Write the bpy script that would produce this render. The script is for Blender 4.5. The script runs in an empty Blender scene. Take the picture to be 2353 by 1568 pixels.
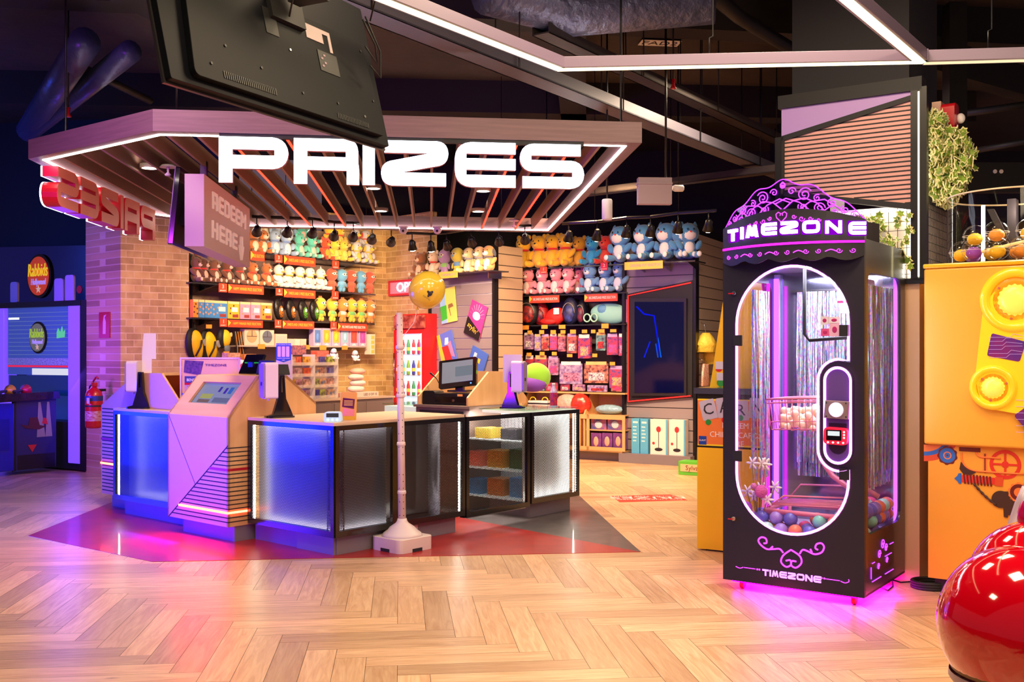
import bpy, bmesh, math, random
from mathutils import Vector, Matrix, Euler
from mathutils.geometry import tessellate_polygon
random.seed(7)
SC = bpy.context.scene
COL = SC.collection
F = 2350.0; CX = 1176.5; HY = 812.0; EYE = 1.5     # the lens in pixels of the 2353 x 1568 frame, horizon row, eye height

# ------------------------------------------------------------------ camera, world, exposure, big lamps
cam = bpy.data.cameras.new('camera'); camo = bpy.data.objects.new('camera', cam); COL.objects.link(camo)
camo.location = (0, 0, EYE); camo.rotation_euler = (math.pi/2, 0, 0)
cam.sensor_fit = 'HORIZONTAL'; cam.sensor_width = 36.0; cam.lens = 36.0*F/2353.0
cam.shift_y = (HY-784.0)/2353.0; cam.clip_start = 0.05; cam.clip_end = 100
SC.camera = camo
SC.view_settings.view_transform = 'Standard'; SC.view_settings.look = 'None'
SC.view_settings.exposure = 0.0; SC.view_settings.gamma = 1.0; SC.view_settings.use_curve_mapping = False
w = bpy.data.worlds.new('world'); SC.world = w; w.use_nodes = True
bg = w.node_tree.nodes['Background']; bg.inputs[0].default_value = (0.30, 0.20, 0.27, 1); bg.inputs[1].default_value = 0.36
try:
    SC.cycles.use_denoising = True; SC.cycles.use_adaptive_sampling = True; SC.cycles.adaptive_threshold = 0.02
    SC.cycles.max_bounces = 7; SC.cycles.diffuse_bounces = 3; SC.cycles.glossy_bounces = 3
    SC.cycles.transmission_bounces = 4; SC.cycles.transparent_max_bounces = 12
    SC.cycles.sample_clamp_indirect = 4.0; SC.cycles.caustics_reflective = False; SC.cycles.caustics_refractive = False
    SC.cycles.use_light_tree = True
except Exception: pass

def lin(c):
    return tuple(((x/255.0)/12.92 if x/255.0 <= 0.04045 else ((x/255.0+0.055)/1.055)**2.4) for x in c[:3])
def lamp(kind, loc, col, power, aim=None, size=0.1, spot=None, blend=0.5, name='ceiling_lamp'):
    l = bpy.data.lights.new(name, kind); l.energy = power; l.color = lin(col) if max(col) > 1 else col
    if kind == 'AREA':
        l.shape = 'RECTANGLE'
        l.size, l.size_y = size if isinstance(size, tuple) else (size, size)
    else: l.shadow_soft_size = size
    if spot and kind == 'AREA': l.spread = math.radians(spot)
    if kind == 'SPOT': l.spot_size = math.radians(spot or 60); l.spot_blend = blend
    o = bpy.data.objects.new(name, l); COL.objects.link(o); o.location = loc
    if aim is not None:
        o.rotation_euler = (Vector(aim)-Vector(loc)).to_track_quat('-Z', 'Y').to_euler()
    o['kind'] = 'helper'
    return o
WARM = (255, 226, 186); WARMER = (255, 205, 150)
# added fill lamps under the hall ceiling, over the floor and behind the viewer
for x, y, pw in ((-2.2, 1.8, 35), (0.8, 2.4, 74), (3.4, 2.6, 84), (-2.5, 5.6, 62), (0.2, 5.0, 44), (1.6, 5.2, 84)):
    lamp('AREA', (x, y, 4.1), WARM, pw, (x, y, 0), 0.7)
lamp('AREA', (2.3, 9.6, 4.0), WARM, 120, (2.3, 9.6, 0), 0.6)
lamp('AREA', (1.0, 12.2, 3.6), WARMER, 90, (0.8, 12.4, 0), 0.5)
lamp('AREA', (1.4, 0.8, 3.6), WARM, 55, (-0.4, 8, 0.6), 1.2)
# glow of the arcade screens along the left aisle
lamp('AREA', (-6.2, 3.6, 0.7), (104, 12, 255), 25, (-2.6, 8.2, 0.6), (1.2, 0.9), 34, name='aisle_screen_glow')
lamp('AREA', (-4.2, 2.2, 2.7), (190, 50, 240), 18, (-2.4, 8.0, 2.9), (1.5, 0.8), 44, name='aisle_screen_glow')
lamp('AREA', (-7.4, 8.4, 2.0), (135, 50, 255), 30, (-5.05, 12.55, 1.6), (0.8, 1.4), 44, name='aisle_screen_glow')
lamp('SPOT', (-3.0, 10.4, 2.92), (255, 196, 132), 170, (-4.4, 12.55, 1.75), 0.05, 62, 0.9, name='wall_washer_lamp')  # added warm fill for the brick column, no fitting there
lamp('AREA', (-8.5, 10.5, 3.0), (50, 90, 255), 90, (-6.6, 14.4, 2.7), (1.2, 1.2), name='aisle_screen_glow')
lamp('AREA', (-7.2, 9.0, 0.7), (10, 30, 255), 62, (-2.0, 8.6, 0.5), (2.4, 1.2), 56, name='aisle_screen_glow')

# ------------------------------------------------------------------ pixel rays to points of the place
def px(x, y, D): return Vector(((x-CX)*D/F, D, EYE-(y-HY)*D/F))
def hz(x, y, z=0.0):
    D = (EYE-z)*F/(y-HY); return Vector(((x-CX)*D/F, D, z))
class Fr:
    """a vertical plane: origin, direction to the right, angle; local x along it, local y away from the viewer"""
    def __init__(s, p0, p1=None, ang=None):
        s.o = Vector((p0[0], p0[1]))
        if ang is None:
            d = Vector((p1[0]-p0[0], p1[1]-p0[1])); s.len = d.length; s.a = math.atan2(d.y, d.x)
        else: s.a = ang
        s.d = Vector((math.cos(s.a), math.sin(s.a))); s.n = Vector((-s.d.y, s.d.x))
    def t(s, x, off=0.0):
        k = (x-CX)/F; o = s.o + s.n*off
        return (k*o.y - o.x)/(s.d.x - k*s.d.y)
    def tz(s, x, y, off=0.0):
        t = s.t(x, off); D = s.o.y + s.n.y*off + s.d.y*t
        return (t, EYE-(y-HY)*D/F)
    def w(s, t, off=0.0, z=0.0):
        p = s.o + s.d*t + s.n*off; return Vector((p.x, p.y, z))
    def loc(s): return (s.o.x, s.o.y, 0)

# ------------------------------------------------------------------ materials
MATS = {}
def mat(name, col, rough=0.6, metal=0.0, em=None, es=0.0, coat=0.0, bump=None, var=None, alpha=1.0, trans=0.0, spec=None, sheen=0.0):
    if name in MATS: return MATS[name]
    m = bpy.data.materials.new(name); m.use_nodes = True; MATS[name] = m
    nt = m.node_tree; b = nt.nodes['Principled BSDF']
    c = lin(col)+(1,); b.inputs['Base Color'].default_value = c
    b.inputs['Roughness'].default_value = rough; b.inputs['Metallic'].default_value = metal
    if coat: b.inputs['Coat Weight'].default_value = coat; b.inputs['Coat Roughness'].default_value = 0.08
    if sheen: b.inputs['Sheen Weight'].default_value = sheen
    if spec is not None: b.inputs['Specular IOR Level'].default_value = spec
    if em is not None:
        b.inputs['Emission Color'].default_value = lin(em)+(1,); b.inputs['Emission Strength'].default_value = es
    if alpha < 1: b.inputs['Alpha'].default_value = alpha
    if trans: b.inputs['Transmission Weight'].default_value = trans
    tc = None
    if var or bump:
        tc = nt.nodes.new('ShaderNodeTexCoord')
    if var:      # (scale vector, amount, other colour)
        mp = nt.nodes.new('ShaderNodeMapping'); mp.inputs['Scale'].default_value = var[0]
        no = nt.nodes.new('ShaderNodeTexNoise'); no.inputs['Scale'].default_value = 1.0; no.inputs['Detail'].default_value = 5
        rp = nt.nodes.new('ShaderNodeValToRGB'); rp.color_ramp.elements[0].position = 0.35; rp.color_ramp.elements[1].position = 0.7
        rp.color_ramp.elements[0].color = lin(var[2])+(1,); rp.color_ramp.elements[1].color = c
        nt.links.new(tc.outputs['Object'], mp.inputs[0]); nt.links.new(mp.outputs[0], no.inputs['Vector'])
        nt.links.new(no.outputs['Fac'], rp.inputs[0]); nt.links.new(rp.outputs[0], b.inputs['Base Color'])
    if bump:     # (scale, strength, distance)
        n2 = nt.nodes.new('ShaderNodeTexNoise'); n2.inputs['Scale'].default_value = bump[0]; n2.inputs['Detail'].default_value = 4
        bp = nt.nodes.new('ShaderNodeBump'); bp.inputs['Strength'].default_value = bump[1]; bp.inputs['Distance'].default_value = bump[2]
        nt.links.new(tc.outputs['Object'], n2.inputs['Vector']); nt.links.new(n2.outputs['Fac'], bp.inputs['Height'])
        nt.links.new(bp.outputs[0], b.inputs['Normal'])
    return m
def emit(name, col, s):
    if name in MATS: return MATS[name]
    m = bpy.data.materials.new(name); m.use_nodes = True; MATS[name] = m
    nt = m.node_tree; nt.nodes.clear()
    e = nt.nodes.new('ShaderNodeEmission'); o = nt.nodes.new('ShaderNodeOutputMaterial')
    e.inputs[0].default_value = lin(col)+(1,); e.inputs[1].default_value = s; nt.links.new(e.outputs[0], o.inputs[0])
    return m
def glassy(name, tint=(255, 255, 255), refl=0.10, rough=0.02):
    if name in MATS: return MATS[name]
    m = bpy.data.materials.new(name); m.use_nodes = True; MATS[name] = m
    nt = m.node_tree; nt.nodes.clear()
    t = nt.nodes.new('ShaderNodeBsdfTransparent'); t.inputs[0].default_value = lin(tint)+(1,)
    g = nt.nodes.new('ShaderNodeBsdfGlossy'); g.inputs['Roughness'].default_value = rough
    lw = nt.nodes.new('ShaderNodeLayerWeight'); lw.inputs[0].default_value = 0.5
    fr = nt.nodes.new('ShaderNodeMath'); fr.operation = 'POWER'; nt.links.new(lw.outputs['Facing'], fr.inputs[0]); fr.inputs[1].default_value = 4.5
    ma = nt.nodes.new('ShaderNodeMath'); ma.operation = 'MULTIPLY_ADD'; ma.inputs[1].default_value = 0.6; ma.inputs[2].default_value = refl*0.2
    mx = nt.nodes.new('ShaderNodeMixShader'); o = nt.nodes.new('ShaderNodeOutputMaterial')
    nt.links.new(fr.outputs[0], ma.inputs[0]); nt.links.new(ma.outputs[0], mx.inputs[0])
    nt.links.new(t.outputs[0], mx.inputs[1]); nt.links.new(g.outputs[0], mx.inputs[2]); nt.links.new(mx.outputs[0], o.inputs[0])
    return m
def nmath(nt, op, a, b=None, c=None):
    n = nt.nodes.new('ShaderNodeMath'); n.operation = op
    for i, v in enumerate((a, b, c)):
        if v is None: continue
        if isinstance(v, (int, float)): n.inputs[i].default_value = v
        else: nt.links.new(v, n.inputs[i])
    return n.outputs[0]
def perforated(name, axis, pitch=0.0135, r=0.0046, col=(26, 24, 26)):
    """black sheet with staggered round holes, in object space"""
    m = mat(name, col, 0.32, 0.3, coat=0.3); nt = m.node_tree; b = nt.nodes['Principled BSDF']
    tc = nt.nodes.new('ShaderNodeTexCoord'); sp = nt.nodes.new('ShaderNodeSeparateXYZ'); nt.links.new(tc.outputs['Object'], sp.inputs[0])
    u = sp.outputs[axis]; v = sp.outputs[2]; ph = pitch*0.866*2
    ds = []
    for k in (0, 1):
        a = nmath(nt, 'DIVIDE', u, pitch); a = nmath(nt, 'ADD', a, 0.5*k); a = nmath(nt, 'FRACT', a); a = nmath(nt, 'SUBTRACT', a, 0.5); a = nmath(nt, 'MULTIPLY', a, pitch)
        c = nmath(nt, 'DIVIDE', v, ph); c = nmath(nt, 'ADD', c, 0.5*k); c = nmath(nt, 'FRACT', c); c = nmath(nt, 'SUBTRACT', c, 0.5); c = nmath(nt, 'MULTIPLY', c, ph)
        ds.append(nmath(nt, 'ADD', nmath(nt, 'MULTIPLY', a, a), nmath(nt, 'MULTIPLY', c, c)))
    d = nmath(nt, 'MINIMUM', ds[0], ds[1]); al = nmath(nt, 'GREATER_THAN', d, r*r)
    nt.links.new(al, b.inputs['Alpha'])
    return m

# ------------------------------------------------------------------ geometry collector
class G:
    def __init__(s): s.v = []; s.f = []; s.mi = []; s.sm = []
    def add(s, vs, fs, mi=0, sm=False):
        n = len(s.v); s.v += [tuple(v) for v in vs]
        for f in fs: s.f.append(tuple(i+n for i in f)); s.mi.append(mi); s.sm.append(sm)
        return s
    def box(s, x0, x1, y0, y1, z0, z1, mi=0):
        return s.add([(x0,y0,z0),(x1,y0,z0),(x1,y1,z0),(x0,y1,z0),(x0,y0,z1),(x1,y0,z1),(x1,y1,z1),(x0,y1,z1)],
                     [(0,3,2,1),(4,5,6,7),(0,1,5,4),(1,2,6,5),(2,3,7,6),(3,0,4,7)], mi)
    def obox(s, c, h, R=None, mi=0):
        R = R or Matrix.Identity(3); c = Vector(c)
        vs = [c + R @ Vector((sx*h[0], sy*h[1], sz*h[2])) for sz in (-1,1) for sx, sy in ((-1,-1),(1,-1),(1,1),(-1,1))]
        return s.add(vs, [(0,3,2,1),(4,5,6,7),(0,1,5,4),(1,2,6,5),(2,3,7,6),(3,0,4,7)], mi)
    def _p(s, a, q, h):
        return {'z': (q[0], q[1], h), 'y': (q[0], h, q[1]), 'x': (h, q[0], q[1])}[a]
    def prism(s, pts, ax, a, b, mi=0, holes=(), side=None):
        """2D outline (with holes) extruded from a to b along the axis"""
        loops = [list(pts)] + [list(h) for h in holes]
        flat = [q for l in loops for q in l]; n = len(flat)
        tr = tessellate_polygon([[Vector((q[0], q[1], 0)) for q in l] for l in loops])
        vs = [s._p(ax, q, a) for q in flat] + [s._p(ax, q, b) for q in flat]
        fs = [tuple(t) for t in tr] + [tuple(i+n for i in reversed(t)) for t in tr]
        k = 0; sf = []
        for l in loops:
            m = len(l)
            for i in range(m): sf.append((k+i, k+(i+1) % m, k+(i+1) % m+n, k+i+n))
            k += m
        s.add(vs, fs+sf, mi)
        if side is not None: s.mi[-len(sf):] = [side]*len(sf)
        return s
    def tube(s, path, r, n=8, closed=False, mi=0, sm=True):
        P = [Vector(p) for p in path]; m = len(P); rs = r if isinstance(r, (list, tuple)) else [r]*m
        vs = []; up = None
        for i, p in enumerate(P):
            a = P[(i-1) % m] if (closed or i) else P[0]; b = P[(i+1) % m] if (closed or i < m-1) else P[-1]
            t = (b-a)
            if t.length < 1e-9: t = Vector((0, 0, 1))
            t.normalize()
            if up is None: up = t.orthogonal().normalized()
            up = (up - t*up.dot(t));
            if up.length < 1e-6: up = t.orthogonal()
            up.normalize(); sd = t.cross(up)
            for j in range(n):
                c = 2*math.pi*j/n; vs.append(p + (up*math.cos(c)+sd*math.sin(c))*rs[i])
        fs = []
        for i in range(m if closed else m-1):
            for j in range(n):
                fs.append((i*n+j, i*n+(j+1) % n, ((i+1) % m)*n+(j+1) % n, ((i+1) % m)*n+j))
        if not closed: fs += [tuple(reversed(range(n))), tuple((m-1)*n+j for j in range(n))]
        return s.add(vs, fs, mi, sm)
    def ell(s, c, r, nu=14, nv=9, R=None, mi=0, tz=0.0):
        """ellipsoid; tz>0 narrows the top"""
        c = Vector(c); vs = []; fs = []
        if not isinstance(r, (tuple, list)): r = (r, r, r)
        for i in range(1, nv):
            ph = math.pi*i/nv
            for j in range(nu):
                th = 2*math.pi*j/nu; k = 1 - tz*math.cos(ph)
                q = Vector((r[0]*math.sin(ph)*math.cos(th)*k, r[1]*math.sin(ph)*math.sin(th)*k, r[2]*math.cos(ph)))
                vs.append(c + (R @ q if R else q))
        top = Vector((0, 0, r[2])); vs.append(c + (R @ top if R else top)); vs.append(c - (R @ top if R else top))
        T = len(vs)-2
        for j in range(nu):
            fs.append((T, j, (j+1) % nu)); fs.append((T+1, (nv-2)*nu+(j+1) % nu, (nv-2)*nu+j))
            for i in range(nv-2): fs.append((i*nu+j, (i+1)*nu+j, (i+1)*nu+(j+1) % nu, i*nu+(j+1) % nu))
        return s.add(vs, fs, mi, True)
    def lathe(s, c, prof, n=24, mi=0, ax='z', sm=True, cap=True):
        vs = []; fs = []
        for r, h in prof:
            for j in range(n):
                a = 2*math.pi*j/n; x, y = r*math.cos(a), r*math.sin(a)
                q = {'z': (x, y, h), 'y': (x, h, y), 'x': (h, x, y)}[ax]
                vs.append((c[0]+q[0], c[1]+q[1], c[2]+q[2]))
        m = len(prof)
        for i in range(m-1):
            for j in range(n): fs.append((i*n+j, i*n+(j+1) % n, (i+1)*n+(j+1) % n, (i+1)*n+j))
        s.add(vs, fs, mi, sm)
        if cap:
            k = len(s.v)-len(vs); s.f += [tuple(k+j for j in reversed(range(n))), tuple(k+(m-1)*n+j for j in range(n))]; s.mi += [mi, mi]; s.sm += [False, False]
        return s
    def mesh(s, name, mats):
        me = bpy.data.meshes.new(name); me.from_pydata(s.v, [], s.f)
        for m in (mats if isinstance(mats, (list, tuple)) else [mats]): me.materials.append(m)
        me.polygons.foreach_set('material_index', s.mi); me.polygons.foreach_set('use_smooth', s.sm)
        me.validate(); me.update()
        if len(s.v) < 30000:
            bm = bmesh.new(); bm.from_mesh(me); 
            bmesh.ops.recalc_face_normals(bm, faces=bm.faces); bm.to_mesh(me); bm.free()
        return me
def obj(name, g, mats, parent=None, bevel=0.0, loc=None, rot=None):
    me = g.mesh(name, mats) if isinstance(g, G) else g
    o = bpy.data.objects.new(name, me); COL.objects.link(o)
    if parent: o.parent = parent
    if loc is not None: o.location = loc
    if rot is not None: o.rotation_euler = rot
    if bevel:
        md = o.modifiers.new('bevel', 'BEVEL'); md.width = bevel; md.segments = 2; md.limit_method = 'ANGLE'; md.angle_limit = 0.7
    return o
def thing(name, label, cat, loc=(0, 0, 0), rz=0.0, group=None, rot=None):
    o = bpy.data.objects.new(name, None); COL.objects.link(o); o.empty_display_size = 0.1
    o.location = loc; o.rotation_euler = rot or (0, 0, rz); return tag(o, label, cat, group)
def tag(o, label, cat, group=None, kind=None):
    o['label'] = label; o['category'] = cat
    if group: o['group'] = group
    if kind: o['kind'] = kind
    return o
def struct(name, g, m, **k):
    o = obj(name, g, m, **k); o['kind'] = 'structure'; return o
def dup(root, loc=None, rz=None, label=None, group=None, scale=None):
    r = root.copy(); COL.objects.link(r)
    if loc is not None: r.location = loc
    if rz is not None: r.rotation_euler = (0, 0, rz)
    if label: r['label'] = label
    if group: r['group'] = group
    if scale: r.scale = (scale,)*3
    for ch in list(root.children):
        c = ch.copy(); COL.objects.link(c); c.parent = r
        for g in list(ch.children):
            d = g.copy(); COL.objects.link(d); d.parent = c
    return r
ORD = ['leftmost', 'second from the left', 'third from the left', 'fourth from the left', 'fifth from the left', 'sixth from the left', 'seventh from the left', 'eighth from the left', 'ninth from the left', 'tenth from the left']
def ordl(i, n): return 'rightmost' if (i == n-1 and n > 1) else ORD[i]
def rad(pts, seg=5):
    """outline with rounded corners: points are (x, y, radius)"""
    out = []; n = len(pts)
    for i in range(n):
        p = Vector(pts[i][:2]); r = pts[i][2] if len(pts[i]) > 2 else 0
        if not r: out.append((p.x, p.y)); continue
        a = Vector(pts[i-1][:2]); b = Vector(pts[(i+1) % n][:2])
        da = (a-p); db = (b-p); la, lb = da.length, db.length; da.normalize(); db.normalize()
        r1 = min(r, la*0.499, lb*0.499); p0 = p+da*r1; p1 = p+db*r1
        for k in range(seg+1):
            t = k/seg; q = p0*(1-t)**2 + p*2*t*(1-t)*0.86 + (p0+p1)*0.5*2*t*(1-t)*0.14 + p1*t*t
            out.append((q.x, q.y))
    return out
def text(s, size, m, parent, loc, rot=(math.pi/2, 0, 0), ex=0.001, al='CENTER', name='lettering', sx=1.0, sh=0.0, fit=None):
    cu = bpy.data.curves.new('txt', 'FONT'); cu.body = s; cu.size = size; cu.extrude = ex; cu.align_x = al; cu.align_y = 'CENTER'
    cu.resolution_u = 2; cu.shear = sh
    t = bpy.data.objects.new('txt', cu); me = bpy.data.meshes.new_from_object(t); bpy.data.objects.remove(t); bpy.data.curves.remove(cu)
    me.materials.clear(); me.materials.append(m); me.name = name
    if fit:
        xs = [v.co.x for v in me.vertices]; sx = fit/max(1e-6, max(xs)-min(xs))
    if sx != 1.0:
        for v in me.vertices: v.co.x *= sx
    return obj(name, me, None, parent, loc=loc, rot=rot)
# the squared display letters of the signs, unit height: (width, outline, holes)
def LT(ch):
    s = 0.29
    if ch == 'P': return 1.5, rad([(0,0),(0,1),(1.5,1,.36),(1.5,.31,.36),(s,.31),(s,0)]), [[(s,.60),(s,.73),(1.2,.73),(1.2,.60)]]
    if ch == 'R': return 1.43, rad([(0,0),(0,1),(1.41,1,.36),(1.41,.49,.12),(1.43,.36,.1),(1.43,0),(1.16,0),(1.16,.31),(s,.31),(s,0)]), [[(s,.60),(s,.73),(1.14,.73),(1.14,.60)]]
    if ch == 'I': return 0.27, [(0,0),(0,1),(.27,1),(.27,0)], []
    if ch == 'Z': return 1.5, rad([(.07,1),(1.5,1,.34),(1.5,.50,.2),(.42,.29),(1.45,.29),(1.45,0),(0,0,.34),(0,.5,.2),(1.1,.73),(.07,.73)]), []
    if ch == 'E': return 1.38, rad([(0,1,.36),(0,0,.36),(1.38,0),(1.38,.27),(.26,.27),(.26,.39),(1.38,.39),(1.38,.64),(.26,.64),(.26,.75),(1.38,.75),(1.38,1)]), []
    if ch == 'S': return 1.48, rad([(1.4,1),(0,1,.38),(0,.37,.3),(1.21,.37),(1.21,.26),(.06,.26),(.06,0),(1.48,0,.38),(1.48,.63,.3),(.26,.63),(.26,.74),(1.4,.74)]), []
    if ch == 'T': return 1.2, [(0,1),(1.2,1),(1.2,.74),(.74,.74),(.74,0),(.46,0),(.46,.74),(0,.74)], []
    if ch == 'M': return 1.25, [(0,0),(.22,1),(.45,1),(.63,.45),(.81,1),(1.03,1),(1.25,0),(1.0,0),(.88,.6),(.72,.1),(.54,.1),(.38,.6),(.26,0)], []
    if ch == 'O': return 1.4, rad([(0,1,.36),(0,0,.36),(1.4,0,.36),(1.4,1,.36)]), [rad([(.28,.27,.1),(.28,.73,.1),(1.12,.73,.1),(1.12,.27,.1)])]
    if ch == 'N': return 1.3, [(0,0),(0,1),(.3,1),(1.03,.35),(1.03,1),(1.3,1),(1.3,0),(1.0,0),(.27,.65),(.27,0)], []
    if ch == 'D': return 1.2, rad([(0,0),(0,1),(1.2,1,.4),(1.2,0,.4)]), [rad([(.22,.22),(.22,.78),(.98,.78,.2),(.98,.22,.2)])]
    if ch == 'H': return 1.1, [(0,0),(0,1),(.22,1),(.22,.62),(.88,.62),(.88,1),(1.1,1),(1.1,0),(.88,0),(.88,.4),(.22,.4),(.22,0)], []
def word(s, x, z, h, gap=0.13, sx=1.0, bold=0):
    """letters laid out on a plane: yields (outline, holes, x-range)"""
    out = []
    for ch in s:
        wd, o, hs = LT(ch)
        T = lambda q: (x+q[0]*h*sx, z+q[1]*h)
        out.append(([T(q) for q in o], [[T(q) for q in hh] for hh in hs]))
        x += (wd+gap)*h*sx
    return out, x-gap*h*sx

def smooth(ps, n=4):
    out_ = []
    for i in range(len(ps)-1):
        p0 = ps[max(i-1, 0)]; p1 = ps[i]; p2 = ps[i+1]; p3 = ps[min(i+2, len(ps)-1)]
        for k in range(n):
            t = k/n; out_.append(tuple(.5*((2*p1[j])+(-p0[j]+p2[j])*t+(2*p0[j]-5*p1[j]+4*p2[j]-p3[j])*t*t+(-p0[j]+3*p1[j]-3*p2[j]+p3[j])*t**3) for j in (0, 1)))
    return out_+[ps[-1]]
# ------------------------------------------------------------------ common materials
BLACK = mat('black_metal', (22, 20, 24), 0.35, 0.2)
GLOSSB = mat('gloss_black', (14, 13, 18), 0.12, coat=0.5)
MATB = mat('matt_black', (20, 19, 22), 0.6)
WOOD = mat('maple_board', (226, 176, 124), 0.45, var=((1.2, 14, 1.2), 0, (216, 163, 110)))
FASC = mat('canopy_board', (132, 102, 112), 0.5, var=((3, 3, 60), 0, (118, 90, 100)))
SLATM = mat('slat_board', (140, 106, 98), 0.5)
GREYT = mat('grey_plinth', (128, 118, 128), 0.45)
TOPM = mat('counter_top', (216, 186, 158), 0.4)
LED = emit('led_white', (255, 244, 228), 22.0)
LEDW = emit('led_warm', (255, 238, 176), 5.0)
LEDR = emit('led_red', (255, 40, 24), 9.0)
LEDRH = emit('led_red_hot', (255, 70, 46), 24.0)
GREENGL = glassy('glass_sheet', (225, 240, 232), 0.2)
CLEAR = glassy('clear_acrylic', (250, 250, 252), 0.1)
WHITE = mat('white_plastic', (235, 228, 232), 0.35)
CHROME = mat('chrome', (200, 200, 205), 0.15, 1.0)
REDM = mat('red_board', (232, 74, 48), 0.5)
YELT = mat('yellow_print', (255, 200, 70), 0.5)
WHT = mat('white_print', (250, 246, 244), 0.5)
INK = mat('dark_print', (40, 34, 44), 0.5)
RED = mat('red_enamel', (196, 22, 36), 0.25, coat=0.4)
BROWNP = mat('brown_back_panel', (156, 132, 124), 0.6)

# ------------------------------------------------------------------ floor: herringbone planks, axes turned 6.3 degrees
def floor_mat():
    m = bpy.data.materials.new('oak_herringbone'); m.use_nodes = True; nt = m.node_tree; b = nt.nodes['Principled BSDF']
    at = nt.nodes.new('ShaderNodeAttribute'); at.attribute_name = 'plank'
    uv = nt.nodes.new('ShaderNodeUVMap'); uv.uv_map = 'grain'
    mp = nt.nodes.new('ShaderNodeMapping'); mp.inputs['Scale'].default_value = (1.6, 16, 1); nt.links.new(uv.outputs[0], mp.inputs[0])
    n1 = nt.nodes.new('ShaderNodeTexNoise'); n1.inputs['Scale'].default_value = 1.6; n1.inputs['Detail'].default_value = 8; n1.inputs['Distortion'].default_value = 1.6
    nt.links.new(mp.outputs[0], n1.inputs['Vector'])
    r1 = nt.nodes.new('ShaderNodeValToRGB'); r1.color_ramp.elements[0].position = 0.30; r1.color_ramp.elements[1].position = 0.72
    r1.color_ramp.elements[0].color = lin((204, 158, 116))+(1,); r1.color_ramp.elements[1].color = lin((236, 200, 162))+(1,)
    nt.links.new(n1.outputs['Fac'], r1.inputs[0])
    r2 = nt.nodes.new('ShaderNodeValToRGB'); r2.color_ramp.elements[0].color = (0.70, 0.66, 0.60, 1); r2.color_ramp.elements[1].color = (1.12, 1.08, 1.04, 1)
    nt.links.new(at.outputs['Fac'], r2.inputs[0])
    mx = nt.nodes.new('ShaderNodeMix'); mx.data_type = 'RGBA'; mx.blend_type = 'MULTIPLY'; mx.inputs[0].default_value = 1.0
    nt.links.new(r1.outputs[0], mx.inputs[6]); nt.links.new(r2.outputs[0], mx.inputs[7])
    # knots
    mk = nt.nodes.new('ShaderNodeMapping'); mk.inputs['Scale'].default_value = (1.3, 3.2, 1); nt.links.new(uv.outputs[0], mk.inputs[0])
    vo = nt.nodes.new('ShaderNodeTexVoronoi'); vo.inputs['Scale'].default_value = 1.0; nt.links.new(mk.outputs[0], vo.inputs['Vector'])
    rk = nt.nodes.new('ShaderNodeValToRGB'); rk.color_ramp.elements[0].position = 0.0; rk.color_ramp.elements[1].position = 0.055
    rk.color_ramp.elements[0].color = (0.30, 0.22, 0.16, 1); rk.color_ramp.elements[1].color = (1, 1, 1, 1); nt.links.new(vo.outputs[0], rk.inputs[0])
    m2 = nt.nodes.new('ShaderNodeMix'); m2.data_type = 'RGBA'; m2.blend_type = 'MULTIPLY'; m2.inputs[0].default_value = 0.7
    nt.links.new(mx.outputs[2], m2.inputs[6]); nt.links.new(rk.outputs[0], m2.inputs[7]); nt.links.new(m2.outputs[2], b.inputs['Base Color'])
    b.inputs['Roughness'].default_value = 0.36; b.inputs['Coat Weight'].default_value = 0.25; b.inputs['Coat Roughness'].default_value = 0.32
    bp = nt.nodes.new('ShaderNodeBump'); bp.inputs['Strength'].default_value = 0.12; bp.inputs['Distance'].default_value = 0.002
    nt.links.new(n1.outputs['Fac'], bp.inputs['Height']); nt.links.new(bp.outputs[0], b.inputs['Normal'])
    return m
FA = math.radians(6.3); PW, PL = 0.152, 0.912; GAP = 0.0011
def build_floor():
    vs, fs, rnd, uvs = [], [], [], []
    ca, sa = math.cos(FA), math.sin(FA); off = (0.33, 0.18)
    def plank(x0, y0, w, h):
        cx, cy = x0+w/2, y0+h/2; cx = -cx
        X, Y = (cx+off[0])*ca-(cy+off[1])*sa, (cx+off[0])*sa+(cy+off[1])*ca+8
        if not (-8.5 < X < 6.5 and 0.6 < Y < 18.5): return
        if abs(X) > Y*0.66+1.6: return
        n = len(vs); w2, h2 = w/2-GAP, h/2-GAP; u0, v0 = random.random()*50, random.random()*50
        for a, b in ((-w2, -h2), (w2, -h2), (w2, h2), (-w2, h2)):
            p, q = cx+a+off[0], cy+b+off[1]
            vs.append((p*ca-q*sa, p*sa+q*ca+8, 0.0)); uvs.append((u0+(a if w > h else b), v0+(b if w > h else a)))
        fs.append((n, n+1, n+2, n+3)); rnd.append(random.random()**0.8)
    for m_ in range(-12, 13):
        for k in range(-110, 111):
            x, y = k*PW+m_*PL, k*PW-m_*PL
            if abs(x) > 14 or abs(y) > 14: continue
            plank(x, y, PL, PW); plank(x, y+PW, PW, PL)
    me = bpy.data.meshes.new('floor'); me.from_pydata(vs, [], fs)
    uv = me.uv_layers.new(name='grain')
    uv.data.foreach_set('uv', [c for u in uvs for c in u])
    at = me.attributes.new('plank', 'FLOAT', 'FACE'); at.data.foreach_set('value', rnd)
    me.materials.append(floor_mat()); me.update()
    o = obj('floor', me, None); o['kind'] = 'structure'
    g = G().box(-12, 10, -3, 20, -0.12, -0.002)
    s = struct('subfloor', g, mat('subfloor', (58, 38, 24), 0.7))
build_floor()
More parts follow.
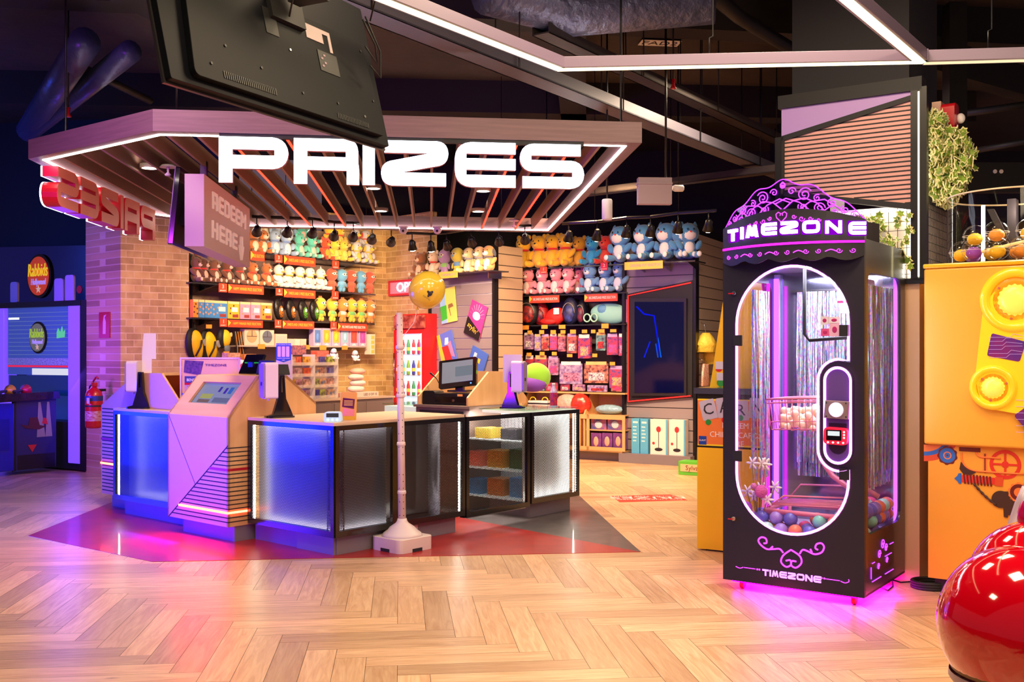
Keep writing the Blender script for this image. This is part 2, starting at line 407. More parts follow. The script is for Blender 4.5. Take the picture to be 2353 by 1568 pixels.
# coloured floor tiles let into the planks
REDT = mat('red_floor_tile', (168, 30, 22), 0.40, var=((5, 5, 5), 0, (146, 22, 18)), coat=0.3)
GRYT = mat('slate_floor_tile', (92, 84, 86), 0.42, var=((6, 6, 6), 0, (70, 64, 66)), coat=0.2)
rp = [hz(65, 1232), hz(350, 1292), hz(1472, 1269.5), hz(1062, 1191), hz(860, 1130), hz(420, 1090)]
o = struct('floor_tile_red', G().prism([(p.x, p.y) for p in rp], 'z', -0.001, 0.003), REDT)
gp = [hz(1472, 1269.5), hz(1330, 1139), hz(1235, 1070), hz(900, 1075), hz(860, 1130), hz(1062, 1191)]
o = struct('floor_tile_grey', G().prism([(p.x, p.y) for p in gp], 'z', -0.001, 0.003), GRYT)
# red decal on the floor reading PRIZES, seen upside down
dq = [hz(1405, 1140.5), hz(1540, 1137), hz(1580, 1150), hz(1424, 1155)]
g = G().prism([(p.x, p.y) for p in dq], 'z', 0.0005, 0.0015)
dec = obj('floor_sticker', g, mat('sticker_red', (236, 66, 46), 0.5)); tag(dec, 'red sticker on the wood floor with upside-down white lettering', 'sticker')
c = (dq[0]+dq[2])*0.5
for s_, sz, dy, ln in (('PRIZES', 0.17, 0.02, 1.6), ('NO UNREDEEMED', 0.055, -0.10, 1.5), ('BEYOND THIS POINT', 0.055, 0.13, 1.5)):
    text(s_, sz, WHT, dec, (c.x-0.01, c.y+dy, 0.002), rot=(0, 0, math.pi+0.02), ex=0.0003, sx=ln)

# ------------------------------------------------------------------ walls
def brick(name, c1, c2, mort, roty=0.0):
    m = bpy.data.materials.new(name); m.use_nodes = True; nt = m.node_tree; b = nt.nodes['Principled BSDF']
    tc = nt.nodes.new('ShaderNodeTexCoord'); sp = nt.nodes.new('ShaderNodeSeparateXYZ'); cb = nt.nodes.new('ShaderNodeCombineXYZ')
    nt.links.new(tc.outputs['Object'], sp.inputs[0])
    nt.links.new(nmath(nt, 'ADD', sp.outputs[0], sp.outputs[1]), cb.inputs[0]); nt.links.new(sp.outputs[2], cb.inputs[1])
    br = nt.nodes.new('ShaderNodeTexBrick'); br.inputs['Scale'].default_value = 1.0; br.offset = 0.5
    br.inputs['Brick Width'].default_value = 0.26; br.inputs['Row Height'].default_value = 0.083; br.inputs['Mortar Size'].default_value = 0.008
    br.inputs['Color1'].default_value = lin(c1)+(1,); br.inputs['Color2'].default_value = lin(c2)+(1,); br.inputs['Mortar'].default_value = lin(mort)+(1,)
    br.inputs['Bias'].default_value = -0.1; br.inputs['Mortar Smooth'].default_value = 0.3
    nt.links.new(cb.outputs[0], br.inputs['Vector'])
    no = nt.nodes.new('ShaderNodeTexNoise'); no.inputs['Scale'].default_value = 5; no.inputs['Detail'].default_value = 6; nt.links.new(cb.outputs[0], no.inputs['Vector'])
    mx = nt.nodes.new('ShaderNodeMix'); mx.data_type = 'RGBA'; mx.blend_type = 'OVERLAY'; mx.inputs[0].default_value = 0.55
    nt.links.new(br.outputs[0], mx.inputs[6]); nt.links.new(no.outputs['Fac'], mx.inputs[7]); nt.links.new(mx.outputs[2], b.inputs['Base Color'])
    b.inputs['Roughness'].default_value = 0.75
    bp = nt.nodes.new('ShaderNodeBump'); bp.inputs['Strength'].default_value = 0.6; bp.inputs['Distance'].default_value = 0.012; bp.invert = True
    nt.links.new(br.outputs['Fac'], bp.inputs['Height']); nt.links.new(bp.outputs[0], b.inputs['Normal'])
    return m
BRICK = brick('warm_brick', (218, 182, 122), (176, 140, 92), (228, 200, 150))
def wallbox(name, fr, t0, t1, z0, z1, m, th=0.12, off=0.0):
    return struct(name, G().box(t0, t1, off, off+th, z0, z1), m, loc=fr.loc(), rot=(0, 0, fr.a))
LW = Fr((-3.976, 12.67), ang=math.atan2(0.812, 0.584))           # front edge of the left shelves
RW = Fr((0.086, 15.0), ang=math.atan2(-0.514, 0.857))            # front edge of the right shelves
# brick column at the left: corner at (-4.70, 12.28)
FB = Fr((-4.70, 12.28), (-4.02, 12.92)); FBl = Fr((-5.36, 12.86), (-4.70, 12.28))
struct('wall_brick_left', G().prism([(-5.36, 12.86), (-4.70, 12.28), (-4.03, 12.76), (-4.42, 13.0), (-4.9, 13.6)], 'z', 0, 3.6), BRICK)
wallbox('wall_left_shelves', LW, -0.05, 2.95, 0, 3.3, BROWNP, 0.1, 0.46)
cx_ = LW.w(2.85, 0.5); W1 = Fr((cx_.x, cx_.y), (-1.957, 15.88)); W2 = Fr((-1.957, 15.88), (-1.2, 15.12)); W3 = Fr((-1.2, 15.12), (-0.237, 14.15))
wallbox('wall_brick_back', W1, -0.05, W1.len+0.02, 0, 3.6, BRICK); wallbox('wall_brick_fridge', W2, 0, W2.len, 0, 3.6, BRICK)
def slatwall(name, fr, t0, t1, z0, z1, col, pitch=0.155, off=0.0, dark=(70, 60, 62)):
    g = G().box(t0, t1, off+0.012, off+0.06, z0, z1, 1)
    z = z0
    while z < z1-0.02:
        g.box(t0, t1, off, off+0.014, z+0.012, min(z+pitch, z1), 0); z += pitch
    return struct(name, g, [mat(name, col, 0.45), mat(name+'_groove', dark, 0.5)], loc=fr.loc(), rot=(0, 0, fr.a))
slatwall('wall_slat_posters', W3, 0.0, W3.len, 0, 2.9, (146, 134, 138), dark=(205, 200, 205))
W4 = Fr((-0.237, 14.15), (0.09, 14.56)); slatwall('wall_slat_return', W4, 0.03, W4.len+0.10, 0, 3.0, (186, 160, 134), 0.16)
for n_, fr, t in (('trim_1', W3, 0.0), ('trim_2', W3, W3.len)):
    struct(n_, G().box(t-0.025, t+0.02, -0.03, 0.05, 0, 3.0), BLACK, loc=fr.loc(), rot=(0, 0, fr.a))
wallbox('wall_right_shelves', RW, -0.35, 1.85, 0, 3.0, mat('dark_back_panel', (74, 60, 68), 0.6), 0.1, 0.42)
# tall display panel: slatted, black edged, standing out from the right shelves
e0 = RW.t(1437, 0.10); e1 = RW.t(1600, 0.10)
slatwall('wall_slat_screen', RW, e0, e1, 0, 3.02, (146, 134, 140), 0.15, 0.10)
struct('baseboard_screen', G().box(e0, e1, -0.12, 0.1, 0, 0.13), GREYT, loc=RW.loc(), rot=(0, 0, RW.a))
for n_, t in (('trim_3', e0), ('trim_4', e1)):
    struct(n_, G().box(t-0.02, t+0.02, 0.03, 0.15, 0, 3.03), BLACK, loc=RW.loc(), rot=(0, 0, RW.a))
# far slatted wall right of it, seen past the trim
q0 = px(1606, 800, 13.75); q1 = px(1700, 800, 15.6)
FW5 = Fr((q0.x, q0.y), (q1.x, q1.y)); slatwall('wall_slat_right', FW5, 0, 3.0, 0, 3.1, (196, 180, 168), 0.15)
struct('wall_back', G().box(-3.2, 9.0, 17.2, 17.35, 0, 5.2), mat('dark_wall', (34, 30, 34), 0.8))
struct('wall_left', G().prism([(-14, 15.9), (-4.9, 14.2), (-4.9, 14.32), (-14, 16.02)], 'z', 0, 3.02), mat('navy_panel', (22, 34, 92), 0.22, coat=0.6))
struct('wall_left_upper', G().prism([(-14, 16.2), (-3.9, 14.5), (-3.9, 14.62), (-14, 16.32)], 'z', 3.0, 5.2), mat('navy_dark', (16, 16, 34), 0.6))
# skirting under the shelves
struct('baseboard_right', G().box(0.1, 1.85, 0.02, 0.1, 0, 0.13), GREYT, loc=RW.loc(), rot=(0, 0, RW.a))

# ------------------------------------------------------------------ ceiling with its services
CEIL = mat('ceiling_soffit', (74, 62, 58), 0.8, var=((0.5, 0.5, 0.5), 0, (48, 41, 42)), bump=(2.2, 0.5, 0.05))
struct('ceiling', G().box(-14, 10, -1, 18, 4.9, 5.0), CEIL)
for i, (a, b, z0, z1) in enumerate((((-3.5, 7.5), (-1.0, 16), 4.45, 4.9), ((0.2, 5.0), (1.0, 16), 4.5, 4.9), ((3.0, 5.5), (4.2, 16), 4.4, 4.9), ((-9, 8.2), (6, 10.4), 4.55, 4.9), ((-9, 12.2), (6, 13.4), 4.5, 4.9))):
    fr = Fr(a, b); struct('ceiling_beam_%d' % (i+1), G().box(0, fr.len, -0.16, 0.16, z0, z1), mat('beam_dark', (30, 27, 31), 0.8), loc=fr.loc(), rot=(0, 0, fr.a))
def path(ps): return [tuple(p) for p in ps]
def hc(x, y, z): return hz(x, y, z)
def tray(name, label, cat, p0, p1, w_, h_, m, lip=True):
    d = (p1-p0); fr = Fr((p0.x, p0.y), (p1.x, p1.y)); z = p0.z
    g = G().box(-1.2, fr.len+0.6, -w_/2, w_/2, z, z+0.012)
    g.box(-1.2, fr.len+0.6, -w_/2, -w_/2+0.012, z, z+h_).box(-1.2, fr.len+0.6, w_/2-0.012, w_/2, z, z+h_)
    r = thing(name, label, cat, fr.loc(), fr.a)
    obj('channel', g, m, r)
    for k in range(int(fr.len//1.6)+1):
        for s_ in (-1, 1):
            obj('hanger_rod', G().tube([(0.3+k*1.6, s_*(w_/2+0.01), z), (0.3+k*1.6, s_*(w_/2+0.01), 4.9)], 0.006, 6), BLACK, r)
    return r
tray('cable_tray', 'long steel cable tray running above the canopy from upper left', 'cable tray', hc(745, -4, 3.62), hc(1790, 408, 3.62), 0.20, 0.10, mat('galvanised', (96, 92, 108), 0.5, 0.4))
tray('cable_tray', 'dark cable tray crossing behind the light frame towards the tall column', 'cable tray', hc(1420, 160, 3.95), hc(1790, 330, 3.95), 0.16, 0.08, mat('dark_galv', (86, 78, 78), 0.5, 0.5))
tray('cable_tray', 'dark cable tray beyond the canopy near the back-turned sign', 'cable tray', hc(1500, 432, 3.5), hc(1800, 395, 3.5), 0.14, 0.08, mat('dark_galv2', (70, 62, 62), 0.5, 0.5))
DUCT = mat('blue_grey_duct', (70, 76, 120), 0.35, 0.3, bump=(6, 0.5, 0.03))
def duct(name, label, pts, r, m=DUCT):
    o = obj(name, G().tube(pts, r, 14), m); return tag(o, label, 'duct' if r > 0.09 else 'pipe')
duct('air_duct', 'wide foil-wrapped air duct high above the white light frame', [hc(1120, -30, 4.2), hc(1310, 26, 4.2), hc(1640, -6, 4.2)], 0.20, mat('foil_duct', (120, 128, 170), 0.35, 0.4, bump=(9, 0.9, 0.04)))
duct('air_duct', 'thick blue-lit duct slanting down towards the left wall', [hc(196, 96, 4.2), hc(66, 300, 4.0)], 0.13)
duct('air_duct', 'second blue-lit duct slanting beside the thick one, with a rounded end', [hc(300, 118, 4.15), hc(180, 215, 4.1), hc(64, 306, 3.95)], 0.10)
duct('sprinkler_pipe', 'black pipe crossing over the blue ducts', [hc(162, 142, 4.3), hc(345, 232, 4.3)], 0.04, MATB)
duct('sprinkler_pipe', 'dark pipe high behind the light frame, right of the air duct', [hc(1640, -10, 4.3), hc(1700, 40, 4.3), hc(1830, 120, 4.3)], 0.06, MATB)
duct('sprinkler_pipe', 'long dark pipe passing above the ivy at right', [hc(2150, 270, 3.8), hc(2400, 235, 3.8)], 0.035, MATB)
duct('sprinkler_pipe', 'lower of the two dark pipes above the ivy at right', [hc(2220, 350, 3.5), hc(2400, 318, 3.5)], 0.03, MATB)
o = obj('roof_truss', G().prism([(0, 0), (3.2, -0.9), (3.4, -0.8), (0.4, 0.25)], 'y', 0, 0.2), MATB, loc=(3.0, 9.5, 4.4)); tag(o, 'dark slanting steel beam in the roof at upper right', 'beam')
o = obj('steel_bar', G().box(0, 2.4, 0, 0.1, 0, 0.26), MATB, loc=(3.9, 9.0, 2.92)); tag(o, 'black steel bar hanging behind the ivy at right', 'bar')
for k in (0, 1): obj('bolt', G().lathe((0.3+0.05+k*0.055, -0.005, 0.18), [(0.018, 0), (0.018, 0.01)], 12, ax='y'), WHITE, o)
o = obj('steel_bar', G().box(0, 0.16, 0, 0.16, 0, 2.5), MATB, loc=(3.98, 9.3, 2.2)); tag(o, 'black upright steel post behind the ivy at right', 'post')
# small plates and tags under the ceiling
fad = thing('ceiling_tag', 'white tag lettered FAD stuck under the dark ceiling', 'tag', hc(1516, 105, 4.85)+Vector((0, 0, 0.03)), 0.12)
obj('card', G().box(-0.22, 0.22, -0.10, 0.10, -0.004, 0), WHT, fad)
text('FAD2', 0.17, INK, fad, (0, 0, -0.006), rot=(math.pi, 0, 0))
for i, (x, y, z) in enumerate(((1547, 190, 3.9), (157, 255, 3.7))):
    p = hc(x, y, z); r = thing('fire_sprinkler', ['red sprinkler head under the ceiling right of the light frame', 'red sprinkler head under the ceiling above the left canopy end'][i], 'sprinkler', p)
    obj('pipe', G().tube([(0, 0, 0.02), (0, 0, 4.9-p.z)], 0.008, 6), MATB, r)
    obj('bulb', G().lathe((0, 0, 0), [(0.01, -0.06), (0.026, -0.055), (0.028, -0.05), (0.012, -0.02), (0.02, 0.03)], 10), RED, r)
# second, detached light-colour frame: hexagonal LED ring above the floor
RZ = 3.1
def ring_pt(x, y): return hz(x, y, RZ)
Vv = [ring_pt(1288, 160), ring_pt(2115, 143)]
dl = (ring_pt(880, 0)-Vv[0]).normalized(); dr = (ring_pt(1945, 0)-Vv[1]).normalized()
A0 = Vv[0]+dl*3.2; A1 = Vv[1]+dr*3.2; A2 = (A0+A1)*0.5+Vector((0, -1.2, 0))
ring = thing('led_light_frame', 'hanging angular light frame with white glowing underside over the floor', 'ceiling light', (0, 0, 0))
LIL = mat('lilac_metal', (128, 112, 138), 0.4, 0.1)
def beam(parent, a, b, w_=0.085, h_=0.062, led=LED, frac=0.6, name='light_bar', cap=0.0):
    d = Vector((b.x-a.x, b.y-a.y)); L = d.length; an = math.atan2(d.y, d.x)
    o = obj(name, G().box(-cap, L+cap, -w_/2, w_/2, 0, h_), LIL, parent, loc=(a.x, a.y, a.z), rot=(0, 0, an), bevel=0.002)
    if led: obj('diffuser', G().box(-cap*0.6, L+cap*0.6, -w_/2*frac, w_/2*frac, -0.003, 0.002), led, o)
    return o
for a, b in ((Vv[0], Vv[1]), (Vv[0], A0), (Vv[1], A1)): beam(ring, a, b, led=LEDW, cap=0.03)
b0 = Vv[1]+Vector((0.03, 0.02, 0)); b1 = ring_pt(2420, 131)
beam(ring, b0, b1+Vector((0.5, 0, 0)), led=emit('led_dim', (255, 230, 180), 1.2), frac=0.5)
for p in (Vv[0].lerp(Vv[1], 0.42), Vv[0].lerp(A0, 0.35), b0.lerp(b1, 0.5)):
    obj('suspension_wire', G().tube([(p.x, p.y, RZ+0.06), (p.x, p.y, RZ+0.16), (p.x+0.02, p.y, RZ+0.17), (p.x+0.02, p.y, 4.9)], 0.004, 6), BLACK, ring)

# ------------------------------------------------------------------ canopy over the prize counter
CZ = 3.0; CH = 0.148
def cp(x, y): p = hz(x, y, CZ); return Vector((p.x, p.y))
inn = [cp(97, 367), cp(365, 308), cp(1440, 335), cp(1260, 530), cp(547, 519), cp(346, 492)]
out = [cp(65, 365.5), cp(351, 301), cp(1475, 328.5), cp(1268, 534.5), cp(540, 524), cp(338, 497)]
can = thing('canopy', 'large angular canopy with timber-look fascia and slats over the prize counter', 'canopy', (0, 0, 0))
n6 = 6
for i in range(n6):
    j = (i+1) % n6
    quad = [out[i], out[j], inn[j], inn[i]]
    obj('fascia', G().prism([tuple(q) for q in quad], 'z', CZ, CZ+CH), FASC, can)
def offs(poly, d):
    c = sum(poly, Vector((0, 0)))/len(poly); return [p+(c-p).normalized()*d for p in poly]
i2 = offs(inn, 0.034)
for i in range(n6):
    j = (i+1) % n6
    obj('led_strip', G().prism([tuple(q) for q in (inn[i], inn[j], i2[j], i2[i])], 'z', CZ-0.004, CZ+0.004), LED, can)
def xhit(poly, x0, dx):
    """where the line x = x0 + dx*(y-12.3) crosses the polygon"""
    ys = []
    for i in range(len(poly)):
        a, b = poly[i], poly[(i+1) % len(poly)]
        fa = a.x-x0-dx*(a.y-12.3); fb = b.x-x0-dx*(b.y-12.3)
        if fa*fb < 0: ys.append(a.y+(b.y-a.y)*fa/(fa-fb))
    return sorted(ys)[:1]+sorted(ys)[-1:] if len(ys) > 1 else None
RK = {7: 'p', 9: 'p', 17: 'p', 19: 'p'}
for k in range(0, 24):
    x0 = -3.82+0.2035*k; ys = xhit(i2, x0, -0.08)
    if not ys: continue
    X = lambda y: x0-0.08*(y-12.3)
    g = G(); y0, y1 = ys; tt = 0.011
    v = [(X(y0)-tt, y0, CZ+0.005), (X(y0)+tt, y0, CZ+0.005), (X(y1)+tt, y1, CZ+0.005), (X(y1)-tt, y1, CZ+0.005)]
    v += [(a, b, CZ+CH-0.004) for a, b, _ in v]
    g.add(v, [(0,3,2,1),(4,5,6,7),(0,1,5,4),(1,2,6,5),(2,3,7,6),(3,0,4,7)])
    s_ = obj('slat', g, SLATM, can)
    if k in RK:
        g = G(); v = [(X(y0)-tt*.8, y0, CZ-0.001), (X(y0)+tt*.8, y0, CZ-0.001), (X(y1)+tt*.8, y1, CZ-0.001), (X(y1)-tt*.8, y1, CZ-0.001)]
        v += [(a, b, CZ+0.004) for a, b, _ in v]
        g.add(v, [(0,3,2,1),(4,5,6,7),(0,1,5,4),(1,2,6,5),(2,3,7,6),(3,0,4,7)]); obj('red_led_line', g, LEDR, s_)
for q in (inn[1], inn[2], inn[4], inn[3], inn[0]):
    obj('suspension_rod', G().tube([(q.x*0.95, q.y, CZ+CH), (q.x*0.95, q.y, 4.9)], 0.008, 6), BLACK, can)
# round downlights in the canopy
DL = thing('downlight', 'x', 'downlight', (0, 0, 0))
obj('rim', G().lathe((0, 0, 0), [(0.075, -0.004), (0.075, 0.03), (0.06, 0.03), (0.06, -0.004)], 24, cap=False), WHITE, DL)
obj('lens', G().lathe((0, 0, 0), [(0.058, 0.002), (0.058, 0.006)], 20), emit('downlight_lens', (255, 240, 214), 22.0), DL)
dls = [((343, 386), 'downlight in the left end of the canopy, left of the redeem sign'), ((858, 433), 'downlight shining under the sign between its I and Z'), ((876, 485), 'downlight further back, below the one by the letter Z'),
       ((1110, 439), 'downlight shining under the letter E of the sign'), ((1099, 486), 'downlight further back, below the one by the letter E')]
for i, ((x, y), lb) in enumerate(dls):
    p = hz(x, y, CZ+0.03); r = DL if i == 0 else dup(DL)
    r.location = p; r['label'] = lb; r['group'] = 'round downlights in the canopy'
    lamp('SPOT', p-Vector((0, 0, 0.02)), WARM, 170 if i == 0 else 150, p-Vector((0, 0, 2)), 0.05, 120, 0.8, name='downlight_lamp')
for x, y, lb in ((386, 385, 'small ceiling sprinkler beside the left canopy downlight'), (1181, 508, 'small ceiling sprinkler near the right red canopy line')):
    p = hz(x, y, CZ+0.02); r = thing('ceiling_sprinkler', lb, 'sprinkler', p)
    obj('plate', G().lathe((0, 0, 0), [(0.07, 0), (0.05, 0.02)], 16), WHITE, r); obj('nozzle', G().lathe((0, 0, -0.07), [(0.02, 0), (0.028, 0.01), (0.008, 0.03), (0.012, 0.07)], 10), WHITE, r)
# ------------------------------------------------------------------ PRIZES signs
FS = Fr((-1.992, 6.95), (0.51, 7.24))
hL = 0.312; kx = FS.len/(8.15*hL+0.0)
sg = thing('prizes_sign', 'big glowing white PRIZES lettering hung under the canopy front', 'sign', FS.loc(), FS.a)
starts = [0, 1.62, 3.13, 3.54, 5.19, 6.67]
LETE = emit('letter_white', (238, 240, 255), 7.0); RIM = mat('letter_rim', (150, 40, 60), 0.4)
for ch, st in zip('PRIZES', starts):
    wd, o_, hs = LT(ch); T = lambda q: ((st+q[0])*hL*kx, CZ-0.025-hL+q[1]*hL)
    l_ = obj('letter', G().prism([T(q) for q in o_], 'y', 0.004, 0.05, 0, [[T(q) for q in h] for h in hs]), RIM, sg)
    obj('lit_face', G().prism([T(q) for q in o_], 'y', -0.004, 0.004, 0, [[T(q) for q in h] for h in hs]), LETE, l_)
obj('mounting_rail', G().box(0, FS.len, 0.01, 0.05, CZ-0.03, CZ), MATB, sg)
FS2 = Fr((-3.70, 8.0), (-3.815, 10.56))      # the side sign: its back faces the viewer
SAL = mat('salmon_letter_back', (255, 150, 128), 0.4)
g2 = thing('prizes_sign', 'red PRIZES letters seen from behind under the left canopy edge', 'sign', (-3.815, 10.56, 0), FS2.a+math.pi)
for ch, st in zip('PRIZES', starts):
    wd, o_, hs = LT(ch); T = lambda q: ((st+q[0])*hL, CZ-0.025-hL+q[1]*hL)
    l_ = obj('letter', G().prism([T(q) for q in o_], 'y', 0.008, 0.13, 0, [[T(q) for q in h] for h in hs], side=1), [SAL, mat('red_letter_side', (205, 18, 40), 0.35)], g2)
    obj('lit_face', G().prism([T(q) for q in o_], 'y', -0.006, 0.008, 0, [[T(q) for q in h] for h in hs]), LETE, l_)
# ------------------------------------------------------------------ the service counter: origin at its front corner
C0 = (-1.30, 7.50); FC = Fr(C0, ang=math.atan2(-0.650, 0.760)); CL = (C0[0], C0[1], 0)
ZB, ZT = 0.142, 0.965
PERX = perforated('perforated_sheet_x', 0); PERY = perforated('perforated_sheet_y', 1)
BACKW = mat('silver_backing', (100, 100, 112), 0.4, 0.2)
FRM = mat('counter_frame', (16, 15, 18), 0.22, coat=0.6)
LEDC = emit('led_counter', (255, 248, 236), 70.0)
def panel_x(parent, x0, x1, y, face=-1, back=0.09, backm=BACKW, strip_l=True, fw=0.035, tb=True):
    """perforated bay facing -y (in counter axes) between x0 and x1"""
    fr = obj('bay_frame', G().prism([(x0, ZB), (x1, ZB), (x1, ZT), (x0, ZT)], 'y', y-0.012, y+0.02, 0, [[(x0+fw, ZB+fw+0.01), (x0+fw, ZT-fw), (x1-fw, ZT-fw), (x1-fw, ZB+fw+0.01)]]), FRM, parent)
    obj('perforated_panel', G().box(x0+fw-0.005, x1-fw+0.005, y+0.002, y+0.0035, ZB+fw, ZT-fw+0.005), PERX, parent)
    obj('back_panel', G().box(x0+0.01, x1-0.01, y+back, y+back+0.01, ZB+0.01, ZT-0.01), backm, parent)
    obj('bottom_board', G().box(x0+.002, x1-.002, y+.02, y+back+.01, ZB-.002, ZB+.006), FRM, parent)
    g = G()
    if tb: g.box(x0+0.02, x1-0.02, y+0.028, y+0.038, ZT-0.028, ZT-0.02).box(x0+0.02, x1-0.02, y+0.028, y+0.038, ZB+0.02, ZB+0.028)
    if strip_l: g.box(x0+fw+0.004, x0+fw+0.012, y+0.02, y+0.028, ZB+fw, ZT-fw)
    obj('led_strip', g, LEDC, parent)
def panel_y(parent, y0, y1, x=0.0, back=0.09, backm=BACKW, strip=None, fw=0.035, zb=ZB, zt=ZT, tb=True):
    """perforated bay facing +x between y0 and y1"""
    obj('bay_frame', G().prism([(y0, zb), (y1, zb), (y1, zt), (y0, zt)], 'x', x-0.02, x+0.012, 0, [[(y0+fw, zb+fw+0.01), (y0+fw, zt-fw), (y1-fw, zt-fw), (y1-fw, zb+fw+0.01)]]), FRM, parent)
    obj('perforated_panel', G().box(x-0.0035, x-0.002, y0+fw-0.005, y1-fw+0.005, zb+fw, zt-fw+0.005), PERY, parent)
    if backm: obj('back_panel', G().box(x-back-0.01, x-back, y0+0.01, y1-0.01, zb+0.01, zt-0.01), backm, parent)
    if backm: obj('bottom_board', G().box(x-back-.01, x-.02, y0+.002, y1-.002, zb-.002, zb+.006), FRM, parent)
    g = G()
    if tb: g.box(x-0.038, x-0.028, y0+0.02, y1-0.02, zt-0.028, zt-0.02).box(x-0.038, x-0.028, y0+0.02, y1-0.02, zb+0.02, zb+0.028)
    if strip: g.box(x-0.028, x-0.02, strip-0.004, strip+0.004, zb+fw, zt-fw)
    if g.v: obj('led_strip', g, LEDC, parent)
DKIN = mat('dark_interior', (44, 38, 40), 0.45)
# front cabinet left of the corner (two bays with the kiosk between)
cl = thing('counter_cabinet', 'glowing perforated metal counter front at the near corner, right of the timber kiosk', 'counter', CL, FC.a)
panel_x(cl, -1.06, 0.0, 0.0)
obj('plinth', G().box(-1.06, -0.05, 0.06, 0.5, 0, ZB), GREYT, cl)
obj('worktop', G().box(-1.06, 0.004, -0.012, 0.85, ZT, ZT+0.022), TOPM, cl)
obj('carcass', G().box(-1.06, -0.11, 0.10, 0.58, ZB, ZT), DKIN, cl)
c2 = thing('counter_cabinet', 'blue-lit perforated metal counter front left of the timber kiosk', 'counter', CL, FC.a)
panel_x(c2, -3.185, -1.95, 0.0, back=0.14, backm=mat('blue_backing', (40, 42, 84), 0.4, 0.2))
obj('plinth', G().box(-3.10, -1.95, 0.06, 0.5, 0, ZB), GREYT, c2)
obj('worktop', G().box(-3.185, -1.95, -0.012, 0.60, ZT, ZT+0.022), TOPM, c2)
obj('carcass', G().box(-3.15, -1.96, 0.16, 0.58, ZB, ZT), DKIN, c2)
obj('end_panel', G().box(-3.185, -3.172, 0.02, 0.6, ZB, ZT), FRM, c2)
c3 = thing('counter_cabinet', 'perforated counter front running back from the corner, behind the white pole', 'counter', CL, FC.a)
panel_y(c3, 0.0, 0.60); 
panel_y(c3, 0.60, 1.385, back=0.34, backm=mat('smoked_back', (58, 48, 50), 0.25), strip=1.345)
obj('plinth', G().box(-0.5, -0.06, 0.04, 1.34, 0, ZB), GREYT, c3)
obj('worktop', G().box(-0.85, 0.0, 0.85, 1.39, ZT, ZT+0.022), TOPM, c3)
obj('carcass', G().box(-0.6, -0.36, 0.58, 1.38, ZB, ZT), DKIN, c3)
obj('curved_liner', G().tube([(-0.17, 1.2, ZB+0.02), (-0.17, 1.2, ZT-0.03)], 0.05, 16), BACKW, c3)
obj('sticker', G().box(-0.058, -0.056, 0.86, 0.90, 0.07, 0.12), WHITE, c3)
gt = thing('counter_gate', 'black perforated swing gate in the counter, items visible through it', 'gate', CL, FC.a)
panel_y(gt, 1.40, 2.235, backm=None, zb=0.12, tb=False)
obj('hinge_post', G().box(-0.05, 0.0, 1.385, 1.40, 0.12, ZT+0.02), BLACK, gt)
obj('floor_brush', G().box(-0.03, -0.01, 1.44, 2.2, 0.11, 0.125), CHROME, gt)
c4 = thing('counter_cabinet', 'brightly lit perforated end cabinet of the counter beside the gate', 'counter', CL, FC.a)
panel_y(c4, 2.26, 2.976, back=0.10, backm=mat('bright_back', (226, 226, 226), 0.4), strip=2.925)
obj('corner_post', G().box(-0.03, 0.0, 2.245, 2.26, ZB, ZT), FRM, c4); obj('rear_panel', G().box(-0.95, -0.12, 2.80, 2.815, ZB, ZT-.03), WHITE, c4)
obj('plinth', G().box(-0.55, -0.06, 2.32, 2.92, 0, ZB), GREYT, c4)
obj('glass_top', G().box(-0.62, 0.005, 2.245, 2.976, ZT+0.008, ZT+0.022), GREENGL, c4)
obj('white_shelf', G().box(-0.6, -0.02, 2.27, 2.96, ZT-0.02, ZT+0.004), mat('lit_white_shelf', (240, 240, 236), 0.3, em=(255, 250, 240), es=0.5), c4)
# timber kiosks
SLK = mat('kiosk_groove', (34, 26, 24), 0.7)
def kiosk_profile(s0, s1, z0):   # outline (s, z): front, slant, flat, slant down
    d = s1-s0
    return [(s0, z0), (s0, 0.990), (s0+0.28*d/0.87, 1.316), (s0+0.567*d/0.87, 1.316), (s0+0.87*d/0.87, 1.081), (s1, z0)]
ks = thing('redemption_kiosk', 'timber kiosk with slanted touchscreen, standing proud of the counter front', 'kiosk', CL, FC.a)
KX0, KX1, KY0, KY1 = -1.94, -1.069, -0.19, 0.68
pr = kiosk_profile(KY0, KY1, 0.127)
KPUR = mat('kiosk_laminate', (228, 190, 160), 0.42)
obj('side_panel', G().prism(pr, 'x', KX1-0.02, KX1), WOOD, ks); obj('side_panel', G().prism(pr, 'x', KX0, KX0+0.02), WOOD, ks)
zc = lambda t: 0.127+t*0.863
obj('front_panel', G().prism([(KX0, 0.127), (KX1, 0.127), (KX1, 0.990), (KX0, 0.990)], 'y', KY0, KY0+0.02), KPUR, ks)
sl0, sl1 = (KY0, 0.990), (KY0+0.28, 1.316)
sa_ = math.atan2(sl1[1]-sl0[1], sl1[0]-sl0[0]); sL = math.hypot(sl1[0]-sl0[0], sl1[1]-sl0[1])
ux0, ux1, uv0, uv1 = KX0+0.17, KX1-0.15, 0.13, 0.355
top = obj('slanted_top', G().prism([(KX0, 0), (KX1, 0), (KX1, sL), (KX0, sL)], 'z', -0.02, 0.0, 0, [[(ux0, uv0), (ux1, uv0), (ux1, uv1), (ux0, uv1)]]), WOOD, ks, loc=(0, KY0, 0.990), rot=(sa_, 0, 0))
scr = obj('touchscreen', G().box(ux0-0.005, ux1+0.005, uv0-0.005, uv1+0.005, -0.035, -0.025), mat('kiosk_screen', (70, 72, 84), 0.15, em=(118, 130, 150), es=0.75), top)
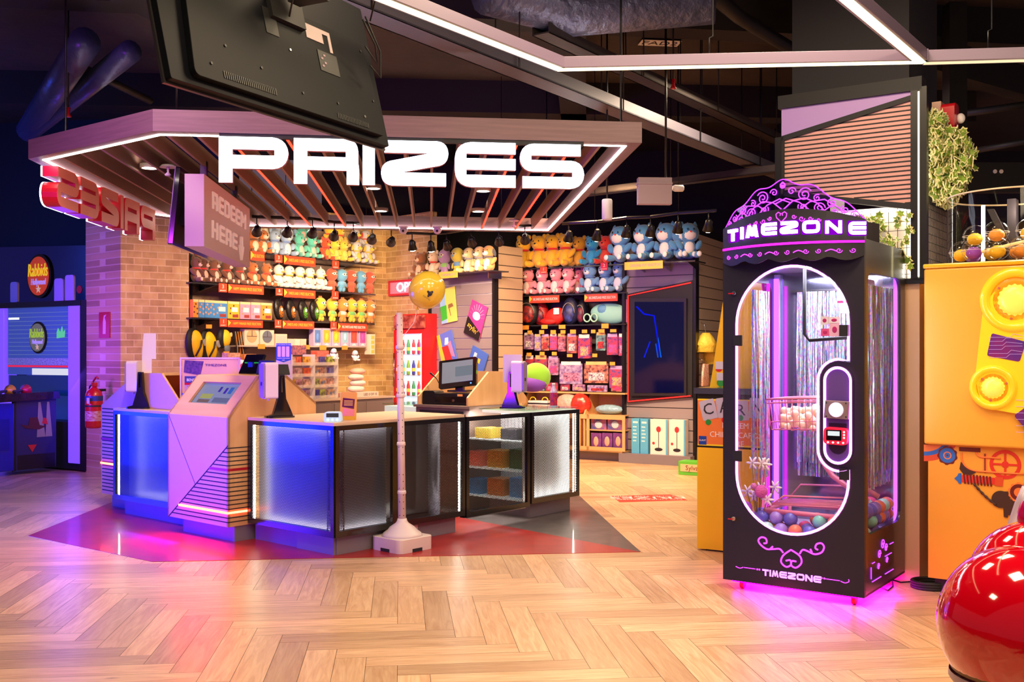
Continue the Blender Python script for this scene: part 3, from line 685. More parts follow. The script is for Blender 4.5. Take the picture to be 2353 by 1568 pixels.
for (a, b, c_, d_, cc) in ((0.12, 0.42, 0.30, 0.52, (190, 186, 120)), (0.12, 0.42, 0.12, 0.26, (140, 110, 116)), (0.48, 0.54, 0.62, 0.86, (80, 60, 190)), (0.64, 0.70, 0.55, 0.82, (80, 50, 200)), (0.75, 0.84, 0.55, 0.85, (70, 110, 220)), (0.5, 0.9, 0.14, 0.36, (120, 120, 170))):
    obj('screen_icon', G().box(ux0+(ux1-ux0)*a, ux0+(ux1-ux0)*b, uv0+(uv1-uv0)*c_, uv0+(uv1-uv0)*d_, -0.025, -0.0245), emit('icon_%d_%d' % (cc[0], cc[2]), cc, 0.7), top)
obj('flat_top', G().box(KX0, KX1, KY0+0.28, KY0+0.567, 1.296, 1.316), WOOD, ks)
obj('rear_slant', G().prism([(KY0+0.567, 1.316), (KY1, 1.081), (KY1, 1.06), (KY0+0.55, 1.30)], 'x', KX0, KX1), WOOD, ks)
# slats: cover the triangle right of the diagonal on the front, and the side
KS = 25; zlo, zhi = 0.160, 0.77
def diag_x(z): return KX0+0.01+(z-0.127)/(0.77-0.127)*(KX1-KX0-0.01)
g = G(); gs = G(); z = 0.165; rows = []
while z < 0.765: rows.append(z); z += 0.0344
for i, z in enumerate(rows):
    gs.box(max(KX0+0.03, diag_x(z)), KX1, KY0-0.0012, KY0+0.001, z-0.0042, z+0.0042)
    gs.box(KX1-0.001, KX1+0.0012, KY0, -0.005, z-0.0042, z+0.0042)
obj('slat_grooves', gs, SLK, ks)
dw = 0.006; a = (KX0+0.01, 0.127); b = (KX1, 0.77)
obj('diagonal_groove', G().prism([(a[0], a[1]-dw), (a[0], a[1]+dw), (b[0], b[1]+dw), (b[0], b[1]-dw)], 'y', KY0-0.0014, KY0+0.001), SLK, ks)
p1_, p2_ = (KX0+0.015, 0.975), (KX0+0.41, 0.43)
obj('diagonal_groove', G().prism([(p1_[0]-0.003, p1_[1]), (p1_[0]+0.003, p1_[1]), (p2_[0]+0.003, p2_[1]), (p2_[0]-0.003, p2_[1])], 'y', KY0-0.0014, KY0+0.001), mat('groove_brown', (92, 60, 56), 0.6), ks)
zr = 0.567
obj('red_slat', G().box(diag_x(zr)+0.01, KX1+0.0008, KY0-0.0018, KY0, zr, zr+0.021).box(KX1, KX1+0.0018, KY0, -0.004, zr, zr+0.021), mat('red_stripe', (170, 16, 40), 0.4), ks)
zl = 0.238
obj('red_led_line', G().box(diag_x(zl)+0.01, KX1+0.004, KY0-0.007, KY0, zl-0.007, zl+0.009).box(KX1, KX1+0.006, KY0, -0.012, zl-0.007, zl+0.009), LEDRH, ks)
obj('plinth', G().box(KX0+0.12, KX1-0.015, KY0+0.07, 0.5, 0, 0.127), GREYT, ks)
lamp('AREA', FC.w((diag_x(zl)+KX1)/2, KY0-0.02, zl), (255, 30, 24), 22, FC.w((diag_x(zl)+KX1)/2, KY0-1.2, 0.0), (0.6, 0.03), name='red_line_lamp')
# second kiosk at the left end, facing left
k2 = thing('redemption_kiosk', 'timber kiosk at the left end of the counter, seen from its slatted side', 'kiosk', CL, FC.a)
pf = [(-3.72, 0.127), (-3.72, 0.99), (-3.06, 1.316), (-2.62, 1.316), (-2.25, 1.0), (-2.25, 0.99), (-3.16, 0.99), (-3.16, 0.127)]
obj('side_panel', G().prism(pf, 'y', 0.15, 0.17), WOOD, k2); obj('side_panel', G().prism(pf, 'y', 1.0, 1.02), WOOD, k2)
obj('front_panel', G().box(-3.72, -3.70, 0.17, 1.0, 0.127, 0.99), KPUR, k2)
obj('slanted_top', G().prism([(-3.72, 0.97), (-3.72, 0.99), (-3.06, 1.316), (-3.06, 1.29)], 'y', 0.17, 1.0), WOOD, k2)
obj('flat_top', G().box(-3.06, -2.62, 0.17, 1.0, 1.296, 1.316), WOOD, k2)
gs = G(); z = 0.165
while z < 0.985: gs.box(-3.70, -3.10, 0.1488, 0.151, z-0.005, z+0.005); z += 0.0345
obj('slat_grooves', gs, SLK, k2)
obj('red_slat', G().box(-3.722, -3.14, 0.1484, 0.151, 0.652, 0.676), mat('red_stripe', (170, 16, 40), 0.4), k2)
obj('red_led_line', G().box(-3.722, -3.00, 0.142, 0.149, 0.418, 0.434), LEDRH, k2)
obj('plinth', G().box(-3.62, -3.2, 0.21, 0.95, 0, 0.127), GREYT, k2)
# third kiosk on the back wing, open towards the viewer, with the till inside
k3 = thing('cashier_kiosk', 'open timber till surround on the rear counter, holding the cash drawer', 'kiosk', CL, FC.a)
y0, y1 = 2.33, 3.20; x0, x1 = -1.51, -0.86
pr3 = [(y0, 0.99), (y0, 1.07), (y0+0.30, 1.316), (y0+0.60, 1.316), (y1, 1.06), (y1, 0.99)]
obj('side_panel', G().prism(pr3, 'x', x1, x1+0.022), WOOD, k3); obj('side_panel', G().prism(pr3, 'x', x0-0.022, x0), WOOD, k3)
obj('back_panel', G().box(x0, x1, y0+0.58, y0+0.60, 0.99, 1.316), WOOD, k3)
# rear counter wing with drawers and lit glass cases
BRN = mat('brown_drawer_front', (122, 104, 98), 0.5)
c5 = thing('rear_counter', 'brown drawer counter below the till with a black slot', 'counter', CL, FC.a)
obj('carcass', G().box(-1.56, -0.83, 2.34, 2.95, 0.0, 0.96), BRN, c5)
obj('worktop', G().box(-1.58, -0.81, 2.32, 2.97, 0.962, 0.986), BRN, c5)
obj('slot', G().box(-1.50, -0.90, 2.330, 2.341, 0.885, 0.935), MATB, c5)
obj('drawer', G().box(-1.50, -0.90, 2.325, 2.34, 0.55, 0.865), BRN, c5, bevel=0.003)
LITW = mat('lit_glass_case', (205, 215, 208), 0.3, em=(215, 228, 220), es=0.55)
for (a, b), lb in (((-2.05, -1.59), 'white glass display case left of the brown till counter'),):
    c6 = thing('glass_case', lb, 'display case', CL, FC.a)
    obj('body', G().box(a, b, 2.36, 2.95, 0.60, 0.955), LITW, c6); obj('glass_top', G().box(a, b, 2.33, 2.97, 0.97, 0.984), GREENGL, c6)
    obj('base', G().box(a, b, 2.38, 2.93, 0, 0.60), mat('case_base', (120, 120, 124), 0.5), c6)
# goods on the glass shelves seen through the gate
sr = thing('glass_shelf_unit', 'low glass shelving seen through the perforated gate', 'shelf', CL, FC.a)
lamp('AREA', FC.w(-0.5, 2.30, 0.93), (255, 246, 236), 16, FC.w(-0.5, 2.65, 0.2), (0.6, 0.05), name='shelf_lamp')
for z in (0.145, 0.41, 0.68): obj('shelf', G().box(-0.93, -0.14, 2.28, 2.78, z, z+0.012), mat('frosted_shelf', (225, 240, 240), 0.2, em=(220, 240, 240), es=0.35), sr)
for xx in (-0.94, -0.13):
    obj('upright', G().box(xx-0.008, xx+0.008, 2.52, 2.54, 0.0, 0.9), CHROME, sr)
gds = [((60, 140, 200), (-.78, .1585)), ((230, 140, 70), (-.52, .1585)), ((90, 170, 230), (-.27, .1585)), ((240, 130, 110), (-.78, .4235)), ((240, 170, 60), (-.52, .4235)), ((70, 110, 70), (-.27, .4235)), ((236, 180, 70), (-.65, .6935)), ((40, 38, 44), (-.35, .6935))]
nm = ['blue', 'orange', 'light blue', 'coral', 'amber', 'dark green', 'yellow', 'black']; rw = ['bottom', 'bottom', 'bottom', 'middle', 'middle', 'middle', 'top', 'top']
for i, (cc, (xx, zz)) in enumerate(gds):
    p = FC.w(xx, 2.42+0.03*(i % 3), zz); zz2 = 0.14+0.02*(i % 3)
    if zz > 0.6: zz2 = .10
    o = obj('gift_box', G().box(-0.10, 0.10, -0.09, 0.09, 0, zz2), mat('gift_%d' % i, cc, 0.5), loc=p, rot=(0, 0, FC.a), bevel=0.004)
    tag(o, '%s boxed prize behind the gate, on the %s row' % (nm[i], rw[i]), 'box', 'boxed prizes behind the counter gate')
# ------------------------------------------------------------------ things standing on the counter
def sanitizer(loc, rz, label, sc=1.0):
    r = thing('sanitizer_dispenser', label, 'dispenser', loc, rz)
    body = rad([(-0.055, 0, .02), (0.055, 0, .02), (0.055, 0.29, .025), (-0.055, 0.29, .025)])
    obj('stand', G().prism([(-0.13, 0), (0.10, 0), (0.08, 0.05), (0.035, 0.15), (0.022, 0.34), (-0.018, 0.34), (-0.03, 0.16), (-0.07, 0.03), (-0.13, 0.015)], 'x', 0.015, 0.06, 0, [[(-0.005, 0.2), (0.008, 0.2), (0.006, 0.32), (-0.002, 0.32)]]), GLOSSB, r, bevel=0.004)
    obj('foot', G().prism(rad([(-0.05, -0.12, .04), (0.11, -0.12, .04), (0.11, 0.10, .04), (-0.05, 0.10, .04)]), 'z', 0, 0.014), GLOSSB, r)
    h = obj('housing', G().prism([(q[0], q[1]+0.15) for q in body], 'y', -0.135, -0.03), mat('dispenser_white', (232, 214, 222), 0.35), r, bevel=0.012)
    obj('front_cover', G().prism([(q[0]*0.94, q[1]*0.94+0.158) for q in body], 'y', -0.150, -0.134), mat('dispenser_mauve', (150, 128, 165), 0.25), h, bevel=0.006)
    obj('sensor_window', G().box(-0.014, 0.014, -0.1515, -0.149, 0.255, 0.285), INK, h)
    obj('nozzle', G().lathe((0, -0.09, 0.135), [(0.01, 0), (0.013, 0.016)], 10), WHITE, h)
    return r
p = FC.w(-0.88, 0.16, ZT+0.022); sanitizer(p, FC.a-0.25, 'white and mauve hand sanitizer dispenser on a black stand by the near kiosk')
p = FC.w(-2.93, 0.14, ZT+0.022); sanitizer(p, FC.a-1.0, 'white hand sanitizer dispenser on the left counter end, seen side-on')
p = FC.w(-0.33, 2.36, ZT+0.022); s3 = sanitizer(p, FC.a+1.9, 'white hand sanitizer dispenser facing away beside the till')
# paper signs on the dispensers
def plate(name, label, cat, fr_ang, loc, w_, h_, m, t=0.004, **k):
    o = obj(name, G().box(-w_/2, w_/2, -t/2, t/2, 0, h_), m, loc=loc, rot=(0, 0, fr_ang)); tag(o, label, cat, **k); return o
bl = plate('acrylic_sign', 'blue notice with three pale cards above the near sanitizer dispenser', 'sign', FC.a+0.55, FC.w(-0.93, 0.24, 1.46), 0.125, 0.17, mat('notice_blue', (36, 84, 200), 0.4))
bl.location.z = 1.41
for i in (-1, 0, 1):
    obj('printed_card', G().prism(rad([(i*0.036-0.014, 0.06, .004), (i*0.036+0.014, 0.06, .004), (i*0.036+0.014, 0.145, .004), (i*0.036-0.014, 0.145, .004)], 3), 'y', -0.003, -0.002), mat('card_pink', (226, 190, 220), 0.4), bl)
obj('lower_band', G().prism([(-0.0625, 0), (0.0625, 0), (0.0625, 0.035), (0, 0.015), (-0.0625, 0.035)], 'y', -0.003, -0.002), mat('notice_pale', (214, 196, 226), 0.4), bl)
text('STEP THE SPREAD OF GERMS', 0.011, WHT, bl, (0, -0.0025, 0.158)); text('SANITIZE YOUR HANDS', 0.010, WHT, bl, (0, -0.0025, 0.048)); text('HERE', 0.010, WHT, bl, (0, -0.0025, 0.033))
p = FC.w(-0.37, 2.42, ZT+0.022+0.36)
wb = obj('sign_board', G().prism([(-0.075, 0), (-0.075, -0.12), (-0.035, -0.12), (-0.035, -0.34), (0.055, -0.34), (0.055, -0.12), (0.10, -0.12), (0.10, 0.0), (0.10, 0.14), (-0.075, 0.14)], 'y', -0.003, 0.003), WHITE, loc=p, rot=(0, 0, FC.a+0.6)); tag(wb, 'blank white back of a sign board above the till-side dispenser', 'sign')
p = FC.w(-2.93, 0.2, ZT+0.3)
wb = obj('sign_board', G().prism([(-0.06, 0), (0.03, 0), (0.03, 0.18), (0.07, 0.18), (0.07, 0.42), (-0.045, 0.42), (-0.06, 0.2)], 'y', -0.003, 0.003), WHITE, loc=p, rot=(0, 0, FC.a+0.75)); tag(wb, 'blank white back of a sign board above the left counter dispenser', 'sign')
# card reader and leaflet near the corner
cr = thing('card_reader', 'small white card reader glowing cyan on the counter corner', 'card reader', FC.w(-0.14, 0.10, ZT+0.022), FC.a+0.72)
obj('body', G().prism(rad([(-0.068, 0.0, .012), (0.068, 0.0, .012), (0.062, 0.075, .022), (-0.062, 0.075, .022)]), 'y', -0.03, 0.04), mat('reader_shell', (210, 230, 240), 0.3, em=(90, 220, 240), es=0.25), cr, bevel=0.006)
obj('display', G().box(-0.046, 0.046, -0.0315, -0.029, 0.034, 0.064), mat('reader_lcd', (60, 70, 66), 0.2), cr)
for i in (-1, 0, 1): obj('indicator', G().lathe((i*0.034, -0.0315, 0.016), [(0.009, 0), (0.009, 0.003)], 12, ax='y'), emit('cyan_glow', (150, 240, 255), 3.0), cr)
lf = obj('leaflet_stand', G().prism(rad([(-0.065, 0, .004), (0.065, 0, .004), (0.065, 0.215, .015), (-0.065, 0.215, .015)]), 'y', -0.002, 0.002), mat('leaflet_yellow', (226, 164, 40), 0.4), loc=FC.w(-0.17, 0.27, ZT+0.024), rot=(-0.12, 0, FC.a+0.55)); tag(lf, 'yellow leaflet in a stand behind the cyan card reader', 'leaflet')
obj('printed_panel', G().prism([(-0.05, 0.10), (0.045, 0.085), (0.05, 0.16), (-0.045, 0.17)], 'y', -0.0035, -0.002), mat('leaflet_maroon', (90, 22, 30), 0.4), lf)
obj('printed_panel', G().prism([(-0.045, 0.03), (0.05, 0.03), (0.05, 0.08), (-0.04, 0.09)], 'y', -0.0035, -0.002), mat('leaflet_pink', (236, 130, 150), 0.4), lf)
for k in range(3): obj('print_line', G().box(-0.035, 0.035, -0.0045, -0.0035, 0.112+k*0.015, 0.118+k*0.015), YELT, lf)
# till: monitor, printer, drawer
ti = thing('cash_drawer', 'long black cash drawer with keyhole inside the timber surround', 'cash drawer', FC.w(-1.20, 2.56, 0.988), FC.a+0.2)
obj('body', G().box(-0.18, 0.26, -0.14, 0.2, 0, 0.115), BLACK, ti, bevel=0.005); obj('drawer_front', G().box(-0.165, 0.25, -0.15, -0.14, 0.02, 0.085), GLOSSB, ti, bevel=0.003)
obj('keyhole', G().lathe((0.05, -0.158, 0.045), [(0.013, 0), (0.013, 0.01)], 14, ax='y'), CHROME, ti); obj('sticker', G().box(0.09, 0.15, -0.1405, -0.139, 0.088, 0.108), mat('orange_tag', (250, 166, 70), 0.5), ti)
pt = thing('receipt_printer', 'black receipt printer left of the cash drawer', 'printer', FC.w(-1.44, 2.46, 0.988), FC.a+0.2)
obj('body', G().prism(rad([(-0.075, 0, .01), (0.075, 0, .01), (0.075, 0.135, .03), (-0.075, 0.135, .03)]), 'y', -0.08, 0.09), BLACK, pt, bevel=0.006); obj('paper_slot', G().box(-0.05, 0.05, -0.06, -0.04, 0.134, 0.138), CHROME, pt)
mo = thing('till_monitor', 'tilted black touchscreen monitor above the cash drawer', 'monitor', FC.w(-1.165, 2.55, 1.103), FC.a+0.38)
mb = obj('screen_housing', G().prism(rad([(-0.20, -0.145, .012), (0.20, -0.145, .012), (0.20, 0.145, .012), (-0.20, 0.145, .012)]), 'y', -0.015, 0.025), GLOSSB, mo, loc=(0, -0.03, 0.20), rot=(-0.33, -0.12, 0))
obj('display', G().box(-0.165, 0.165, -0.017, -0.014, -0.10, 0.12), mat('till_screen', (80, 84, 92), 0.2, em=(120, 128, 140), es=0.7), mb)
obj('screen_window', G().box(-0.02, 0.16, -0.019, -0.017, -0.04, 0.06), emit('win_lt', (140, 146, 158), 0.7), mb)
obj('power_light', G().box(0.14, 0.152, -0.0175, -0.015, -0.132, -0.12), emit('blue_dot', (70, 110, 255), 6), mb)
obj('neck', G().box(-0.04, 0.04, 0.0, 0.05, 0.012, 0.19), BLACK, mo); obj('base', G().box(-0.10, 0.10, -0.07, 0.11, 0.013, 0.03), BLACK, mo, bevel=0.004)
obj('microphone', G().tube([(-0.20, 0.05, 0.03), (-0.26, 0.04, 0.14), (-0.31, 0.0, 0.20)], [0.004, 0.004, 0.012], 8), BLACK, mo)
# things by the left kiosk: board, tablets, plush, cup
bd = thing('benefits_board', 'clear-framed BENEFITS notice board on the left counter', 'notice board', FC.w(-2.18, 0.36, ZT+0.022), FC.a+0.42)
obj('panel', G().box(-0.28, 0.30, 0, 0.008, 0.03, 0.46), mat('board_tan', (226, 176, 128), 0.5), bd)
obj('frame', G().prism([(-0.30, 0), (0.32, 0), (0.32, 0.475), (-0.30, 0.475)], 'y', -0.004, 0.0, 0, [[(-0.285, 0.03), (-0.285, 0.462), (0.305, 0.462), (0.305, 0.03)]]), mat('lilac_edge', (226, 196, 226), 0.3), bd)
pc = obj('picture', G().prism([(-0.26, 0.34), (-0.09, 0.315), (-0.055, 0.44), (-0.25, 0.45)], 'y', -0.003, -0.001), mat('crowd_picture', (120, 70, 120), 0.5, var=((40, 40, 40), 0, (60, 40, 90))), bd)
obj('sheet', G().box(-0.25, 0.15, -0.003, -0.001, 0.05, 0.29), mat('sheet_lilac', (196, 150, 180), 0.5), bd)
obj('sheet_header', G().box(-0.25, 0.15, -0.004, -0.002, 0.235, 0.305), mat('sheet_blue', (60, 60, 120), 0.5), bd); obj('red_band', G().box(-0.25, 0.15, -0.0045, -0.003, 0.226, 0.245), RED, bd)
text('BENEFITS', 0.036, WHT, bd, (-0.155, -0.005, 0.27)); text('TIMEZONE', 0.03, mat('navy_print', (70, 50, 120), 0.5), bd, (0.07, -0.002, 0.405), sx=1.5)
for k in range(10): obj('print_line', G().box(-0.225, 0.02+0.03*((k*7) % 4), -0.004, -0.003, 0.21-k*0.016, 0.213-k*0.016), INK, bd)
def tablet(name, label, loc, rz, tilt, w_, h_, txt=None):
    r = thing(name, label, 'monitor', loc, rz)
    s_ = obj('panel', G().box(-w_/2, w_/2, -0.012, 0.012, 0, h_), GLOSSB, r, rot=(tilt, 0, 0), bevel=0.004)
    obj('stand', G().box(-0.03, 0.03, 0.02, 0.06, -0.02, h_*0.55), BLACK, r)
    if txt: text(txt, 0.016, emit('green_text', (60, 255, 120), 0.5), s_, (0, -0.0135, h_*0.55))
    return r
tablet('customer_display', 'black tilted display with a green line of text behind the near kiosk', FC.w(-1.64, 0.40, 1.318), FC.a+0.1, -0.5, 0.24, 0.19, 'WELCOME TO TIMEZONE')
tb = thing('payment_terminal', 'squat black terminal on top of the near kiosk', 'terminal', FC.w(-1.40, 0.30, 1.318), FC.a)
obj('body', G().prism([(0, 0), (0.30, 0), (0.26, 0.12), (0.05, 0.125)], 'y', 0, 0.14), MATB, tb, bevel=0.008); obj('keypad', G().box(0.08, 0.22, -0.004, 0.0, 0.07, 0.10), BLACK, tb)
tablet('customer_display', 'black tilted display seen edge-on beside the notice board', FC.w(-2.78, 0.62, 1.12), FC.a-1.15, -0.75, 0.22, 0.30)
cu_ = obj('scanner_ring', G().tube([(0.0, 0, 0.0), (0.06, 0, 0.04), (0.08, 0, 0.09), (0.05, 0, 0.125), (0.0, 0, 0.14)], 0.012, 10), mat('blue_plastic', (60, 60, 230), 0.3), loc=FC.w(-2.13, 0.06, ZT+0.036), rot=(0, 0, FC.a+0.3)); tag(cu_, 'blue curved plastic arch on the counter by the notice board', 'holder')

# ------------------------------------------------------------------ hanging television, seen from behind
a = Vector((-1.25, 3.75)); b = Vector((-0.60, 5.0)); FT = Fr(a, b); TL = FT.len
tv = thing('television', 'large black television hanging from the ceiling, seen from behind', 'television', (a.x, a.y, 2.51), FT.a)
TV = mat('tv_shell', (11, 12, 20), 0.5, spec=0.12)
tvb = obj('back_shell', G().prism(rad([(0, 0, .01), (TL, 0, .01), (TL, 0.72, .01), (0, 0.72, .01)], 3), 'y', 0.0, 0.03), TV, tv, rot=(-0.24, 0, 0), bevel=0.008)
obj('bezel', G().prism([(-0.008, -0.008), (TL+0.008, -0.008), (TL+0.008, 0.728), (-0.008, 0.728)], 'y', 0.03, 0.042, 0, [[(0.012, 0.012), (0.012, 0.708), (TL-0.012, 0.708), (TL-0.012, 0.012)]]), mat('bezel_dark', (70, 66, 70), 0.3, 0.6), tvb)
obj('screen', G().box(0.01, TL-0.01, 0.03, 0.036, 0.01, 0.71), GLOSSB, tvb)
TVD = mat('tv_recess', (20, 19, 22), 0.5)
obj('lower_housing', G().prism(rad([(0.10, 0.03, .03), (TL-0.06, 0.03, .03), (TL-0.10, 0.50, .05), (0.14, 0.50, .05)]), 'y', -0.028, 0.0), TV, tvb, bevel=0.008)
obj('connector_bay', G().box(0.92, 1.06, -0.031, -0.026, 0.26, 0.36), TVD, tvb); obj('connector_bay', G().box(0.58, 0.66, -0.031, -0.026, 0.34, 0.46), TVD, tvb)
for k in range(4): obj('socket', G().box(0.935+0.02*(k % 2), 0.95+0.02*(k % 2), -0.033, -0.03, 0.28+0.018*k, 0.29+0.018*k), mat('tv_socket', (150, 120, 140), 0.4), tvb)
obj('rating_label', G().prism([(0.86, 0.40), (0.98, 0.40), (0.98, 0.45), (1.02, 0.45), (1.02, 0.37), (1.04, 0.37), (1.04, 0.47), (0.96, 0.47), (0.86, 0.47)], 'y', -0.031, -0.028), mat('label_pink', (190, 170, 172), 0.5), tvb)
gv = G()
for k in range(26): gv.box(0.26+k*0.012, 0.266+k*0.012, -0.0305, -0.0275, 0.055, 0.085)
obj('vent_slots', gv, TVD, tvb)
gv = G()
for k in range(20): gv.box(0.98+k*0.012, 0.986+k*0.012, -0.0305, -0.0275, 0.045, 0.07)
obj('vent_slots', gv, TVD, tvb)
for (x, z) in ((0.2, 0.1), (0.3, 0.2), (0.5, 0.16), (0.75, 0.11), (1.0, 0.12), (1.2, 0.1), (0.25, 0.42), (1.28, 0.45), (0.72, 0.30), (1.30, 0.2)):
    obj('screw', G().lathe((x, -0.032, z), [(0.006, 0), (0.006, 0.004)], 10, ax='y'), CHROME if x in (0.72, 1.2) else TVD, tvb)
obj('mount_plate', G().box(0.62, 0.84, -0.05, -0.028, 0.42, 0.62), MATB, tvb)
obj('mount_pole', G().tube([(0.74, -0.10, 0.55), (0.74, -0.10, 2.4)], 0.026, 14), mat('pole_grey', (70, 66, 68), 0.35, 0.7), tv)
obj('mount_bracket', G().box(0.70, 0.78, -0.12, 0.04, 0.50, 0.60), MATB, tv)
for pts in ([(0.62, -0.035, 0.40), (0.60, -0.08, 0.5), (0.64, -0.12, 0.8), (0.66, -0.1, 1.4), (0.72, -0.1, 2.3)], [(1.2, -0.035, 0.55), (1.16, -0.09, 0.62), (1.0, -0.1, 0.78), (0.97, -0.1, 1.1), (0.97, -0.1, 1.6), (0.97, -0.05, 2.4)], [(1.16, -0.035, 0.56), (1.26, -0.05, 0.42), (1.28, -0.04, 0.3), (1.2, -0.035, 0.34)], [(1.14, -0.035, 0.54), (1.22, -0.05, 0.44), (1.25, -0.04, 0.36), (1.16, -0.035, 0.42)]):
    obj('cable', G().tube(pts, 0.004, 8), MATB, tv)

# ------------------------------------------------------------------ redeem sign box and the television beside it
FRd = Fr((-2.393, 7.95), (-2.53, 9.87))
rs = thing('redeem_sign', 'grey box sign reading REDEEM HERE with a down arrow under the canopy', 'sign', FRd.loc(), FRd.a)
GB = mat('sign_box_grey', (204, 188, 190), 0.45)
L = FRd.len
obj('box', G().box(0, L, 0.0, 0.15, 2.33, 2.895), GB, rs, bevel=0.003)
obj('bracket', G().box(0.3, 0.36, 0.05, 0.1, 2.895, 3.05), BLACK, rs); obj('bracket', G().box(L-0.4, L-0.34, 0.05, 0.1, 2.895, 3.05), BLACK, rs)
def pxl(x, y): return FRd.tz(x, y)
SLET = mat('sign_letter_cream', (226, 206, 200), 0.45, em=(255, 220, 210), es=0.22)
def thin_letters(s, t0, t1, z0, z1, name='letter'):
    ws = {'R': 0.8, 'E': 0.75, 'D': 0.85, 'M': 1.05, 'H': 0.8}
    h = z1-z0; tot = sum(ws[c] for c in s)+0.28*(len(s)-1); k = (t1-t0)/tot; x = t0
    for ch in s:
        w_ = ws[ch]*k; st = 0.17*h; sx = 0.16*k
        X0, X1 = x, x+w_
        if ch == 'R': lo = [[(X0, z0), (X0, z1), (X1-.05*k, z1), (X1, z1-st), (X1, z0), (X1-sx, z0), (X1-sx, z0+.4*h-st*.5), (X0+sx, z0+.4*h-st*.5), (X0+sx, z0)]]; ho = [[(X0+sx, z0+.4*h+st*.4), (X0+sx, z1-st), (X1-sx, z1-st), (X1-sx, z0+.4*h+st*.4)]]
        elif ch == 'E': lo = [[(X0+.1*k, z0), (X0, z0+st*.7), (X0, z1-st*.7), (X0+.1*k, z1), (X1, z1), (X1, z1-st), (X0+sx, z1-st), (X0+sx, z0+.5*h+st*.5), (X1, z0+.5*h+st*.5), (X1, z0+.5*h-st*.5), (X0+sx, z0+.5*h-st*.5), (X0+sx, z0+st), (X1, z0+st), (X1, z0)]]; ho = []
        elif ch == 'D': lo = [rad([(X0, z0), (X0, z1), (X1, z1, .2*k), (X1, z0, .2*k)])]; ho = [[(X0+sx, z0+st), (X0+sx, z1-st), (X1-sx, z1-st), (X1-sx, z0+st)]]
        elif ch == 'M': m_ = (X0+X1)/2; lo = [[(X0, z0), (X0, z1), (X0+sx*1.2, z1), (m_, z1-.4*h), (X1-sx*1.2, z1), (X1, z1), (X1, z0), (X1-sx, z0), (X1-sx, z1-.35*h), (m_, z1-.68*h), (X0+sx, z1-.35*h), (X0+sx, z0)]]; ho = []
        else: lo = [[(X0, z0), (X0, z1), (X0+sx, z1), (X0+sx, z0+.5*h+st*.5), (X1-sx, z0+.5*h+st*.5), (X1-sx, z1), (X1, z1), (X1, z0), (X1-sx, z0), (X1-sx, z0+.5*h-st*.5), (X0+sx, z0+.5*h-st*.5), (X0+sx, z0)]]; ho = []
        obj(name, G().prism(lo[0], 'y', -0.012, 0.0, 0, ho), SLET, rs)
        x = X1+0.28*k
ta, za = pxl(487, 440); tb_, zb_ = pxl(563, 478); _, zc_ = pxl(487, 479)
thin_letters('REDEEM', ta, tb_, zc_, za)
ta2, za2 = pxl(486, 506); tb2, _ = pxl(543, 520); _, zc2 = pxl(486, 546)
thin_letters('HERE', ta2, tb2, zc2, za2)
tx, _ = pxl(552, 500); z_hi = za2; z_lo = zc2-0.075; q = 0.055
obj('arrow', G().prism([(tx-q*.6, z_hi), (tx+q*.6, z_hi), (tx+q*.6, z_lo+0.13), (tx+q*1.6, z_lo+0.13), (tx, z_lo), (tx-q*1.6, z_lo+0.13), (tx-q*.6, z_lo+0.13)], 'y', -0.022, 0), SLET, rs)
tv2 = thing('television', 'slim black television mounted on the left of the redeem sign, seen edge-on', 'television', (FRd.w(0.15, 0.30).x, FRd.w(0.15, 0.30).y, 2.36), FRd.a)
s_ = obj('panel', G().prism(rad([(0, 0, .01), (1.45, 0, .01), (1.45, 0.62, .01), (0, 0.62, .01)], 3), 'y', -0.02, 0.02), GLOSSB, tv2, rot=(0.10, 0, 0))
obj('edge_trim', G().box(-0.006, 0.002, 0.014, 0.020, 0, 0.62), mat('edge_steel', (110, 110, 116), 0.4, 0.5), s_); obj('wall_bracket', G().box(0.5, 0.9, -0.14, -0.02, 0.2, 0.4), BLACK, tv2)

# ------------------------------------------------------------------ balloon stand
pb = hz(924, 1262, 0.0); D_ = pb.y
bs = thing('balloon_stand', 'white plastic pole with holes on a square weighted base in front of the counter', 'pole', (pb.x, pb.y, 0))
PW_ = mat('pole_plastic', (224, 206, 204), 0.4)
def sq(r, c): return rad([(-r, -r, c), (r, -r, c), (r, r, c), (-r, r, c)])
ang = math.radians(-42)
bsq = obj('base', G().prism(sq(0.172, .05), 'z', 0.0, 0.105), PW_, bs, rot=(0, 0, ang), bevel=0.018)
obj('dome', G().lathe((0, 0, 0), [(0.16, 0.100), (0.145, 0.125), (0.11, 0.15), (0.095, 0.17), (0.05, 0.20), (0.04, 0.215), (0.035, 0.235)], 32), PW_, bs)
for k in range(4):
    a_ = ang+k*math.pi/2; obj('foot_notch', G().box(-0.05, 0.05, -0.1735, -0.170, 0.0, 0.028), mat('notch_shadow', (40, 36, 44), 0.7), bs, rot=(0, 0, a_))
pt_ = px(918, 719, D_); H = pt_.z
pole = obj('pole', G().tube([(0, 0, 0.2), (pt_.x-pb.x, 0, H)], [0.030, 0.023], 18), PW_, bs)
gh = G()
for k in range(30):
    z = 0.26+k*0.052; f = (z-0.2)/(H-0.2); r_ = 0.030-0.007*f; xx = (pt_.x-pb.x)*f
    if (k % 9) in (7, 8): continue
    for dx in (0.014, -0.013):
        if dx < 0 and k % 2: continue
        gh.lathe((xx+dx, -math.sqrt(r_*r_-dx*dx)-0.0005, z), [(0.0045, 0), (0.0045, 0.004)], 8, ax='y')
obj('peg_holes', gh, INK, pole)
for k in range(4):
    z = 0.42+k*0.37; f = (z-0.2)/(H-0.2); obj('collar', G().lathe(((pt_.x-pb.x)*f, 0, z), [(0.030, 0), (0.034, 0.008), (0.033, 0.022), (0.030, 0.03)], 18), PW_, bs)
bp = px(981, 667, D_-0.06)
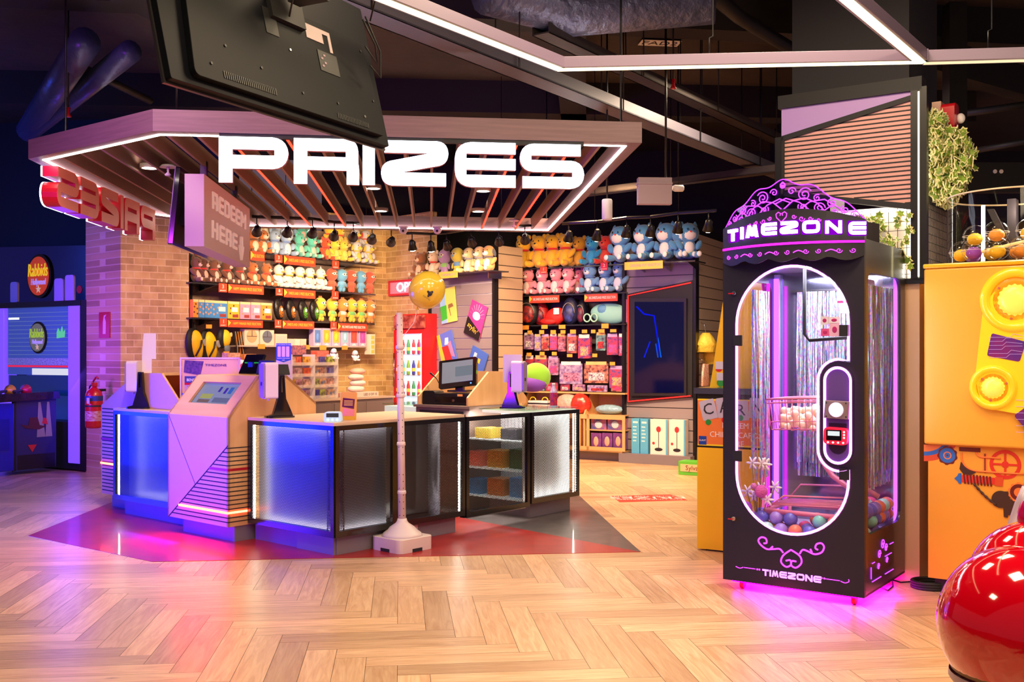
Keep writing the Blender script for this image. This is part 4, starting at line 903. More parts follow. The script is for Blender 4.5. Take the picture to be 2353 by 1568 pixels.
ba = thing('balloon', 'yellow balloon with a small black bee-like print tied to the white pole', 'balloon', bp)
bo = obj('skin', G().ell((0, 0, 0), (0.138, 0.138, 0.147), 32, 22, Matrix.Rotation(0.5, 3, 'Y')), mat('balloon_yellow', (240, 206, 60), 0.18, coat=0.5), ba)
obj('knot', G().lathe((-0.075, 0, -0.15), [(0.016, 0), (0.004, 0.02)], 10), mat('balloon_yellow', (0, 0, 0)), ba)
pr_ = obj('print', G().ell((0.035, -0.134, -0.035), (0.017, 0.004, 0.017), 12, 6).ell((0.02, -0.135, -0.02), (0.009, 0.004, 0.009), 10, 6).ell((0.05, -0.130, -0.022), (0.009, 0.004, 0.009), 10, 6).ell((0.022, -0.133, -0.052), (0.008, 0.004, 0.008), 10, 6), INK, ba)
text('FUN 4 ALL', 0.014, INK, ba, (0.01, -0.136, -0.068), rot=(math.pi/2, 0.6, 0))
st = obj('string', G().tube([Vector((-0.075, 0, -0.15)), Vector((-0.10, 0, -0.25)), Vector((pt_.x-bp.x+0.02, 0.06, -0.36)), Vector((pt_.x-bp.x+0.02, 0.04, -0.50))], 0.0025, 6), WHITE, ba)
# ------------------------------------------------------------------ plush toys: one of each kind is built, the rest are copies
PROTO = {}
def fur(c): return mat('plush_%d_%d_%d' % tuple(c), c, 0.9, sheen=0.5, bump=(60, 0.35, 0.01))
EYE_ = mat('bead_eye', (18, 14, 16), 0.15)
def plush_proto(kind, c1, c2, c3):
    key = (kind, c1, c2, c3)
    if key in PROTO: return PROTO[key]
    r = thing('plush_toy', 'x', 'plush toy'); M1, M2, M3 = fur(c1), fur(c2), fur(c3)
    b = G(); hd = G()
    if kind in ('bear', 'dog', 'cat', 'duck'):
        b.ell((0, 0, .28), (.23, .19, .29), 14, 9, tz=.15)
        for s in (-1, 1):
            b.ell((s*.27, -.08, .37), (.085, .09, .17), 10, 7, Matrix.Rotation(s*.5, 3, 'Y') @ Matrix.Rotation(-.5, 3, 'X'))
            b.ell((s*.17, -.27, .09), (.095, .20, .09), 10, 7, Matrix.Rotation(s*.25, 3, 'Z'))
        body = obj('body', b, M1, r)
        obj('belly', G().ell((0, -.085, .27), (.165, .125, .21), 12, 8), M2, body)
        for s in (-1, 1): obj('foot', G().ell((s*.20, -.44, .10), (.07, .03, .075), 10, 6), M2, body)
        big = 1.25 if kind == 'cat' else 1.0
        hz_ = .72 if kind != 'cat' else .70
        head = obj('head', G().ell((0, -.02, hz_), (.235*big, .215*big, .225*big), 16, 10), M1, r)
        if kind == 'bear':
            for s in (-1, 1): obj('ear', G().ell((s*.17, 0, hz_+.19), (.075, .045, .08), 10, 7), M1, head)
            obj('muzzle', G().ell((0, -.20, hz_-.06), (.10, .085, .075), 10, 7), M2, head); nz, ny = hz_-.03, -.275
        elif kind == 'dog':
            for s in (-1, 1): obj('ear', G().ell((s*.23, 0, hz_-.03), (.05, .09, .16), 10, 7, Matrix.Rotation(-s*.35, 3, 'Y')), M3, head)
            obj('muzzle', G().ell((0, -.22, hz_-.07), (.12, .12, .09), 10, 7), M2, head); nz, ny = hz_-.03, -.33
        elif kind == 'cat':
            for s in (-1, 1): obj('ear', G().lathe((s*.18, 0, hz_+.20), [(.075, 0), (.045, .07), (.01, .12)], 10), M1, head)
            obj('face_patch', G().ell((0, -.10, hz_-.04), (.225, .20, .19), 14, 9), M2, head); nz, ny = hz_+.02, -.30
        else:
            obj('beak', G().ell((0, -.24, hz_-.08), (.12, .10, .035), 12, 6), M3, head); nz, ny = hz_-.06, -.2
            obj('tuft', G().lathe((.03, 0, hz_+.18), [(.06, 0), (.03, .09), (.004, .16)], 8), M2, head)
        if kind != 'duck': obj('nose', G().ell((0, ny, nz), (.032, .02, .024), 8, 6), EYE_ if kind != 'cat' else fur((226, 60, 50)), head)
        for s in (-1, 1):
            yy = -.295 if kind == 'cat' else -.205
            obj('eye', G().ell((s*.085, yy, hz_+.045+(.04 if kind == 'cat' else 0)), (.022, .014, .03), 8, 6), EYE_, head)
        obj('neck_ribbon', G().lathe((0, -.01, .525), [(.15, -.03), (.19, 0), (.15, .03)], 14, cap=False), M3, r)
    else:   # standing doll with a big head
        b.ell((0, 0, .31), (.17, .13, .20), 12, 8, tz=.1)
        for s in (-1, 1):
            b.ell((s*.085, -.01, .11), (.085, .10, .115), 10, 7); b.ell((s*.20, -.02, .33), (.055, .06, .13), 8, 6, Matrix.Rotation(-s*.4, 3, 'Y'))
        body = obj('body', b, M1, r); obj('shirt', G().ell((0, -.005, .36), (.182, .142, .13), 12, 8), M3, body)
        head = obj('head', G().ell((0, 0, .71), (.27, .25, .285), 16, 10), M1, r)
        obj('face_patch', G().ell((0, -.14, .74), (.165, .13, .10), 12, 8), M2, head)
        for s in (-1, 1): obj('eye', G().ell((s*.065, -.265, .75), (.026, .014, .03), 8, 6), EYE_, head)
        obj('nose', G().ell((0, -.27, .67), (.045, .05, .04), 8, 6), M3, head)
        if kind == 'tuft':
            g = G()
            for k in range(5): g.tube([(0.03*(k-2), 0, .97), (0.045*(k-2), 0, 1.04+.02*(k % 2))], [.03, .008], 6)
            obj('hair', g, fur((226, 120, 40)), head)
    PROTO[key] = [r, 0]; return PROTO[key]
def plush(kind, c1, c2, c3, loc, rz, h, label, group, lean=0.0):
    P = plush_proto(kind, c1, c2, c3)
    r = P[0] if P[1] == 0 else dup(P[0]); P[1] += 1
    r.location = loc; r.rotation_euler = (lean, 0, rz); r.scale = (h, h, h); r['label'] = label
    if group: r['group'] = group
    return r
def prow(fr, xs, y, h, kind, cols, desc, group, off=0.2, yaw=0.0, dz=0.0, off2=0.0, hs=None):
    n = len(xs)
    for i, x in enumerate(xs):
        o_ = off+off2*(i % 2); t, z = fr.tz(x, y if not callable(y) else y(x), 0.0); t = fr.t(x, o_)
        c = cols[i % len(cols)]; p = fr.w(t, o_, z+0.012+dz)
        plush(kind, c[0], c[1], c[2], p, fr.a+yaw+random.uniform(-.12, .12), h*(hs[i] if hs else 1), '%s, %s' % (desc[i % len(desc)], ordl(i, n) if n > 1 else 'alone in its spot'), group)
def lnx(x0, y0, x1, y1): return lambda x: y0+(y1-y0)*(x-x0)/(x1-x0)

# ------------------------------------------------------------------ shelves
SHG = mat('shelf_dark_glass', (46, 44, 50), 0.2, coat=0.4)
def shelf(fr, x0, x1, y_at, label, depth=0.44, off=0.0, m=None, th=0.018):
    t0, t1 = fr.t(x0, off), fr.t(x1, off); z = fr.tz((x0+x1)/2, y_at((x0+x1)/2), off)[1]
    r = thing('wall_shelf', label, 'shelf', fr.loc(), fr.a)
    obj('board', G().box(t0, t1, off, off+depth, z-th, z), m or SHG, r)
    for k in range(3):
        t = t0+(t1-t0)*(0.12+0.38*k); obj('bracket', G().prism([(off+depth, z-th), (off+0.03, z-th), (off+depth, z-0.10)], 'x', t-0.006, t+0.006), CHROME, r)
    return z
LY1, LY2, LY3 = lnx(439, 562, 864, 610), lnx(438.6, 650.6, 861.9, 676.5), lnx(440, 729.6, 859, 743.9)
def flat(fr, ya, xa): # constant height shelf: y for other columns
    z = fr.tz(xa, ya)[1]
    def f(x):
        t = fr.t(x); D = fr.o.y+fr.d.y*t; return HY-(z-EYE)*F/D
    return f
LY1 = flat(LW, 609, 862); LY2 = flat(LW, 676.5, 862); LY3 = flat(LW, 743.9, 859); LY4 = flat(LW, 796, 830)
shelf(LW, 440, 863, LY1, 'topmost dark glass shelf on the left toy wall'); shelf(LW, 440, 863, LY2, 'second dark glass shelf from the top on the left toy wall')
shelf(LW, 440, 861, LY3, 'third dark glass shelf from the top on the left toy wall'); shelf(LW, 550, 842, LY4, 'lowest pale shelf on the left toy wall, under the boxed sets', m=mat('pale_shelf', (196, 178, 170), 0.5))
for n_, x in (('trim_5', 437), ('trim_6', 812)):
    t = LW.t(x, 0.42); struct(n_, G().box(t-0.02, t+0.02, 0.40, 0.455, 0, 3.05), BLACK, loc=LW.loc(), rot=(0, 0, LW.a))
RY1, RY2, RY3 = flat(RW, 618, 1194), flat(RW, 679.5, 1195), flat(RW, 748, 1190)
shelf(RW, 1190, 1436, RY1, 'topmost dark shelf on the right toy wall, left part'); shelf(RW, 1190, 1436, RY2, 'second dark shelf from the top on the right toy wall')
shelf(RW, 1190, 1436, RY3, 'third dark shelf from the top on the right toy wall, holding bags'); shelf(RW, 1436, 1597, RY1, 'topmost shelf continuing over the tall screen panel', off=-0.30, depth=.395)
def board(fr, x0, y0, x1, y1, m, txt, label, cat='shelf label', group=None, off=-0.015, tm=None, big=None, sx=1.0, name='shelf_label'):
    t0, za = fr.tz(x0, y0, off); t1, zb = fr.tz(x0, y1, off); t1 = fr.t(x1, off)
    w_ = t1-t0; h_ = za-zb
    p = fr.w((t0+t1)/2, off, zb)
    o = obj(name, G().box(-w_/2, w_/2, 0, 0.006, 0, h_), m, loc=p, rot=(0, 0, fr.a)); tag(o, label, cat, group)
    if big:
        text(big, h_*0.62, WHT, o, (0, -0.001, h_*0.62)); text('JACKPOT', h_*0.20, WHT, o, (0, -0.001, h_*0.17))
    elif txt:
        obj('corner_mark', G().prism([(-w_/2, 0.1*h_), (-w_/2, h_), (-w_/2+h_*0.5, 0.6*h_)], 'y', -0.001, 0), YELT, o)
        text(txt, h_*0.5, tm or YELT, o, (w_*.04, -0.001, h_*0.5), fit=w_*.80)
    return o
JB = [(LW, 632, 585, 649, 603, '3', 'top', 'left'), (LW, 764, 599, 779, 617, '1', 'top', 'left'), (LW, 503, 651, 522, 671, '3', 'second', 'left'), (LW, 634, 662, 650, 679, '8', 'second', 'left'),
      (LW, 763, 669, 778, 688, '1', 'second', 'left'), (LW, 505, 732, 522, 751, '1', 'third', 'left'), (LW, 632, 735, 647, 754, '1', 'third', 'left'), (LW, 760, 740, 774, 758, '1', 'third', 'left'),
      (RW, 1241, 614, 1257, 629, '1', 'top', 'right'), (RW, 1380, 604, 1396, 622, '2', 'top', 'right')]
PP = {0: 'under the teal plush', 1: 'under the yellow plush', 2: 'under the brown plush', 3: 'under the white plush', 4: 'under the red and blue dolls', 5: 'under the snack boxes', 6: 'under the black bags', 7: 'under the striped dolls', 8: 'above the pink bears', 9: 'above the blue bears'}
for i, (fr, x0, y0, x1, y1, s, rw_, sd) in enumerate(JB):
    board(fr, x0, y0, x1, y1, REDM if i != 9 else mat('magenta_red', (214, 40, 70), 0.5), '', 'small red price card, %s %s shelf, %s' % (rw_, sd, PP[i]), big=s, group='red jackpot price cards', name='price_card')
LB = [(LW, 576, 577, 608, 598, 'PRIZE SELECTION', 'half hidden by the redeem sign'), (LW, 653, 587, 725, 607, 'SWEETLAND 5 PRIZE SELECTION', 'on the top left shelf under the teal plush'), (LW, 525, 653, 606, 673, 'HAPPY WINNER PRIZE SELECTION', 'under the brown plush'),
      (LW, 653, 664, 725, 683, 'SWEETLAND 5 PRIZE SELECTION', 'under the white plush'), (LW, 524, 735, 604, 752, 'HAPPY WINNER PRIZE SELECTION', 'under the snack boxes'), (LW, 650, 737, 722, 755, 'SWEETLAND 5 PRIZE SELECTION', 'under the black bags'),
      (LW, 777, 743, 843, 760, 'BIG SWEETLAND PRIZE SELECTION', 'under the striped dolls'), (RW, 1216, 681, 1285, 697, 'BIG SWEETLAND PRIZE SELECTION', 'under the pink bears'), (RW, 1343, 677, 1419, 694, 'BIG SWEETLAND PRIZE SELECTION', 'under the blue bears')]
for i, (fr, x0, y0, x1, y1, s, d) in enumerate(LB):
    board(fr, x0, y0, x1, y1, REDM, s, 'long red shelf sign %s' % d, group='red prize selection signs', tm=WHT if i > 5 else YELT, sx=0.86 if i > 5 else 0.92)
board(RW, 1435, 603, 1523, 621, mat('shelf_yellow', (250, 206, 84), 0.5), 'CARNIVAL POT SELECTION', 'long yellow shelf sign under the blue and white plush', group='red prize selection signs', tm=mat('mauve_print', (190, 150, 190), 0.5), off=-0.32)
ORT = mat('orange_price_tag', (250, 158, 60), 0.5)
def tags(fr, lst, where, off=-0.012):
    for i, (x0, y0, x1, y1) in enumerate(lst):
        o = board(fr, x0, y0, x1, y1, ORT, '', 'small orange price tag %s, %s' % (where, ordl(i, len(lst))), cat='price tag', group='orange price tags', off=off, name='price_tag')
tags(LW, [(593, 791, 609, 802), (650, 793, 664, 803), (697, 793, 712, 803), (735, 794, 750, 805), (786, 795, 799, 804)], 'under the lowest left shelf')
tags(LW, [(474, 746, 487, 755), (514, 808, 527, 818)], 'by the yellow bags')
tags(RW, [(1201, 748, 1215, 758), (1244, 747, 1258, 756), (1284, 747, 1299, 756), (1382, 744, 1398, 755)], 'under the bag shelf on the right')
tags(RW, [(1212, 760, 1222, 768), (1239, 759, 1250, 768), (1265, 759, 1277, 768), (1288, 759, 1299, 767), (1310, 758, 1323, 767), (1337, 758, 1349, 766), (1358, 758, 1368, 766), (1375, 757, 1389, 765), (1402, 757, 1416, 764)], 'along the upper hooks on the right wall')
tags(RW, [(1210, 811, 1221, 819), (1240, 809, 1251, 817), (1268, 809, 1279, 817), (1303, 814, 1315, 821), (1361, 813, 1372, 821), (1401, 832, 1413, 840)], 'along the lower hooks on the right wall')

# ------------------------------------------------------------------ plush rows
W_, BRN_, ORG_ = (246, 240, 240), (120, 70, 50), (226, 130, 60)
fl = lambda f, d: (lambda x: f(x)+d)
prow(LW, [583, 603], LY1, 0.34, 'dog', [((196, 110, 50), (240, 220, 196), (110, 70, 44))], ['orange and brown puppy plush on the top left shelf'], 'orange puppies on the top left shelf', 0.12)
prow(LW, [586, 606], LY1, 0.34, 'dog', [((214, 190, 160), (244, 232, 214), (120, 84, 60))], ['cream and brown puppy plush piled above the orange puppies'], 'cream puppies on the top left shelf', 0.26, dz=0.22)
prow(LW, [631, 657], LY1, 0.36, 'bear', [((160, 188, 232), (226, 232, 248), (120, 150, 220))], ['pale blue plush on the top left shelf'], 'pale blue plush on the top left shelf', 0.12)
prow(LW, [636, 662], LY1, 0.36, 'bear', [((150, 178, 226), (226, 232, 248), (90, 120, 210))], ['pale blue plush piled above the lower pale blue ones'], 'pale blue plush on the top left shelf', 0.28, dz=0.23)
prow(LW, [688, 716], LY1, 0.34, 'bear', [((96, 204, 190), (236, 200, 190), (80, 180, 170))], ['teal plush on the top left shelf'], 'teal plush on the top left shelf', 0.10)
prow(LW, [692, 712], LY1, 0.34, 'bear', [((84, 196, 184), (236, 200, 190), (70, 170, 160))], ['teal plush piled above the lower teal ones'], 'teal plush on the top left shelf', 0.26, dz=0.23)
prow(LW, [748], LY1, 0.34, 'bear', [((236, 84, 50), (250, 170, 50), (220, 60, 40))], ['red and orange plush'], None, 0.14)
prow(LW, [769, 789], LY1, 0.33, 'bear', [((250, 208, 70), (252, 220, 110), (250, 190, 60))], ['plain yellow plush bear on the top left shelf'], 'yellow plush on the top left shelf', 0.08)
prow(LW, [756, 780], LY1, 0.34, 'bear', [((250, 200, 60), (252, 220, 110), (236, 80, 50))], ['yellow plush bear piled above the lower yellow ones'], 'yellow plush on the top left shelf', 0.26, dz=0.22)
prow(LW, [820, 846], LY1, 0.33, 'dog', [((224, 220, 230), (250, 214, 90), (244, 206, 80))], ['white-grey plush with yellow paws on the top left shelf'], 'white-grey plush on the top left shelf', 0.08)
prow(LW, [816, 840], LY1, 0.33, 'dog', [((222, 218, 230), (250, 214, 90), (236, 90, 70))], ['white-grey plush piled above the lower white-grey ones'], 'white-grey plush on the top left shelf', 0.26, dz=0.22)
PB = ((120, 76, 62), (248, 196, 190), (226, 60, 56)); PB2 = ((178, 104, 56), (250, 200, 180), (230, 70, 56))
prow(LW, [450, 466, 491, 520, 550, 580, 612], LY2, 0.33, 'bear', [PB, ((96, 54, 46), (240, 180, 170), (210, 30, 40)), PB, ((110, 62, 48), (246, 196, 180), (226, 50, 40)), PB, PB2, PB2], ['brown plush with a pink belly on the second left shelf'], 'brown plush on the second left shelf', 0.13, 0.35)
prow(LW, [640, 664, 688, 711, 736], LY2, 0.33, 'duck', [((252, 238, 234), (200, 216, 240), (252, 186, 70)), ((250, 240, 232), (240, 200, 210), (250, 180, 60))], ['white duck plush with a yellow beak on the second left shelf'], 'white duck plush on the second left shelf', 0.12, 0.3)
prow(LW, [762, 785, 807, 829, 849], LY2, 0.335, 'doll', [((236, 96, 70), (250, 240, 236), (240, 110, 80)), ((110, 184, 232), (248, 246, 246), (130, 196, 240))], ['red standing plush doll on the second left shelf', 'light blue standing plush doll on the second left shelf'], 'red and blue dolls on the second left shelf', 0.12)
prow(LW, [736, 763, 787, 808, 830, 850], LY3, 0.345, 'tuft', [((250, 200, 60), (252, 240, 220), (110, 190, 110)), ((250, 206, 70), (252, 240, 220), (120, 200, 120)), ((244, 150, 70), (252, 240, 226), (240, 230, 226))], ['yellow doll with a green top on the third left shelf', 'yellow doll with hair tuft on the third left shelf', 'orange doll with a pale jumper on the third left shelf'], 'tufted dolls on the third left shelf', 0.12)
# right wall
YB = ((250, 186, 30), (252, 198, 60), (220, 40, 36))
prow(RW, [1204, 1239, 1270, 1300], RY1, 0.50, 'bear', [YB], ['large yellow bear with a red ribbon on the top right shelf'], 'large yellow bears on the top right shelf', 0.14, -0.1)
prow(RW, [1332], RY1, 0.46, 'bear', [((226, 160, 24), (240, 180, 50), (210, 40, 36))], ['yellow bear standing back in shade beside the blue plush'], None, 0.30)
prow(RW, [1361], RY1, 0.42, 'bear', [((30, 150, 206), (60, 170, 220), (20, 120, 190))], ['bright blue plush bear on the top right shelf'], None, 0.08)
prow(RW, [1392], RY1, 0.43, 'bear', [((226, 52, 36), (236, 80, 56), (200, 30, 30))], ['red plush bear beside the bright blue one'], None, 0.14)
BW = ((80, 150, 214), (250, 246, 248), (220, 40, 50))
prow(RW, [1426, 1480, 1532], RY1, 0.50, 'cat', [BW], ['big blue plush cat with a white face, top right shelf'], 'blue and white plush cats', -0.14, -0.15)
prow(RW, [1566, 1582], RY1, 0.48, 'cat', [((76, 146, 206), (240, 240, 246), (220, 40, 50))], ['blue plush cat turned away at the right shelf end'], 'blue and white plush cats', -0.12, 0.7)
prow(RW, [1214, 1246, 1278, 1306], RY2, 0.40, 'bear', [((246, 146, 166), (252, 226, 226), (244, 130, 150))], ['pink plush bear with a pale belly on the second right shelf'], 'pink bears on the second right shelf', 0.12, -0.15)
prow(RW, [1328], RY2, 0.38, 'bear', [((226, 110, 140), (240, 190, 200), (220, 100, 130))], ['darker pink bear behind the pink row'], None, 0.28)
prow(RW, [1356, 1391, 1424], RY2, 0.43, 'bear', [((110, 164, 214), (240, 244, 250), (90, 140, 200))], ['powder blue plush bear with white belly, second right shelf'], 'powder blue bears on the second right shelf', 0.10, -0.15)

# ------------------------------------------------------------------ boxes, bags and packets
def item(fr, x0, x1, y0, y1, depth, m, name, label, cat, group=None, off=0.02, yaw=0.0, bevel=0.003, zbase=None):
    """box standing behind the plane between pixel columns and rows (front face)"""
    t0, t1 = fr.t(x0, off), fr.t(x1, off); za = fr.tz(x0, y0, off)[1]; zb = fr.tz(x0, y1, off)[1] if zbase is None else zbase
    w_ = t1-t0; h_ = za-zb
    o = obj(name, G().box(-w_/2, w_/2, 0, depth, 0, h_), m, loc=fr.w((t0+t1)/2, off, zb), rot=(0, 0, fr.a+yaw), bevel=bevel)
    tag(o, label, cat, group); return o, w_, h_
def printed(name, c1, c2, sc=30): return mat(name, c1, 0.4, var=((sc, sc, sc), 0, c2))
def blob(o, w_, h_, x, z, r, m, name='printed_spot'): obj(name, G().lathe((x*w_, -0.0012, z*h_), [(r, 0), (r, 0.001)], 12, ax='y'), m, o)
def rect(o, w_, h_, x0, x1, z0, z1, m, name='printed_panel', y=-0.0015): obj(name, G().box(x0*w_, x1*w_, y, 0, z0*h_, z1*h_), m, o)
Z3 = LW.tz(860, 743.9)[1]+0.001
bl_, yl_, pk_, or_ = mat('box_blue', (70, 140, 220), 0.45), mat('box_yellow', (250, 184, 60), 0.45), mat('box_pink', (250, 150, 190), 0.45), mat('box_orange', (250, 150, 60), 0.45)
snk = [(444, 456, or_, 'orange'), (457, 470, bl_, 'blue'), (471, 482, bl_, 'blue'), (482, 494, bl_, 'blue'), (494, 522, bl_, 'blue'), (524, 550, yl_, 'yellow'), (552, 575, pk_, 'pink'), (577, 599, pk_, 'pink'), (600, 625, or_, 'orange')]
for i, (x0, x1, m, cn) in enumerate(snk):
    ytop = LY3((x0+x1)/2)-42+i*0.3
    o, w_, h_ = item(LW, x0, x1, ytop, 0, 0.07, m, 'snack_box', '%s snack box on the third left shelf, %s of the boxes' % (cn, ordl(i, 9)), 'box', 'snack boxes on the third left shelf', zbase=Z3)
    dark = mat('choc_spot', (110, 50, 40), 0.5) if cn in ('orange', 'yellow') else mat('cookie_spot', (240, 150, 110), 0.5)
    rect(o, w_, h_, -0.5, 0.5, 0.86, 1.0, mat('box_top_cream', (252, 214, 160), 0.5)); 
    for q in ((-.3, .3), (.3, .22), (-.25, .6), (.28, .5), (0, .75)): blob(o, w_, h_, q[0], q[1], 0.013, dark)
    if w_ > 0.10: rect(o, w_, h_, -0.2, 0.35, 0.4, 0.66, WHT, 'printed_logo', -0.002); rect(o, w_, h_, -0.1, 0.4, 0.08, 0.25, mat('snack_pic', (150, 60, 60) if cn != 'pink' else (236, 90, 130), 0.5), 'printed_picture', -0.002)
for i, (x, c) in enumerate(((640, (250, 150, 40)), (668, (250, 160, 40)), (696, (110, 210, 40)), (722, (110, 210, 40)))):
    p = LW.w(LW.t(x, 0.1), 0.1, Z3); r = thing('drawstring_bag', 'black bag with %s printed splash on the third left shelf, %s' % ('orange' if i < 2 else 'green', ordl(i, 4)), 'bag', p, LW.a+0.2, 'black printed bags on the third left shelf')
    b = obj('bag', G().ell((0, 0, .15), (.095, .05, .155), 14, 10, Matrix.Rotation(-.25, 3, 'Y')), mat('black_nylon', (28, 24, 26), 0.35, bump=(20, .6, .02)), r)
    obj('printed_splash', G().ell((.01, -.025, .13), (.062, .032, .10), 12, 8, Matrix.Rotation(-.3, 3, 'Y')), printed('splash_%d' % (i//2), c, (30, 26, 24), 40), b)
    obj('printed_badge', G().ell((0, -.055, .15), (.025, .008, .028), 10, 6), WHT, b)
    obj('drawstring', G().tube([(0.02, -.01, .28), (.04, -.02, .32), (.07, -.02, .30)], .006, 6), INK, r)
# yellow and black bags hanging at the left end
for i, (x, y) in enumerate(((452, 793), (483, 796))):
    p = px(x, y, LW.o.y+LW.d.y*LW.t(x)); t = LW.t(x, 0.06); p = LW.w(t, 0.06, LW.tz(x, y)[1])
    r = thing('backpack', 'yellow backpack with black straps hanging on the left wall, %s' % ('left one' if i == 0 else 'right one, behind the white plush'), 'backpack', p, LW.a+0.35, 'yellow backpacks')
    obj('shell', G().ell((0, 0, 0), (.12, .07, .19), 18, 12, Matrix.Rotation(-.25, 3, 'Y')), mat('bag_yellow', (250, 206, 30), 0.4), r)
    obj('side_panel', G().ell((-.02, .035, 0), (.15, .06, .22), 18, 12, Matrix.Rotation(-.25, 3, 'Y')), MATB, r)
    obj('strap', G().tube([(-.10, -.05, -.14), (-.05, -.09, -.02), (-.02, -.085, .06)], .012, 6), mat('strap_dark', (40, 34, 30), 0.6), r)
    obj('round_pocket', G().lathe((.07, -.075, .03), [(.045, -.012), (.05, 0.01)], 18, ax='y'), mat('grey_pocket', (150, 150, 160), 0.4), r)
    obj('hang_loop', G().tube([(0.02, .03, .18), (0.03, .06, .28), (0.06, .04, .19)], .01, 6), MATB, r)
t = LW.t(517, 0.05); r = thing('cap', 'yellow and black cap with a grey peak hanging on the left wall', 'cap', LW.w(t, 0.05, LW.tz(517, 778)[1]), LW.a+0.5)
obj('crown', G().ell((0, 0, 0), (.10, .07, .115), 18, 12), mat('cap_yellow', (240, 200, 40), 0.6), r); obj('back_panel', G().ell((-.04, .03, .0), (.105, .06, .13), 16, 10), MATB, r)
obj('peak', G().ell((.02, -.02, -.125), (.075, .03, .07), 14, 8), mat('cap_grey', (110, 120, 140), 0.6), r); obj('badge', G().lathe((.05, -.068, .05), [(.028, 0), (.028, .012)], 16, ax='y'), mat('badge_cream', (240, 220, 160), 0.5), r)
g = G(); t = LW.t(545, 0.05)
for k in range(7): g.tube([(0.02*k, 0, 0.16), (0.02*k+.03, -.01, -.05), (0.035*k+.02, 0, -.32)], .006, 5, mi=k % 2)
o = obj('lanyard_bundle', g, [MATB, mat('strap_orange', (200, 120, 40), 0.6)], loc=LW.w(t-.05, 0.05, LW.tz(545, 790)[1]), rot=(0, 0, LW.a)); tag(o, 'bundle of black and orange straps hanging beside the yellow cap', 'straps')
Z4 = LW.tz(830, 796)[1]+0.001
sets = [(562, 595, 38, (222, 170, 130), 'tan divided plate set in a box'), (598, 630, 36, (110, 116, 136), 'grey divided plate set in a box'), (634, 660, 27, (224, 196, 190), 'small clear box of pastel candles'), (662, 676, 16, (226, 196, 200), 'low pale carton beside the candles'), (677, 690, 16, (190, 210, 206), 'low mint carton'), (691, 704, 16, (224, 200, 180), 'low beige carton')]
for i, (x0, x1, hh, c, lb) in enumerate(sets):
    y1 = LY4((x0+x1)/2); o, w_, h_ = item(LW, x0, x1, y1-hh, y1, 0.10, mat('carton_cream', (232, 206, 190), 0.5), 'boxed_set', lb+' on the lowest left shelf', 'box', off=0.04, zbase=Z4)
    if i < 2: obj('plate', G().lathe((0, -0.004, h_*.56), [(h_*.40, 0), (h_*.40, .004), (h_*.34, .002)], 28, ax='y'), mat('plate_%d' % i, c, 0.35), o); obj('divider', G().box(-.004, .004, -.008, 0, h_*.56, h_*.92), mat('divider', (90, 76, 74), 0.5), o); obj('divider', G().box(-h_*.38, h_*.38, -.008, 0, h_*.54, h_*.57), mat('divider', (0, 0, 0)), o)
    else: rect(o, w_, h_, -.42, .42, .15, .85, mat('set_%d' % i, c, 0.4))
wb = [(721, 739, (90, 130, 200)), (741, 761, (250, 180, 60)), (763, 782, (250, 190, 50)), (784, 802, (150, 200, 226)), (804, 823, (236, 80, 60)), (825, 842, (190, 80, 170))]
wn = ['blue', 'amber', 'yellow', 'pale blue', 'red', 'purple']
for i, (x0, x1, c) in enumerate(wb):
    y1 = LY4((x0+x1)/2); o, w_, h_ = item(LW, x0, x1, y1-41, y1, 0.10, mat('window_box_edge', (200, 180, 220), 0.4), 'window_box', 'tall %s window box standing on the lowest left shelf' % wn[i], 'box', 'tall window boxes on the lowest left shelf', off=0.03, zbase=Z4)
    rect(o, w_, h_, -.36, .36, .18, .9, mat('toy_in_%d' % i, c, 0.3, coat=.5), 'window'); obj('toy_shape', G().ell((0, -.004, h_*.5), (w_*.2, .01, h_*.22), 12, 8), mat('toyb_%d' % i, tuple(min(255, int(v*1.15)) for v in c), 0.5), o)
    obj('base_print', G().prism([(-.3*w_, .03*h_), (.3*w_, .03*h_), (0, .16*h_)], 'y', -.002, 0), WHT, o)
o, w_, h_ = item(LW, 851, 862, 768, 815, 0.12, mat('carton_white', (240, 226, 200), 0.5), 'carton', 'tall white carton with yellow prints hanging at the right shelf end', 'box', off=-0.02)
for k in range(4): rect(o, w_, h_, -.3, .3, .06+.23*k, .22+.23*k, mat('yellow_pic', (246, 206, 90), 0.5))

# low cabinet run along the left wall, with acrylic display racks on it
BC0, BC1 = LW.t(560, -0.62), LW.t(905, -0.62)
bcr = thing('storage_cabinet', 'long low brown cabinet below the left toy shelves', 'cabinet', LW.loc(), LW.a)
obj('carcass', G().box(BC0, BC1, -0.60, 0.38, 0, 0.86), BRN, bcr); obj('worktop', G().box(BC0, BC1+0.03, -0.62, 0.38, 0.86, 0.885), mat('cabinet_top', (196, 172, 150), 0.4), bcr)
for k in range(3):
    a_ = BC1-0.55-k*0.62; obj('door', G().box(a_, a_+0.55, -0.615, -0.60, 0.1, 0.82), BRN, bcr, bevel=0.003)
ACR = CLEAR
def bagm(c1, c2): return mat('foil_%d_%d' % (c1[0], c2[1]), c1, 0.25, var=((22, 22, 22), 0, c2), coat=0.6)
racks = [(672, 722, 'left acrylic rack stuffed with bags of sweets'), (724, 777, 'right acrylic rack holding pouches, cards and chocolate')]
